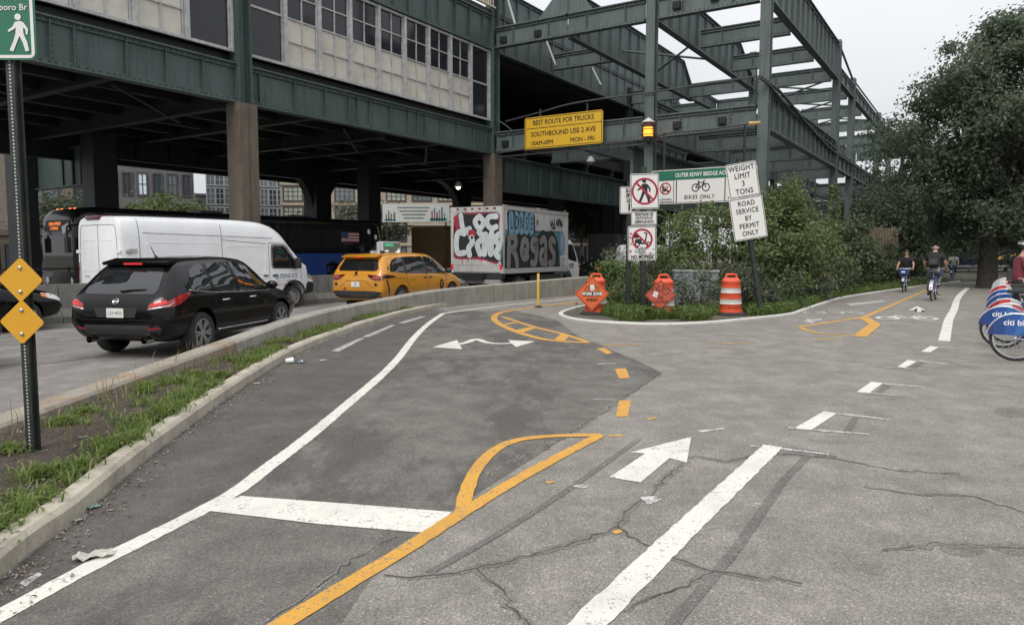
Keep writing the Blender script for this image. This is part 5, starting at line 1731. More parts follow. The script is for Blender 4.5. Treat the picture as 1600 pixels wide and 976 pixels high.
    for pts_, x0, sc in (([(.2, .95), (-.1, 1.0), (-.22, .6), (-.15, .1), (.2, .1)], -.74, .9), ([(-.12, 1.0), (.05, .6), (-.15, .3), (-.1, .0)], -.22, .9), ([(.0, 1.05), (.2, .8), (-.1, .5), (.05, .05)], .14, .85), ([(-.15, .05), (-.1, .95), (.1, .5), (.2, .05), (.25, 1.0)], .5, .85), ([(.1, .95), (-.1, .7), (.12, .45), (-.05, .1), (.1, -.1)], .95, .85)):
        fat_letter(pts_, .24, x0, 1.66, gs, .012, .03, 'B', sc)
    blob('B', [(-.36, 2.40), (-.34, 2.62), (-.2, 2.66), (-.02, 2.60), (-.02, 2.36), (-.18, 2.48)], gr, .026, 4)
    blob('B', [(-.25, 2.36), (-.2, 2.42), (-.12, 2.36), (-.2, 2.28)], gk, .026, 4)
    # underside: frame, bumper, lamps, wheels
    mb = MB(); mb.box((-.2, 0, .80), (7.2, .9, .28)); mb.build('chassis', M_SHADOWBOX, t)
    mb = MB(); mb.box((L0 - .1, 0, .62), (.14, 2.3, .16)); mb.build('rear_bumper', pbr('truck_bumper', (.45, .45, .44), .35, .5), t)
    mb = MB(); mb.box((L0 + .1, 0, .83), (.3, 2.3, .2)); mb.build('tail_lift', M_DARKP, t)
    for y in (-1, 1):
        mb = MB(); mb.box((L0 - .04, y * 1.14, 1.2), (.06, .10, .18)); mb.build('tail_light', M_REDL, t)
        for x, dd in ((-1.9, 1), (-1.9, 0), (3.05, 1)):
            wheel(t, x, y * (.98 if dd else .70), .40, .40, .24, y, 'steel')
        mb = MB(); mb.bar((-1.0, y * 1.15, .65), (1.9, y * 1.15, .65), .06, .3); mb.build('side_guard', M_DARKP, t)
    # cab
    st = [(2.75, cab_ring(1.0, .62, 1.25, 2.38, .86)), (3.2, cab_ring(1.01, .5, 1.25, 2.42, .88)), (3.7, cab_ring(1.01, .5, 1.25, 2.38, .87)), (4.0, cab_ring(1.01, .5, 1.25, 2.12, .88)), (4.3, cab_ring(1.0, .5, 1.2, 1.62, .92)), (4.42, cab_ring(.98, .5, 1.0, 1.28, .9)), (4.48, cab_ring(.92, .55, .8, 1.0, .84))]
    me = loft(st, 50, 26, arches=[(3.05, .42, .52, 1), (3.05, .42, .52, -1)])
    sk = Skin(me)
    addp('cab', me, MATS['van_white'], t).data.set_sharp_from_angle(angle=R(35))
    for v in 'LR':
        addp('side_window', sk.patch(v, [(3.15, 1.45), (4.05, 1.32), (4.12, 1.42), (3.85, 2.05), (3.72, 2.15), (3.15, 2.15)], .006, 3), M_CGL, t)
        addp('panel_gap', sk.line(v, [(3.05, 2.2), (3.05, 1.0), (3.6, .9), (3.65, .6)], .006), M_SEAM, t)
        s = 1 if v == 'L' else -1
        p, n = sk.hit(v, 4.15, 1.6)
        mb = MB(); mb.box(p + Vector((.12, s * .25, .2)), (.08, .2, .45)); mb.bar(p, p + Vector((.12, s * .25, .4)), .03, .03); mb.build('mirror', M_DARKP, t, bevel=.03)
    wtext('KTS', .3, 'R', (3.45, 1.12), gk, t, sk, off=.01, offset=.01)
    addp('windscreen', sk.patch('F', [(-.8, 1.45), (.8, 1.45), (.72, 2.15), (-.72, 2.15)], .006, 3), M_CGL, t)
    return t
TRUCKPOS = (0.25, 32.3, 29)
truck = build_truck()

# ---------------------------------------------------------------- coach under the viaduct
M_COACHB = paint_mat('coach_black', (.009, .009, .011), .25)
M_COACHU = paint_mat('coach_blue', (.014, .055, .24), .35, film=.1)
def build_coach():
    t = veh('coach_bus', *COACHPOS, label='long dark blue and black coach under the viaduct behind the van', cat='bus')
    L, W = 14.2, 2.56
    def cr(zb, zt, w):
        return [(0, zb), (w * .9, zb), (w, zb + .1), (w, 1.2), (w, 2.2), (w * .98, zt - .35), (w * .90, zt - .08), (w * .6, zt - .01), (0, zt)]
    st = [(-L / 2, cr(.5, 3.15, 1.16)), (-L / 2 + .12, cr(.42, 3.28, 1.25)), (-L / 2 + .6, cr(.38, 3.32, 1.28)), (0, cr(.38, 3.32, 1.28)), (L / 2 - .9, cr(.38, 3.32, 1.28)), (L / 2 - .35, cr(.38, 3.26, 1.26)), (L / 2 - .08, cr(.4, 3.05, 1.22)), (L / 2, cr(.5, 2.6, 1.12))]
    RA, FA, WR = -L / 2 + 2.9, L / 2 - 2.7, .5
    me = loft(st, 60, 26, arches=[(RA, WR, .6, 1), (RA, WR, .6, -1), (FA, WR, .6, 1), (FA, WR, .6, -1)])
    sk = Skin(me)
    addp('body', me, M_COACHB, t).data.set_sharp_from_angle(angle=R(35))
    for v in 'LR':
        addp('blue_panel', sk.patch(v, [(-L / 2 + .25, .75), (-L / 2 + 2.2, .75), (-L / 2 + 2.25, 1.12), (-L / 2 + 3.5, 1.12), (-L / 2 + 3.55, .75), (L / 2 - 3.4, .75), (L / 2 - 3.35, 1.12), (L / 2 - 2.05, 1.12), (L / 2 - 2, .75), (L / 2 - .4, .75), (L / 2 - .4, 1.72), (-L / 2 + .25, 1.72)], .006, 3), M_COACHU, t)
        addp('yellow_stripe', sk.patch(v, [(-L / 2 + 3.6, .58), (L / 2 - 3.4, .58), (L / 2 - 3.4, .74), (-L / 2 + 3.6, .74)], .007, 3), pbr('coach_yellow', (.5, .33, .08), .4), t)
        for k in range(6):
            x0 = -L / 2 + 2.0 + k * 1.85
            addp('side_window', sk.patch(v, [(x0, 1.95), (x0 + 1.78, 1.95), (x0 + 1.78, 2.9), (x0, 2.9)], .005, 3), M_CGL, t)
    # rear trim, flag
    addp('rear_trim', sk.line('L', [(-L / 2 + .12, .7), (-L / 2 + .10, 2.2), (-L / 2 + .3, 3.0)], .03, .01), pbr('coach_gold', (.4, .26, .07), .4), t)
    for k in range(4):
        addp('swoosh', sk.line('L', [(-L / 2 + .22, 1.75 + k * .16), (-L / 2 + .9 - k * .05, 1.40 + k * .16)], .012, .006), pbr('swoosh', (.4, .38, .3), .5), t)
    fx, fz = -L / 2 + 2.1, 2.5
    for k in range(7):
        z = fz + .20 - k * .066
        addp('flag_stripe', sk.patch('L', [(fx - .55, z), (fx + .55, z), (fx + .55, z - .06), (fx - .55, z - .06)], .012, 2), pbr('flag_red' if k % 2 == 0 else 'flag_white', (.35, .04, .05) if k % 2 == 0 else (.55, .55, .55), .6), t)
    addp('flag_canton', sk.patch('L', [(fx + .12, fz + .20), (fx + .55, fz + .20), (fx + .55, fz - .05), (fx + .12, fz - .05)], .016, 2), pbr('flag_blue', (.03, .05, .16), .6), t)
    for (x, z) in ((-L / 2 + .9, 2.75), (-L / 2 + .45, 2.5)):
        q = [(x + .10 * math.cos(k * math.pi / 6), z + .12 * math.sin(k * math.pi / 6)) for k in range(12)]
        addp('round_sticker', sk.patch('L', q, .012, 0), M_WINK, t)
    # front
    addp('windscreen', sk.patch('F', [(-1.05, 1.1), (1.05, 1.1), (1.02, 2.35), (-1.02, 2.35)], .01, 3), M_CGL, t)
    addp('destination_panel', sk.patch('F', [(-.9, 2.48), (.9, 2.48), (.85, 2.85), (-.85, 2.85)], .012, 3), M_INK, t)
    led = emit('led_amber', (1.0, .25, .05), 1.6)
    for body, z in (('QM66 EXPRESS', 2.72), ('3 AVENUE', 2.57)):
        wtext(body, .15, 'F', (-.15, z), led, t, sk, off=.03, wscale=.85)
    addp('white_card', sk.patch('F', [(.50, 2.38), (.95, 2.52), (.80, 2.74), (.40, 2.60)], .05, 1), M_WINK, t)
    mb = MB()
    for y in (-1, 1): mb.tube([(L / 2 - .2, y * 1.2, 2.7), (L / 2 + .3, y * 1.35, 2.6), (L / 2 + .32, y * 1.36, 2.2)], .04, 6); mb.box((L / 2 + .3, y * 1.36, 2.0), (.12, .22, .5))
    mb.build('mirror', M_DARKP, t)
    for y in (-1, 1):
        mb = MB(); mb.lathe([(.13, 0), (.12, .05), (.02, .06)], 14, Matrix.Translation((L / 2 - .03, y * .85, .8)) @ Matrix.Rotation(math.pi / 2, 4, 'Y')); mb.build('headlight', MATS['head_lens'], t)
        for k in range(2):
            mb = MB(); mb.box((L / 2 - .32, y * (.3 + .3 * k), 3.24), (.06, .1, .04)); mb.build('marker_lamp', led, t)
        for ax in (RA, FA): wheel(t, ax, y * 1.13, WR, WR, .28, y, 'steel')
    # roof hatch boxes
    for x in (-3, 1.5):
        mb = MB(); mb.box((x, 0, 3.36), (.9, .9, .1)); mb.build('roof_hatch', M_DARKP, t, bevel=.02)
    return t
COACHPOS = (-11.4, 30.95, 34.5 + 180)
coach = build_coach()

# ---------------------------------------------------------------- saloon cars (half seen)
def build_saloon(x, y, az, label, mat, name='car', z=-.146, group=None):
    t = veh(name, x, y, az, label, 'car', z=z, group=group)
    st = [
        (-2.33, ring(.48, .60, .68, .58, .66, .76, .58, .84, .88)), (-2.25, ring(.34, .74, .84, .60, .80, .84, .70, .93, .98)), (-1.8, ring(.26, .82, .90, .64, .86, .93, .70, 1.02, 1.06)),
        (-1.4, ring(.24, .84, .91, .65, .87, .95, .60, 1.16, 1.22)), (-.8, ring(.24, .84, .91, .65, .87, .95, .56, 1.36, 1.42)), (0, ring(.24, .84, .90, .65, .86, .93, .58, 1.40, 1.46)),
        (.5, ring(.24, .84, .90, .65, .86, .92, .58, 1.30, 1.38)), (.95, ring(.24, .84, .90, .65, .85, .90, .66, 1.04, 1.14)), (1.25, ring(.25, .83, .90, .64, .83, .88, .70, .94, 1.0)),
        (1.8, ring(.27, .78, .87, .62, .78, .82, .66, .86, .92)), (2.15, ring(.32, .68, .78, .56, .68, .72, .56, .76, .80)), (2.28, ring(.40, .52, .60, .52, .52, .62, .42, .66, .68))]
    RA, FA, WR = -1.35, 1.35, .33
    me = loft(st, 60, 24, arches=[(RA, WR, .40, 1), (RA, WR, .40, -1), (FA, WR, .40, 1), (FA, WR, .40, -1)])
    sk = Skin(me)
    addp('body', me, mat, t).data.set_sharp_from_angle(angle=R(38))
    for s, v in ((1, 'L'), (-1, 'R')):
        addp('side_window', sk.patch(v, [(-1.3, 1.0), (-.15, .98), (-.18, 1.36), (-.75, 1.34), (-1.1, 1.18)], .005, 3), M_CGL, t)
        addp('side_window', sk.patch(v, [(-.06, .98), (.92, .95), (.62, 1.17), (.3, 1.31), (-.08, 1.36)], .005, 3), M_CGL, t)
        for ax in (RA, FA): wheel(t, ax, s * .80, WR, WR, .21, s, 'alloy', 9)
        addp('headlight', sk.patch('F', [(s * .40, .64), (s * .74, .66), (s * .80, .78), (s * .56, .76)], .008, 2), MATS['head_lens'], t)
        addp('headlight', sk.patch(v, [(1.72, .76), (2.15, .64), (2.2, .72), (1.95, .82), (1.72, .84)], .008, 2), MATS['head_lens'], t)
        addp('indicator', sk.patch(v, [(1.70, .76), (1.84, .74), (1.84, .82), (1.70, .83)], .012, 1), MATS['amber_lens'], t)
        addp('tail_light', sk.patch('B', [(s * .46, .80), (s * .80, .80), (s * .78, .90), (s * .5, .88)], .008, 2), M_REDL, t)
        addp('tail_light', sk.patch(v, [(-2.28, .80), (-1.95, .84), (-1.92, .92), (-2.2, .92)], .008, 2), M_RED, t)
        addp('panel_gap', sk.line(v, [(.98, .9), (.95, .34)], .005), M_SEAM, t); addp('panel_gap', sk.line(v, [(-.1, .95), (-.1, .34)], .005), M_SEAM, t)
        p, n = sk.hit(v, .8, 1.0); mb = MB(); mb.sphere(p + Vector((0, s * .12, .05)), .09, 12, 8, sc=(.7, 1.2, .8)); mb.bar(p, p + Vector((0, s * .1, .03)), .05, .04); mb.build('mirror', mat, t, smooth=True)
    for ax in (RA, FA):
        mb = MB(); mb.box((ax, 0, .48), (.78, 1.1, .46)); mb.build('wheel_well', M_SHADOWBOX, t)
    addp('windscreen', sk.patch('T', [(.50, -.5), (1.05, -.62), (1.14, 0), (1.05, .62), (.50, .5)], .005, 4), M_CGL, t)
    addp('rear_window', sk.patch('T', [(-.95, -.46), (-1.48, -.54), (-1.54, 0), (-1.48, .54), (-.95, .46)], .005, 4), M_CGL, t)
    addp('grille', sk.patch('F', [(-.4, .44), (.4, .44), (.36, .60), (-.36, .60)], .006, 2), M_DARKP, t)
    return t
build_saloon(-12.25, 15.6, 31, 'black car with a lit-edge headlight passing behind the yellow diamond signs', M_BLACKCAR)
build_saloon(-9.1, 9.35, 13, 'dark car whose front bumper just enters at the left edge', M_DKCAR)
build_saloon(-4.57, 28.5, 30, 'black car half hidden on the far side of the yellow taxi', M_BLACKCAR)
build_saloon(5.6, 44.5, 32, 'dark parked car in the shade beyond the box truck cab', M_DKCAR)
build_saloon(9.6, 47.5, 40, 'dark car in the shade under the no mopeds sign', M_BLACKCAR)

# ---------------------------------------------------------------- brown box truck under the viaduct, dark lorry, far bus
def simple_lorry(name, x, y, az, label, L, W, H, matbox, matcab, cat='truck', txt=None):
    t = veh(name, x, y, az, label, cat)
    mb = MB(); mb.box((0, 0, .9 + (H - .9) / 2), (L, W, H - .9)); mb.build('cargo_box', matbox, t, bevel=.02)
    for yy in (-1, 1):
        mb = MB(); mb.box((0, yy * (W / 2 + .01), H - .06), (L + .02, .03, .10)); mb.build('rail', M_DARKP, t)
        for k in range(int(L / .9)):
            mb = MB(); mb.box((-L / 2 + .5 + k * .9, yy * (W / 2 + .006), (H + .9) / 2), (.05, .02, H - 1.15)); mb.build('side_post', matbox, t)
        for xx in (-L / 2 + 1.1, L / 2 + .6): wheel(t, xx, yy * (W / 2 - .2), .42, .42, .26, yy, 'steel')
        mb = MB(); mb.box((-L / 2 - .03, yy * (W / 2 - .12), 1.15), (.05, .12, .2)); mb.build('tail_light', M_RED, t)
    mb = MB(); mb.box((.3, 0, .72), (L + 1.5, .9, .28)); mb.build('chassis', M_SHADOWBOX, t)
    st = [(L / 2 + .12, cab_ring(W * .45, .5, 1.3, 2.5, W * .39)), (L / 2 + 1.0, cab_ring(W * .46, .5, 1.3, 2.5, W * .39)), (L / 2 + 1.45, cab_ring(W * .46, .5, 1.25, 1.9, W * .40)), (L / 2 + 1.7, cab_ring(W * .44, .5, 1.0, 1.3, W * .38))]
    me = loft(st, 30, 20); sk = Skin(me)
    addp('cab', me, matcab, t)
    for v in 'LR': addp('side_window', sk.patch(v, [(L / 2 + .3, 1.5), (L / 2 + 1.2, 1.45), (L / 2 + 1.0, 2.2), (L / 2 + .3, 2.2)], .006, 2), M_CGL, t)
    addp('windscreen', sk.patch('F', [(-.8, 1.5), (.8, 1.5), (.7, 2.2), (-.7, 2.2)], .006, 2), M_CGL, t)
    if txt:
        me = text_mesh(txt, .8, offset=.01)
        for v_ in me.vertices: v_.co = (v_.co.x, -W / 2 - .02, 2.35 + v_.co.y)
        link('lettering', me, pbr('rust_ink', (.10, .025, .015), .6), t)
    return t
simple_lorry('box_truck', -3.3, 43.6, 33, 'brown box truck in the shade between coach and graffiti truck', 5.2, 2.4, 3.2, pbr('brown_truck', (.13, .075, .02), .5, var=.2), M_DKCAR, txt='JALE Pug')
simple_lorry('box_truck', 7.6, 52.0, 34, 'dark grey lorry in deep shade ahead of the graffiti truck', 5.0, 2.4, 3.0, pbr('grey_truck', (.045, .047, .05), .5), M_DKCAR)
def far_bus():
    t = veh('city_bus', 38.5, 62.0, 92, 'distant dark blue bus with yellow streak beyond the large tree', 'bus', z=0)
    mb = MB(); mb.box((0, 0, 1.65), (11, 2.5, 2.7)); mb.build('body', paint_mat('navy_bus', (.006, .012, .045), .35), t, bevel=.15, smooth=True)
    for k in range(7):
        mb = MB(); mb.box((-4.5 + k * 1.5, -1.26, 2.1), (1.4, .02, .9)); mb.build('side_window', M_CGL, t)
    mb = MB(); mb.prism([(1.0, 1.2), (2.6, 1.5), (3.4, 1.52), (2.6, 1.35), (1.6, 1.05)], 1.262, 1.27, M=Matrix.Rotation(math.pi / 2, 4, 'X')); mb.build('yellow_streak', pbr('streak', (.6, .38, .05), .5), t)
    for x in (-3.4, 3.2): wheel(t, x, -1.12, .48, .48, .28, -1, 'steel')
    mb = MB(); mb.box((0, -1.27, .5), (10.6, .03, .18)); mb.build('skirt', pbr('grey_skirt', (.3, .3, .3), .5), t)
far_bus()

# ================================================================ BUILDINGS behind the viaduct
def block(name, px0, px1, y, depth, z1, wall, label, cols, rows, wfrac=(.7, .7), frame=None, gl=None, yaw=0.0, bars=(1, 1), lit=(), z0=.6, cat='building', bands=None):
    """building whose street front spans px0..px1 at distance y; every window a part with its pane"""
    a, b = P(px0, 395, y), P(px1, 395, y)
    c = (a + b) / 2
    W = (b - a).length
    t = thing(name, (c.x, c.y, -.15), yaw, label, cat)
    mb = MB(); mb.box((0, depth / 2, z1 / 2), (W, depth, z1)); mb.build('wall', wall, t)
    ph = (z1 - z0) / rows
    pw = W / cols
    for r in range(rows):
        if bands is not None:
            mb = MB(); mb.box((0, -.06, z0 + r * ph - .02), (W + .05, .14, .22)); mb.build('string_course', bands, t)
        for k in range(cols):
            x, z = -W / 2 + pw * (k + .5), z0 + ph * (r + .5)
            w, h = pw * wfrac[0], ph * wfrac[1]
            f = MB()
            for sx in (-1, 1): f.box((x + sx * w / 2, -.03, z), (.12, .12, h + .12))
            for sz in (-1, 1): f.box((x, -.03, z + sz * h / 2), (w - .12, .12, .12))
            for i in range(1, bars[0]): f.box((x - w / 2 + w * i / bars[0], -.03, z), (.07, .06, h))
            for i in range(1, bars[1]): f.box((x, -.02, z - h / 2 + h * i / bars[1]), (w, .06, .06))
            o = f.build('window', frame, t)
            g_ = MB(); g_.box((x, -.008, z), (w, .03, h)); g_.build('pane', random.choice(gl) if (k, r) not in lit else lit[(k, r)], o)
    mb = MB(); mb.box((0, depth / 2, z1 + .15), (W + .3, depth + .3, .3)); mb.build('roof', wall, t)
    return t
M_BGL = glass('building_glass', (.05, .058, .065), .08)
M_BGL2 = glass('building_glass_pale', (.14, .16, .17), .1)
M_BGL3 = pbr('blind_glass', (.34, .36, .30), .25, var=.15)
M_BLUEW = pbr('sky_reflect_pane', (.62, .74, .82), .15, var=.05)  # bright sky reflection painted as the pane's own pale blue
M_FRD = pbr('dark_frame', (.05, .052, .055), .5)
M_FRL = pbr('light_frame', (.36, .38, .40), .5)
block('apartment_building', 176, 301, 62, 14, 17, pbr('grey_brick', (.115, .112, .115), .85, var=.2, scale=2), 'dark grey apartment block with bright sky-reflecting windows seen past the van', 6, 6, (.62, .66), M_FRD, [M_BGL, M_BGL, M_BGL2], bars=(2, 2), lit={(2, 2): M_BLUEW, (2, 3): M_BLUEW, (3, 3): M_BLUEW, (1, 3): M_BLUEW, (4, 2): M_BGL2}, yaw=.41)
block('low_building', 296, 345, 95, 12, 9.0, pbr('dark_block', (.10, .10, .105), .85), 'low dark building in the gap between apartment block and glass tower', 4, 3, (.5, .5), M_FRD, [M_BGL, M_BGL2], yaw=.4)
block('glass_tower', 330, 446, 84, 16, 24, pbr('tower_spandrel', (.16, .17, .18), .5), 'glass tower with a pale metal grid behind the concrete pier', 9, 11, (.92, .86), M_FRL, [M_BGL, M_BGL2, M_BGL2], bars=(2, 3), yaw=.34)
M_BEIGE = pbr('beige_masonry', (.36, .30, .23), .9, var=.14, scale=1.2, dirt=(.18, .15, .12), dscale=1.2, damt=.4)
block('factory_building', 440, 1040, 74, 18, 12.6, M_BEIGE, 'long beige factory building with large multi-pane windows beyond the viaduct', 15, 6, (.74, .70), M_FRD, [M_BGL, M_BGL3, M_BGL3, M_BGL2], bars=(4, 3), bands=pbr('beige_band', (.40, .34, .26), .9))
block('brick_building', -160, 178, 76, 14, 15.5, pbr('dun_brick', (.17, .145, .12), .9, var=.2, scale=2), 'plain dun brick building glimpsed under the viaduct at the left edge', 8, 5, (.5, .55), M_FRD, [M_BGL, M_BGL2], yaw=.5)
# storefront at far left with poster
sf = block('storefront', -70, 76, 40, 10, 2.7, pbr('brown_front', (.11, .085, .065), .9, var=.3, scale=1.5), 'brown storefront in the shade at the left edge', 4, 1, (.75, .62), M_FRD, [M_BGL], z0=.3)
pc = P(50, 393, 39.6)
po = thing('poster', (pc.x, pc.y, pc.z - .5), label='cream cash-for-goods poster on the shaded storefront', cat='poster')
mb = MB(); mb.box(pc, (.85, .03, 1.1)); mb.build('sheet', pbr('poster_cream', (.50, .46, .36), .8), po, world=True)
for body, dz, sz, col in (('M', .38, .3, (.5, .25, .03)), ('WE PAY\nCASH $', .05, .21, (.04, .04, .05))):
    lettering(body, sz, MW[po.name].inverted() @ Matrix.Translation(pc + Vector((0, -.03, dz))) @ Matrix.Rotation(math.pi / 2, 4, 'X'), pbr('poster_ink' + body[:1], col, .7), po)
mb = MB()
for k in range(4): mb.box(pc + Vector((0, -.02, -.24 - .07 * k)), (.62, .02, .025))
o = mb.build('print_rows', M_INK, po, world=True); o['kind'] = 'stuff'
# advertising banner behind
bc = P(650, 333, 60)
bn = thing('banner', (bc.x, bc.y, 0), label='pale advertising banner with skyline drawing under the viaduct', cat='banner')
mb = MB(); mb.box(bc, (5.4, .08, 1.45)); mb.build('sheet', pbr('banner_sheet', (.50, .52, .50), .7, var=.06), bn, world=True)
for sx in (-2.4, 2.4):
    mb = MB(); mb.box((bc.x + sx, bc.y + .12, bc.z / 2), (.12, .12, bc.z + .9)); mb.build('post', M_STD, bn, world=True)
for k, (dx, w, h, c) in enumerate(((-2.4, .1, .5, 0), (-2.2, .12, .8, 0), (-2.0, .1, .6, 1), (-1.75, .14, .7, 0), (1.3, .12, .8, 1), (1.5, .1, 1.0, 0), (1.7, .14, .7, 1), (1.9, .1, .9, 2), (2.1, .12, 1.1, 0), (2.3, .1, .6, 2), (1.8, 1.4, .22, 3), (-2.1, .9, .14, 3))):
    mb = MB(); mb.box(bc + Vector((dx, -.05, -.62 + h / 2)), (w, .02, h)); mb.build('skyline_shape', pbr('skyline%d' % c, ((.12, .13, .14), (.32, .06, .07), (.1, .2, .32), (.05, .25, .25))[c], .7), bn, world=True)
for k in range(4):
    mb = MB(); mb.box(bc + Vector((-.2, -.05, .45 - .28 * k)), ((2.6, 2.3, 1.9, 1.6)[k], .02, .10)); mb.build('print_row', pbr('banner_print', (.16, .18, .18), .7), bn, world=True)
# concrete barrier and railing along the pier row
jb = thing('median_barrier', BW(-14, 1.0, -.15), label='long grey concrete barrier along the pier row behind the van', cat='barrier')
k = -33.0
while k < 6:
    mb = MB()
    T = Matrix.Translation(BW(k, 1.0, 0)) @ Matrix.Rotation(BROT, 4, 'Z') @ Matrix.Rotation(math.pi / 2, 4, 'Z') @ Matrix.Rotation(math.pi / 2, 4, 'X')
    mb.prism([(-.3, -.16), (.3, -.16), (.3, .02), (.16, .22), (.11, .82), (-.11, .82), (-.16, .22), (-.3, .02)], .01, 2.99, M=T)
    mb.build('barrier_block', M_JERSEY, jb, world=True)
    k += 3.0
rl = thing('railing', BW(-24, -1.6, -.15), label='dark steel railing under the viaduct at the left', cat='railing')
for z in (.5, 1.15):
    mb = MB(); mb.bar(BW(-28, -1.6, z), BW(-15, -1.6, z), .05, .05); mb.build('rail', M_STD, rl, world=True)
for k in range(10):
    mb = MB(); mb.bar(BW(-28 + k * 1.44, -1.6, -.15), BW(-28 + k * 1.44, -1.6, 1.2), .05, .05); mb.build('post', M_STD, rl, world=True)
# palisade fence on the slope at right
M_WOOD = pbr('weathered_wood', (.16, .125, .085), .9, var=.35, scale=5)
pf = thing('palisade_fence', (*P(1362, 400, 44)[:2], 0), label='weathered pointed timber palisade below the framework columns', cat='fence')
for k in range(16):
    p = P(1336 + k * 4.3, 395, 44 + k * .35)
    mb = MB(); h = 3.3 + random.uniform(-.12, .12)
    mb.prism([(-.07, 0), (.07, 0), (.07, h - .14), (0, h), (-.07, h - .14)], -.02, .02, M=Matrix.Translation((p.x, p.y, 0)) @ Matrix.Rotation(-.4, 4, 'Z') @ Matrix.Rotation(math.pi / 2, 4, 'X'))
    mb.build('stake', M_WOOD, pf, world=True)
for z in (1.4, 2.6):
    mb = MB(); a, b = P(1332, 395, 44.2), P(1404, 395, 49.6); mb.bar((a.x, a.y + .06, z), (b.x, b.y + .06, z), .05, .12); mb.build('rail', M_WOOD, pf, world=True)

# ================================================================ SIGNS AND STREET FURNITURE
def sheet(name, rgb, rough=.45, var=.06, dirt=.25):
    return pbr(name, rgb, rough, var=var, scale=4, dirt=tuple(x * .6 for x in rgb), dscale=4, damt=dirt)
M_SW, M_SG, M_SY, M_SO = sheet('sign_white', (.66, .65, .62)), sheet('sign_green', (.008, .13, .075)), sheet('sign_yellow', (.60, .36, .02)), sheet('sign_orange', (.62, .115, .03))
M_DY = sheet('diamond_yellow', (.62, .31, .015))
M_SK, M_SR = sheet('sign_black', (.012, .012, .013)), sheet('sign_red', (.33, .012, .035))
M_BACK = pbr('sign_back', (.35, .36, .36), .4, .6)
M_POST = pbr('dark_green_post', (.012, .019, .016), .5, var=.3, scale=6, dirt=(.07, .05, .035), dscale=6, damt=.5)
M_BOLT = pbr('bolt', (.45, .44, .42), .35, .7)
def smat(c, yaw=0.0, roll=0.0):
    """plane at c: local x right, y up, z towards the viewer's side"""
    return Matrix.Translation(Vector(c)) @ Matrix.Rotation(yaw, 4, 'Z') @ Matrix.Rotation(math.pi / 2, 4, 'X') @ Matrix.Rotation(roll, 4, 'Z')
def rrect(w, h, r, n=5):
    o = []
    for cx, cy, a0 in ((w / 2 - r, h / 2 - r, 0), (-w / 2 + r, h / 2 - r, 90), (-w / 2 + r, -h / 2 + r, 180), (w / 2 - r, -h / 2 + r, 270)):
        for k in range(n + 1):
            a = R(a0 + 90 * k / n)
            o.append((cx + r * math.cos(a), cy + r * math.sin(a)))
    return o
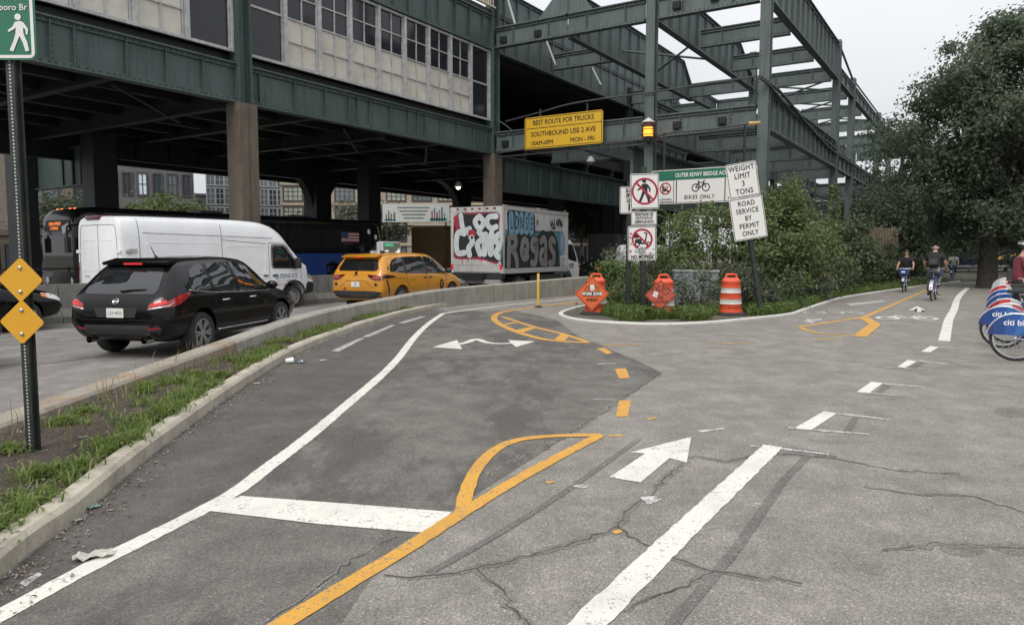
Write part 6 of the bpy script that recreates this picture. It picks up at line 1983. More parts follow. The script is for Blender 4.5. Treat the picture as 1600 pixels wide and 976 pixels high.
class Sign:
    """a sign panel as one part of a thing, what is printed on it as its sub-parts"""
    def __init__(self, root, name, T, w, h, mat, r=.04, border=None, bw=.02, inset=.015, outer=None):
        self.T = MW[root.name].inverted() @ T
        mb = MB(); mb.prism(rrect(w, h, r), -.006, 0, M=self.T)
        self.o = mb.build(name, mat, root)
        self.root = root
        if border is not None:
            a, b = rrect(w - 2 * inset, h - 2 * inset, max(r - inset, .01)), rrect(w - 2 * inset - 2 * bw, h - 2 * inset - 2 * bw, max(r - inset - bw, .005))
            self.frame(a, b, border)
    def frame(self, a, b, mat, z=.003, name='border'):
        mb = MB(); n = len(a)
        mb.add([(x, y, z) for x, y in a] + [(x, y, z) for x, y in b], [(i, (i + 1) % n, n + (i + 1) % n, n + i) for i in range(n)], self.T)
        return mb.build(name, mat, self.o)
    def text(self, body, size, x, y, mat, z=.004, wscale=.85, bold=.012, **kw):
        me = text_mesh(body, size, wscale=wscale, **kw)
        w = size * bold                                  # heavier strokes: the outline laid over itself
        v0 = [v.co.copy() for v in me.vertices]; f0 = [tuple(p.vertices) for p in me.polygons]
        V, F = [], []
        for k, (dx, dy) in enumerate(((0, 0), (w, 0), (-w, 0), (0, w), (0, -w))):
            b = len(V); V += [(c.x + dx, c.y + dy, k * .0002) for c in v0]; F += [tuple(i + b for i in f) for f in f0]
        me = bpy.data.meshes.new('lettering'); me.from_pydata(V, [], F)
        me.transform(self.T @ Matrix.Translation((x, y, z)))
        return link('lettering', me, mat, self.o)
    def poly(self, pts, mat, z=.004, name='pictogram', x=0, y=0, s=1.0):
        bm = bmesh.new(); f = bm.faces.new([bm.verts.new(self.T @ Vector((x + a * s, y + b * s, z))) for a, b in pts]); bmesh.ops.triangulate(bm, faces=[f])
        me = bpy.data.meshes.new(name); bm.to_mesh(me); bm.free()
        return link(name, me, mat, self.o)
    def disc(self, x, y, r, mat, z=.004, n=20, name='pictogram'):
        return self.poly([(x + r * math.cos(2 * math.pi * k / n), y + r * math.sin(2 * math.pi * k / n)) for k in range(n)], mat, z, name)
    def ring(self, x, y, r0, r1, mat, z=.006, n=36, name='red_ring'):
        return self.frame([(x + r1 * math.cos(2 * math.pi * k / n), y + r1 * math.sin(2 * math.pi * k / n)) for k in range(n)], [(x + r0 * math.cos(2 * math.pi * k / n), y + r0 * math.sin(2 * math.pi * k / n)) for k in range(n)], mat, z, name)
    def slash(self, x, y, r, w, mat, z=.007, ang=-45):
        c, s = math.cos(R(ang)), math.sin(R(ang))
        q = [(-r, -w / 2), (r, -w / 2), (r, w / 2), (-r, w / 2)]
        return self.poly([(x + a * c - b * s, y + a * s + b * c) for a, b in q], mat, z, 'red_slash')
    def strokes(self, lines, w, mat, x=0, y=0, s=1.0, z=.004, name='pictogram'):
        mb = MB()
        for k, l in enumerate(lines): mb.strip([(x + a * s, y + b * s) for a, b in l], w, z + .0004 * k)
        mb.v = [tuple(self.T @ Vector(v)) for v in mb.v]
        return mb.build(name, mat, self.o)
    def walker(self, x, y, s, mat, z=.004):
        self.disc(x - .02 * s, y + .41 * s, .085 * s, mat, z)
        self.poly([(-.10, .28), (.04, .31), (.13, .26), (.24, .10), (.22, -.04), (.17, -.04), (.17, .08), (.11, .14), (.11, -.02), (.20, -.24), (.24, -.46), (.14, -.48), (.08, -.24), (.0, -.08), (-.08, -.26), (-.18, -.48), (-.28, -.45), (-.16, -.20), (-.10, -.02), (-.08, .14), (-.14, .09), (-.28, .02), (-.30, .07), (-.17, .16)], mat, z, x=x, y=y, s=s)
    def bicycle(self, x, y, s, mat, w=.03, z=.004):
        for cx in (-.30, .30): self.ring(x + cx * s, y - .08 * s, .175 * s, .175 * s + w, mat, z, 20, 'pictogram')
        self.strokes([[(-.30, -.08), (-.14, .20), (.18, .20), (.30, -.08)], [(-.14, .20), (.0, -.08), (.18, .20)], [(-.30, -.08), (0, -.08)], [(-.18, .27), (-.08, .27)], [(.18, .20), (.16, .31), (.26, .31)]], w, mat, x, y, s, z)
    def moped(self, x, y, s, mat, z=.004):
        for cx in (-.22, .28): self.ring(x + cx * s, y - .22 * s, .06 * s, .115 * s, mat, z, 18, 'pictogram')
        self.poly([(-.36, -.12), (-.30, .02), (-.05, .02), (.0, -.14), (.10, -.14), (.18, .22), (.08, .28), (.10, .32), (.24, .28), (.16, -.22), (-.10, -.22)], mat, z, x=x, y=y, s=s)
        self.poly([(-.38, .06), (-.14, .06), (-.14, .11), (-.34, .11), (-.34, .26), (-.38, .26)], mat, z, x=x, y=y, s=s)
    def bolts(self, pts, mat=None):
        for (x, y) in pts:
            mb = MB(); mb.lathe([(.014, 0), (.014, .008), (.006, .012)], 8, self.T @ Matrix.Translation((x, y, .002))); mb.build('bolt', mat or M_BOLT, self.o)
def stick(root, a, b, w=.06, d=.045, holes=True, mat=None):
    """perforated steel channel post"""
    a, b = Vector(a), Vector(b)
    mb = MB()
    mb.bar(a, b, .012 + w, .008, up=(0, -1, 0))
    for s in (-1, 1):
        off = Vector((s * w / 2, d / 2, 0)); mb.bar(a + off, b + off, .010, d, up=(0, -1, 0))
        off = Vector((s * (w / 2 + .014), d, 0)); mb.bar(a + off, b + off, .03, .008, up=(0, -1, 0))
    o = mb.build('post', mat or M_POST, root, world=True)
    if holes:
        L = (b - a).length; d_ = (b - a) / L
        mh = MB(); x = .05
        while x < L - .02:
            p = a + d_ * x + Vector((0, -.006, 0)); mh.lathe([(.0075, -.001), (.0075, .0)], 6, Matrix.Translation(p) @ Matrix.Rotation(math.pi / 2, 4, 'X')); x += .0254
        I = MW[root.name].inverted(); mh.v = [tuple(I @ Vector(v)) for v in mh.v]
        h = mh.build('post_holes', pbr('pale_hole', (.42, .43, .42), .7), o); h['kind'] = 'stuff'
    return o

# --- tall post in the planted strip: walking-route sign above, two blank yellow diamonds below
pb = G(48, 706, .11)
sp = thing('sign_post', (pb.x, pb.y, .09), label='dark post in the planted strip carrying a green walking sign and yellow diamonds', cat='sign post')
stick(sp, (pb.x, pb.y, .05), (pb.x - .0, pb.y, 4.3), .048, .04)
k = P(58, 94, pb.y - .03)
w_, h_ = .80, .61
s1 = Sign(sp, 'walking_route_sign', smat((k.x - w_ / 2, pb.y - .03, k.z + h_ / 2)), w_, h_, M_SG, .05, M_SW, .022, .012)
s1.text('Ed Koch', .062, .31, .128, M_SW, wscale=1.0, align='RIGHT'); s1.text('Queensboro Br', .062, .35, .058, M_SW, wscale=1.0, align='RIGHT')
s1.walker(.285, -.118, .27, M_SW, .005)
s1.poly([(-.1, -.11), (.13, -.11), (.13, -.135), (-.1, -.135)], M_SW, .004, 'arrow_shaft')
for (cx, cy, hd) in ((32, 437, 33), (35, 503, 34)):
    c = P(cx, cy, pb.y - .02)
    a = .235
    s2 = Sign(sp, 'diamond_marker', smat((c.x, pb.y - .022 - (.004 if cy > 450 else 0), c.z), 0, math.pi / 4 + R(-2)), a, a, M_DY, .022)
    s2.bolts([(.062, .062), (-.062, -.062)])
# --- cluster on the island: no pedestrians, path notice, no mopeds, speed limit
YS = 18.7
pb = P(1004, 470, YS)
sc = thing('sign_post', (pb.x, YS, 0), label='dark post on the island with no-pedestrians and no-mopeds signs', cat='sign post')
stick(sc, (pb.x + .03, YS, 0), (pb.x - .01, YS, 3.75), .10, .06, holes=False)
stick(sc, (P(979, 300, YS).x + .10, YS + .12, 0.0), (P(979, 300, YS).x + .10, YS + .12, 3.4), .08, .05, holes=False)
PXM = F_PX / YS
c = P(1007, 299, YS); s = Sign(sc, 'no_pedestrians_sign', smat((c.x, YS - .03, c.z), R(4), R(1.5)), .73, .88, M_SW, .045, M_SK, .016, .014)
s.walker(0, 0, .64, M_SK, .004); s.ring(0, 0, .285, .335, M_SR); s.slash(0, 0, .30, .05, M_SR)
c = P(1006, 341, YS); s = Sign(sc, 'path_notice', smat((c.x, YS - .03, c.z), R(4), R(1.5)), .66, .34, M_SW, .03, M_SK, .012, .01)
for k, b_ in enumerate(('PEDESTRIANS USE', 'SOUTH PATH AT', 'QUEENS PLAZA SOUTH')): s.text(b_, .10, 0, .092 - .092 * k, M_SK, wscale=.58 if k < 2 else .46, offset=.002)
c = P(1003, 380, YS); s = Sign(sc, 'no_mopeds_sign', smat((c.x, YS - .03, c.z), R(4), R(1)), .73, .87, M_SW, .045, M_SK, .016, .014)
s.moped(0, .10, .56, M_SK); s.ring(0, .10, .22, .27, M_SR); s.slash(0, .10, .24, .045, M_SR); s.text('NO MOPEDS', .125, 0, -.345, M_SK, .012, wscale=.82, offset=.002)
stk = [sheet('sticker_%d' % i, c_) for i, c_ in enumerate(((.55, .54, .5), (.42, .08, .1), (.12, .13, .13), (.5, .3, .3), (.3, .36, .4)))]
rs = random.Random(5)
for k in range(22):
    x, y = rs.uniform(-.33, .33), rs.uniform(-.40, .38)
    if abs(x) < .25 and y > -.1: continue
    w, h = rs.uniform(.03, .09), rs.uniform(.03, .07)
    s.poly([(x, y), (x + w, y + .01), (x + w, y + h), (x, y + h)], stk[k % 5], .008 + k * .0002, 'sticker')
s.disc(-.02, -.19, .105, stk[0], .013, name='sticker'); s.ring(-.02, -.19, .05, .085, stk[2], .014, name='sticker'); s.disc(-.02, -.19, .03, stk[2], .014, name='sticker')
c = P(979.5, 313, YS + .1); s = Sign(sc, 'speed_limit_sign', smat((c.x + .12, YS + .08, c.z), R(4), 0), .61, .68, M_SW, .04, M_SK, .014, .012)
for b_, sz, dy in (('E-BIKE', .13, .235), ('SPEED', .13, .115), ('LIMIT', .13, -.005), ('15', .26, -.18)): s.text(b_, sz, 0, dy, M_SK, wscale=.85 if sz < .2 else 1.0, offset=.004)
# --- leaning post: weight limit and permit signs
pb, pt = P(1187, 468, 18.4), P(1163, 300, 18.4)
d = (pt - pb).normalized()
lp = thing('sign_post', (pb.x, 18.4, 0), label='leaning dark post with white weight limit and road service signs', cat='sign post')
stick(lp, pb - d * .25, pb + d * 3.55, .09, .06, holes=False)
roll = math.atan2(-d.x, d.z)
c = P(1160.5, 281, 18.37); s = Sign(lp, 'weight_limit_sign', smat((c.x, 18.36, c.z), 0, roll), .76, .84, M_SW, .04, M_SK, .014, .014)
for k, b_ in enumerate(('WEIGHT', 'LIMIT', '3', 'TONS')): s.text(b_, .185, 0, .285 - .19 * k, M_SK, wscale=.84, space=1.1, bold=.016)
c = P(1169, 341, 18.37); s = Sign(lp, 'road_service_sign', smat((c.x, 18.355, c.z), 0, roll), .83, 1.04, M_SW, .04, M_SK, .014, .014)
for k, b_ in enumerate(('ROAD', 'SERVICE', 'BY', 'PERMIT', 'ONLY')): s.text(b_, .17, 0, .37 - .185 * k, M_SK, wscale=.84, space=1.1, bold=.016)
# --- bridge access sign on the framework
yaw = BROT - math.pi / 2
tl, br = on_frame(1018, 270, -.6), on_frame(1182, 306, -.6)
w_ = (Vector((br.x, br.y)) - Vector((tl.x, tl.y))).length
ztop, zbot = on_frame(1090, 263, -.6).z, on_frame(1090, 317, -.6).z
c = (tl + br) / 2; c.z = (ztop + zbot) / 2; h_ = ztop - zbot
ga = thing('bridge_access_sign', (c.x, c.y, 0), label='wide green and white bikes-only bridge access sign behind the shrubs', cat='sign')
s = Sign(ga, 'panel', smat(c, yaw), w_, h_, M_SW, .10, M_SK, .02, .03)
s.poly([(a * 1, b) for a, b in [(-w_ / 2 + .08, h_ / 2 - .05), (w_ / 2 - .08, h_ / 2 - .05), (w_ / 2 - .03, h_ / 2 - .43), (-w_ / 2 + .03, h_ / 2 - .43)]], M_SG, .006, 'green_band')
s.text('OUTER RDWY BRIDGE ACCESS', .23, .08, h_ / 2 - .245, M_SW, .012, wscale=.76, offset=.002)
xm = lambda px: (Vector((on_frame(px, 290, -.6).x, on_frame(px, 290, -.6).y)) - Vector((c.x, c.y))).dot(Vector((UY, -UX)))
for px in (1057, 1133): s.poly([(xm(px) - .02, -h_ / 2 + .03), (xm(px) + .02, -h_ / 2 + .03), (xm(px) + .02, h_ / 2 - .45), (xm(px) - .02, h_ / 2 - .45)], M_SK, .007, 'divider')
s.bicycle(xm(1095), -.02, .72, M_SK, .042, .008); s.text('BIKES ONLY', .23, xm(1093), -h_ / 2 + .24, M_SK, .008, wscale=.95, space=1.1)
x0 = xm(1040); last = s.frame(rrect(.74, .92, .02), rrect(.69, .87, .02), M_SK, .008)
for v in last.data.vertices: v.co = v.co + (s.T.to_3x3() @ Vector((x0, -.17, 0)))
s.moped(x0, -.08, .42, M_SK, .009); s.ring(x0, -.06, .20, .25, M_SR, .010); s.slash(x0, -.06, .22, .05, M_SR, .011); s.text('NO MOPEDS', .12, x0, -.52, M_SK, .009, wscale=.8)
for sx in (-.38, .38):
    p = c + Vector((UY, -UX, 0)) * (sx * w_)
    mb = MB(); mb.bar(Vector((p.x + UX * .05, p.y + UY * .05, zbot)), Vector((p.x + UX * .05, p.y + UY * .05, 6.6)), .08, .08); mb.build('hanger', M_STD, ga, world=True)
# --- yellow truck-route sign on the lower cross beam
tl, br = on_frame(820, 205, -.45), on_frame(942, 205, -.45)
w_ = (Vector((br.x, br.y)) - Vector((tl.x, tl.y))).length
c = (tl + br) / 2; zt, zb = on_frame(881, 178, -.45).z, on_frame(881, 229, -.45).z; c.z = (zt + zb) / 2; h_ = zt - zb
ys = thing('truck_route_sign', (c.x, c.y, zb), label='large yellow truck-route sign fixed to the viaduct cross beam', cat='sign')
s = Sign(ys, 'panel', smat(c, yaw), w_, h_, M_SY, .12, M_SK, .03, .04)
s.poly([(-w_ / 2 + .07, h_ * .135), (w_ / 2 - .07, h_ * .135), (w_ / 2 - .07, h_ * .135 + .03), (-w_ / 2 + .07, h_ * .135 + .03)], M_SK, .004, 'divider')
s.text('BEST ROUTE FOR TRUCKS', .31, 0, h_ * .31, M_SK, wscale=.86, bold=.018)
s.text('SOUTHBOUND USE 2 AVE', .31, 0, -h_ * .05, M_SK, wscale=.92, bold=.018)
s.text('10AM-6PM', .29, -w_ * .27, -h_ * .33, M_SK, wscale=.92, bold=.018); s.text('MON - FRI', .29, w_ * .25, -h_ * .33, M_SK, wscale=.92, bold=.018)
for sx in (-.3, .3):
    p = c + Vector((UY, -UX, 0)) * (sx * w_); mb = MB(); mb.bar(Vector((p.x + UX * .06, p.y + UY * .06, zb + .1)), Vector((p.x + UX * .06, p.y + UY * .06, zt + .35)), .07, .07)
    mb.bar(Vector((p.x + UX * .06, p.y + UY * .06, zb + .3)), Vector((p.x + UX * .45, p.y + UY * .45, zb + .3)), .07, .07); mb.build('bracket', M_STD, ys, world=True)

# --- traffic drums
M_DO, M_DW = pbr('drum_orange', (.62, .075, .022), .5, var=.12, scale=3, dirt=(.25, .05, .03), dscale=5, damt=.5), pbr('drum_white', (.62, .60, .57), .45, var=.08, dirt=(.3, .28, .25), dscale=5, damt=.5)
M_DT = pbr('drum_top', (.72, .09, .04), .5, var=.1)
def drum(px, py, label, txt=None):
    g_ = G(px, py)
    t = thing('traffic_drum', (g_.x, g_.y, .022), random.uniform(-.3, .3) if not txt else 0, label, 'traffic drum', 'traffic drums in front of the island')
    mb = MB(); mb.lathe([(.42, 0), (.42, .03), (.33, .075), (.27, .08)], 28); mb.build('rubber_base', M_TYRE, t, smooth=True, sharp=30)
    z, rr = .06, .285
    bands = ((.20, M_DO), (.125, M_DW), (.135, M_DO), (.125, M_DW), (.135, M_DO), (.06, M_DO))
    mb = MB(); mb.lathe([(.30, .04), (.30, .10), (.285, .11)], 28); mb.build('foot_ring', M_DT, t, smooth=True, sharp=30)
    for k, (h, m_) in enumerate(((.17, M_DO), (.13, M_DW), (.15, M_DO), (.13, M_DW), (.16, M_DO))):
        z0 = .11 + sum((.17, .13, .15, .13, .16)[:k]); r0 = .285 - .012 * k
        mb = MB(); mb.lathe([(r0 + .006, z0 + .004), (r0 + .006, z0 + .02), (r0 - .004, z0 + .03), (r0 - .006, z0 + h - .012), (r0, z0 + h)], 28, cap=False); mb.build('band', m_, t, smooth=True, sharp=30)
    mb = MB(); mb.lathe([(.235, .85), (.225, .89), (.16, .945), (.02, .95)], 28); mb.build('lid', M_DT, t, smooth=True, sharp=30)
    mb = MB(); mb.tube([(-.15, 0, .93), (-.12, 0, 1.02), (-.07, 0, 1.035), (.07, 0, 1.035), (.12, 0, 1.02), (.15, 0, .93)], .024, 8); mb.build('handle', M_DT, t, smooth=True)
    if txt:
        me = text_mesh(txt, .06)
        for v in me.vertices:
            a = v.co.x / .282; v.co = (.284 * math.sin(a), -.288 * math.cos(a), .19 + v.co.y)
        link('lettering', me, M_SK, t)
    return g_
d1 = drum(931, 492, 'orange and white traffic drum behind the work zone diamond sign')
d2 = drum(1036, 496, 'orange and white traffic drum behind the use caution diamond sign')
d3 = drum(1141, 493, 'orange and white traffic drum standing without a sign, nearest the leaning post', 'NYC DOT')
def diamond(cx, cy, dd, half_px, mat, label, kind):
    y = dd.y - .36
    c = P(cx, cy, y)
    a = 2 * half_px * y / F_PX / math.sqrt(2)
    t = thing('diamond_sign', (c.x, y, c.z - a * .7), label=label, cat='sign')
    s = Sign(t, 'panel', smat((c.x, y, c.z), 0, math.pi / 4), a, a, mat, .02, M_SK, .011, .012)
    s.T = s.T @ Matrix.Rotation(-math.pi / 4, 4, 'Z')
    if kind == 1:
        s.bicycle(0, .15, .34, M_SK, .014); s.poly([(-.05, .09), (.06, .09), (.06, .23), (-.05, .23)], M_SW, .007, 'sticker'); s.disc(.0, .13, .012, M_SK, .009)
        s.poly([(-.245, -.055), (.245, -.055), (.245, .055), (-.245, .055)], M_SK, .005, 'black_panel'); s.text('WORK ZONE', .105, 0, 0, M_SW, .008, wscale=.78, offset=.004); s.text('AHEAD', .105, 0, -.15, M_SK, .005, wscale=.85, offset=.002)
    else:
        s.bicycle(0, .13, .42, M_SK, .014); s.poly([(-.20, -.02), (-.09, -.06), (-.05, .07), (-.15, .10)], M_SW, .007, 'sticker'); s.disc(-.12, .02, .012, M_SK, .009)
        s.text('USE', .10, .0, -.06, M_SK, .005, wscale=.85); s.text('CAUTION', .10, 0, -.165, M_SK, .005, wscale=.85)
    s.bolts([(0, -.31)])
    mb = MB(); mb.bar((c.x, y + .005, c.z), (c.x, y + .12, c.z), .05, .05); mb.build('bracket', M_BACK, t, world=True)
diamond(925, 459, d1, 27.5, M_SO, 'orange work zone ahead diamond sign with a bicycle', 1)
diamond(1032, 461, d2, 24.5, sheet('sign_faded_orange', (.45, .085, .045)), 'faded orange use caution diamond sign with a bicycle', 2)
# --- yellow delineator, cabinet
g_ = G(841, 480)
t = thing('delineator_post', (g_.x, g_.y, 0), label='slim yellow flexible post by the curved hatching', cat='post')
mb = MB(); mb.lathe([(.11, .012), (.11, .03), (.05, .05)], 16); mb.build('base', M_TYRE, t, smooth=True)
mb = MB(); mb.lathe([(.038, .05), (.038, .98), (.030, 1.0)], 14); mb.build('tube', M_SY, t, smooth=True, sharp=40)
for z in (.78, .90):
    mb = MB(); mb.lathe([(.0395, z), (.0395, z + .06)], 14, cap=False); mb.build('band', pbr('pale_yellow', (.6, .52, .25), .4), t, smooth=True)
p0 = P(1085, 450, 22.3)
t = thing('utility_cabinet', (p0.x, p0.y, 0), R(-6), 'grey utility cabinet half hidden by shrubs behind the drums', 'cabinet')
mb = MB(); mb.box((0, 0, .52), (1.28, .6, 1.02)); mb.build('body', pbr('cabinet_grey', (.27, .30, .33), .5, var=.1, dirt=(.15, .15, .15), dscale=3, damt=.5), t, bevel=.015)
mb = MB(); mb.box((0, 0, 1.06), (1.36, .68, .06)); mb.build('lid', pbr('cabinet_lid', (.36, .37, .36), .5), t, bevel=.01)
for sx in (-.31, .31):
    mb = MB(); mb.box((sx, -.305, .52), (.58, .012, .9)); o = mb.build('door', MATS['cabinet_grey'], t)
    mb = MB(); mb.box((sx * .2, -.32, .52), (.03, .03, .12)); mb.build('handle', M_DARKP, o)
p0 = P(1052, 392, 29); t = thing('parked_van', (p0.x, p0.y + 4, -.146), R(60), 'grey van half seen behind the shrubs under the bikes-only sign', 'van')
me = loft([(-2.4, cab_ring(.9, .4, 1.0, 1.9, .8)), (-2.2, cab_ring(.98, .35, 1.05, 2.1, .84)), (.8, cab_ring(.98, .35, 1.05, 2.1, .84)), (1.5, cab_ring(.98, .35, 1.0, 1.5, .85)), (2.3, cab_ring(.92, .35, .8, 1.0, .8)), (2.42, cab_ring(.8, .45, .6, .8, .7))], 40, 20, arches=[(-1.5, .34, .42, 1), (-1.5, .34, .42, -1), (1.6, .34, .42, 1), (1.6, .34, .42, -1)])
sk = Skin(me); addp('body', me, pbr('grey_van', (.33, .34, .35), .4, coat=.4), t)
for v in 'LR':
    s_ = 1 if v == 'L' else -1
    addp('side_window', sk.patch(v, [(-2.0, 1.25), (.8, 1.2), (.7, 1.85), (-2.0, 1.85)], .006, 3), M_CGL, t)
    for ax in (-1.5, 1.6): wheel(t, ax, s_ * .85, .34, .34, .22, s_, 'steel')

# ================================================================ BICYCLES AND PEOPLE
M_BFR = pbr('bike_frame_blue', (.015, .055, .20), .3, coat=.6)
M_BSIL = pbr('bike_silver', (.48, .49, .50), .35, .5)
M_RUB = pbr('saddle_black', (.02, .02, .022), .6)
BLUES = [pbr('fender_blue_%d' % k, c, .35, coat=.4, var=.05) for k, c in enumerate(((.020, .038, .14), (.014, .050, .19), (.018, .075, .27), (.035, .12, .35), (.014, .034, .12)))]
REDS = [pbr('fender_red_%d' % k, c, .35, coat=.4, var=.05) for k, c in enumerate(((.36, .02, .035), (.28, .02, .03), (.5, .06, .06), (.45, .45, .46), (.25, .015, .025)))]
SILV = [pbr('fender_pale_%d' % k, c, .35, coat=.4, var=.05) for k, c in enumerate(((.45, .46, .47), (.38, .39, .41), (.52, .52, .53), (.42, .10, .11), (.35, .36, .38)))]
def share_bike(t, facets, text=True, fr=None, basket=True):
    """step-through hire bicycle; t = its root; x forward"""
    fr = fr or M_BFR
    RH, FH, RW = Vector((-.55, 0, .335)), Vector((.55, 0, .335)), .335
    for hub in (RH, FH):
        w = bpy.data.objects.new('wheel', None); COL.objects.link(w); w.parent = t
        mb = MB(); mb.tube([hub + Vector(((RW - .024) * math.cos(k * math.pi / 16), 0, (RW - .024) * math.sin(k * math.pi / 16))) for k in range(33)], .025, 8, cap=False); mb.build('tyre', M_TYRE, w, smooth=True)
        mb = MB(); mb.lathe([(RW - .062, -.014), (RW - .040, -.014), (RW - .040, .014), (RW - .062, .014), (RW - .062, -.014)], 36, Matrix.Translation(hub), axis='Y', cap=False); mb.build('rim', M_BSIL, w, smooth=True, sharp=30)
        mb = MB()
        for k in range(18):
            a = k * 2 * math.pi / 18; b = a + (.5 if k % 2 else -.5)
            mb.bar(hub + Vector((.03 * math.cos(b), (.03 if k % 2 else -.03), .03 * math.sin(b))), hub + Vector(((RW - .06) * math.cos(a), 0, (RW - .06) * math.sin(a))), .0035, .0035)
        o = mb.build('spokes', M_BSIL, w); o['kind'] = 'stuff'
        mb = MB(); mb.lathe([(.012, -.07), (.035, -.045), (.04, 0), (.035, .045), (.012, .07)], 14, Matrix.Translation(hub), axis='Y'); mb.build('hub', M_BSIL, w, smooth=True)
    BB, ST, HT = Vector((-.12, 0, .30)), Vector((-.30, 0, .78)), Vector((.42, 0, .80))
    mb = MB()
    mb.tube([HT, Vector((.25, 0, .50)), Vector((.05, 0, .34)), BB], .038, 10); mb.tube([BB, ST], .022, 8)
    for s in (-1, 1):
        mb.tube([BB + Vector((0, s * .03, 0)), RH + Vector((0, s * .06, 0))], .013, 6); mb.tube([ST + Vector((0, s * .02, -.15)), RH + Vector((0, s * .06, 0))], .010, 6)
        mb.tube([HT + Vector((.01, s * .05, -.08)), FH + Vector((0, s * .055, 0))], .016, 6)
    mb.tube([HT + Vector((.02, 0, -.1)), HT + Vector((-.03, 0, .12))], .03, 8)
    mb.build('frame', fr, t, smooth=True)
    mb = MB(); mb.tube([HT + Vector((-.03, 0, .1)), HT + Vector((-.07, 0, .26))], .018, 8)
    mb.tube([Vector((.22, .30, 1.06)), Vector((.30, .26, 1.07)), Vector((.36, .10, 1.07)), Vector((.36, -.10, 1.07)), Vector((.30, -.26, 1.07)), Vector((.22, -.30, 1.06))], .014, 8); mb.build('handlebar', M_BSIL, t, smooth=True)
    for s in (-1, 1):
        mb = MB(); mb.tube([Vector((.27, s * .28, 1.065)), Vector((.17, s * .32, 1.055))], .020, 8); mb.build('grip', M_RUB, t, smooth=True)
    mb = MB(); mb.tube([ST, Vector((-.335, 0, .93))], .016, 8); mb.build('seat_post', M_BSIL, t)
    mb = MB(); mb.prism([(-.17, -.09), (-.12, -.11), (0, -.06), (.14, -.025), (.16, 0), (.14, .025), (0, .06), (-.12, .11), (-.17, .09), (-.18, 0)], .93, .99, M=Matrix.Translation((-.34, 0, 0))); mb.build('saddle', M_RUB, t, smooth=True, bevel=.02)
    # fenders: rear is a broad faceted skirt on both sides of the wheel
    def arc(r, a0, a1, n, hub): return [(hub.x + r * math.cos(R(a0 + (a1 - a0) * k / n)), hub.z + r * math.sin(R(a0 + (a1 - a0) * k / n))) for k in range(n + 1)]
    for hub, a0, a1 in ((RH, 172, 22), (FH, 160, 30)):
        A = arc(.372, a0, a1, 10, hub)
        mb = MB()
        for k in range(10):
            (x0, z0), (x1, z1) = A[k], A[k + 1]
            mb.bar((x0, 0, z0), (x1, 0, z1), .085, .014, up=(0, 1, 0)) if False else mb.add([(x0, -.045, z0), (x1, -.045, z1), (x1, .045, z1), (x0, .045, z0)], [(0, 1, 2, 3)])
        fo = mb.build('fender', M_BSIL, t, smooth=True)
        low = (hub.x + (.06 if hub is RH else -.05), hub.z + .05)
        inner = [(A[0][0] + (low[0] - A[0][0]) * k / 10 + 0, A[0][1] + (low[1] - A[0][1]) * min(1, k / 6)) for k in range(11)]
        inner = [(A[0][0] * (1 - k / 10) + (A[10][0] * .5 + low[0] * .5) * (k / 10), A[0][1] * (1 - k / 10) + (low[1] + .0) * (k / 10)) for k in range(11)]
        for s in (-1, 1):
            for k in range(0, 10, 2):
                mb = MB()
                q = [A[k], A[k + 1], A[k + 2], inner[k + 2], inner[k]] if k else [A[0], A[1], A[2], inner[2]]
                mb.prism(q, s * .043, s * .047, M=Matrix.Rotation(math.pi / 2, 4, 'X'))
                mb.build('skirt_panel', facets[(k // 2 + (0 if s > 0 else 1)) % len(facets)] if hub is RH else facets[1], fo)
            mb = MB(); mb.tube([Vector((x, s * .046, z)) for x, z in A], .007, 6); mb.build('skirt_edge', M_BSIL, fo, smooth=True)
        if hub is RH and text:
            for s in (-1, 1):
                me = text_mesh('citi bike', .115, offset=.002)
                for v in me.vertices:
                    a, b = v.co.x * s * -1, v.co.y
                    v.co = (hub.x + .02 + a, s * .051, hub.z + .235 + b)
                link('lettering', me, M_WINK, fo)
    mb = MB(); mb.lathe([(.09, -.075), (.11, -.06), (.11, -.05)], 18, Matrix.Translation(BB), axis='Y'); mb.lathe([(.11, .05), (.11, .06), (.09, .075)], 18, Matrix.Translation(BB), axis='Y'); mb.build('chain_case', M_BSIL, t, smooth=True)
    for s, a in ((-1, -40), (1, 140)):
        c, sn = math.cos(R(a)), math.sin(R(a)); e = BB + Vector((.165 * c, s * .09, .165 * sn))
        mb = MB(); mb.bar(BB + Vector((0, s * .085, 0)), e, .02, .025); mb.box(e + Vector((0, s * .06, 0)), (.10, .09, .02)); mb.build('pedal', M_DARKP, t)
    if basket:
        mb = MB(); mb.prism([(.46, .80), (.74, .80), (.80, 1.06), (.44, 1.06)], -.18, .18, M=Matrix.Rotation(math.pi / 2, 4, 'X')); mb.build('basket', fr, t, bevel=.02)
        mb = MB(); mb.box((.80, 0, .93), (.02, .14, .06)); mb.build('front_lamp', M_WINK, t)
    mb = MB(); mb.box((-.90, 0, .46), (.02, .05, .05)); mb.build('rear_lamp', M_RED, t)
docks = (11.05, 12.55, 13.25, 14.6, 16.4, 18.4, 20.8, 23.3, 26.5)
pxs = (1545, 1530, 1540, 1541, 1541, 1542, 1545, 1548, 1550)
kinds = (BLUES, BLUES, SILV, REDS, BLUES, BLUES, REDS, SILV, SILV)
names = ('nearest hire bicycle with blue rear guard', 'second docked hire bicycle with blue guard from the near end', 'third docked hire bicycle from the near end, with pale guard', 'fourth docked hire bicycle from the near end, with red guard',
         'fifth docked hire bicycle from the near end, with blue guard', 'sixth docked hire bicycle from the near end, with blue guard', 'seventh docked hire bicycle from the near end, with red guard', 'second-farthest docked hire bicycle, with pale guard', 'farthest docked hire bicycle, with pale guard')
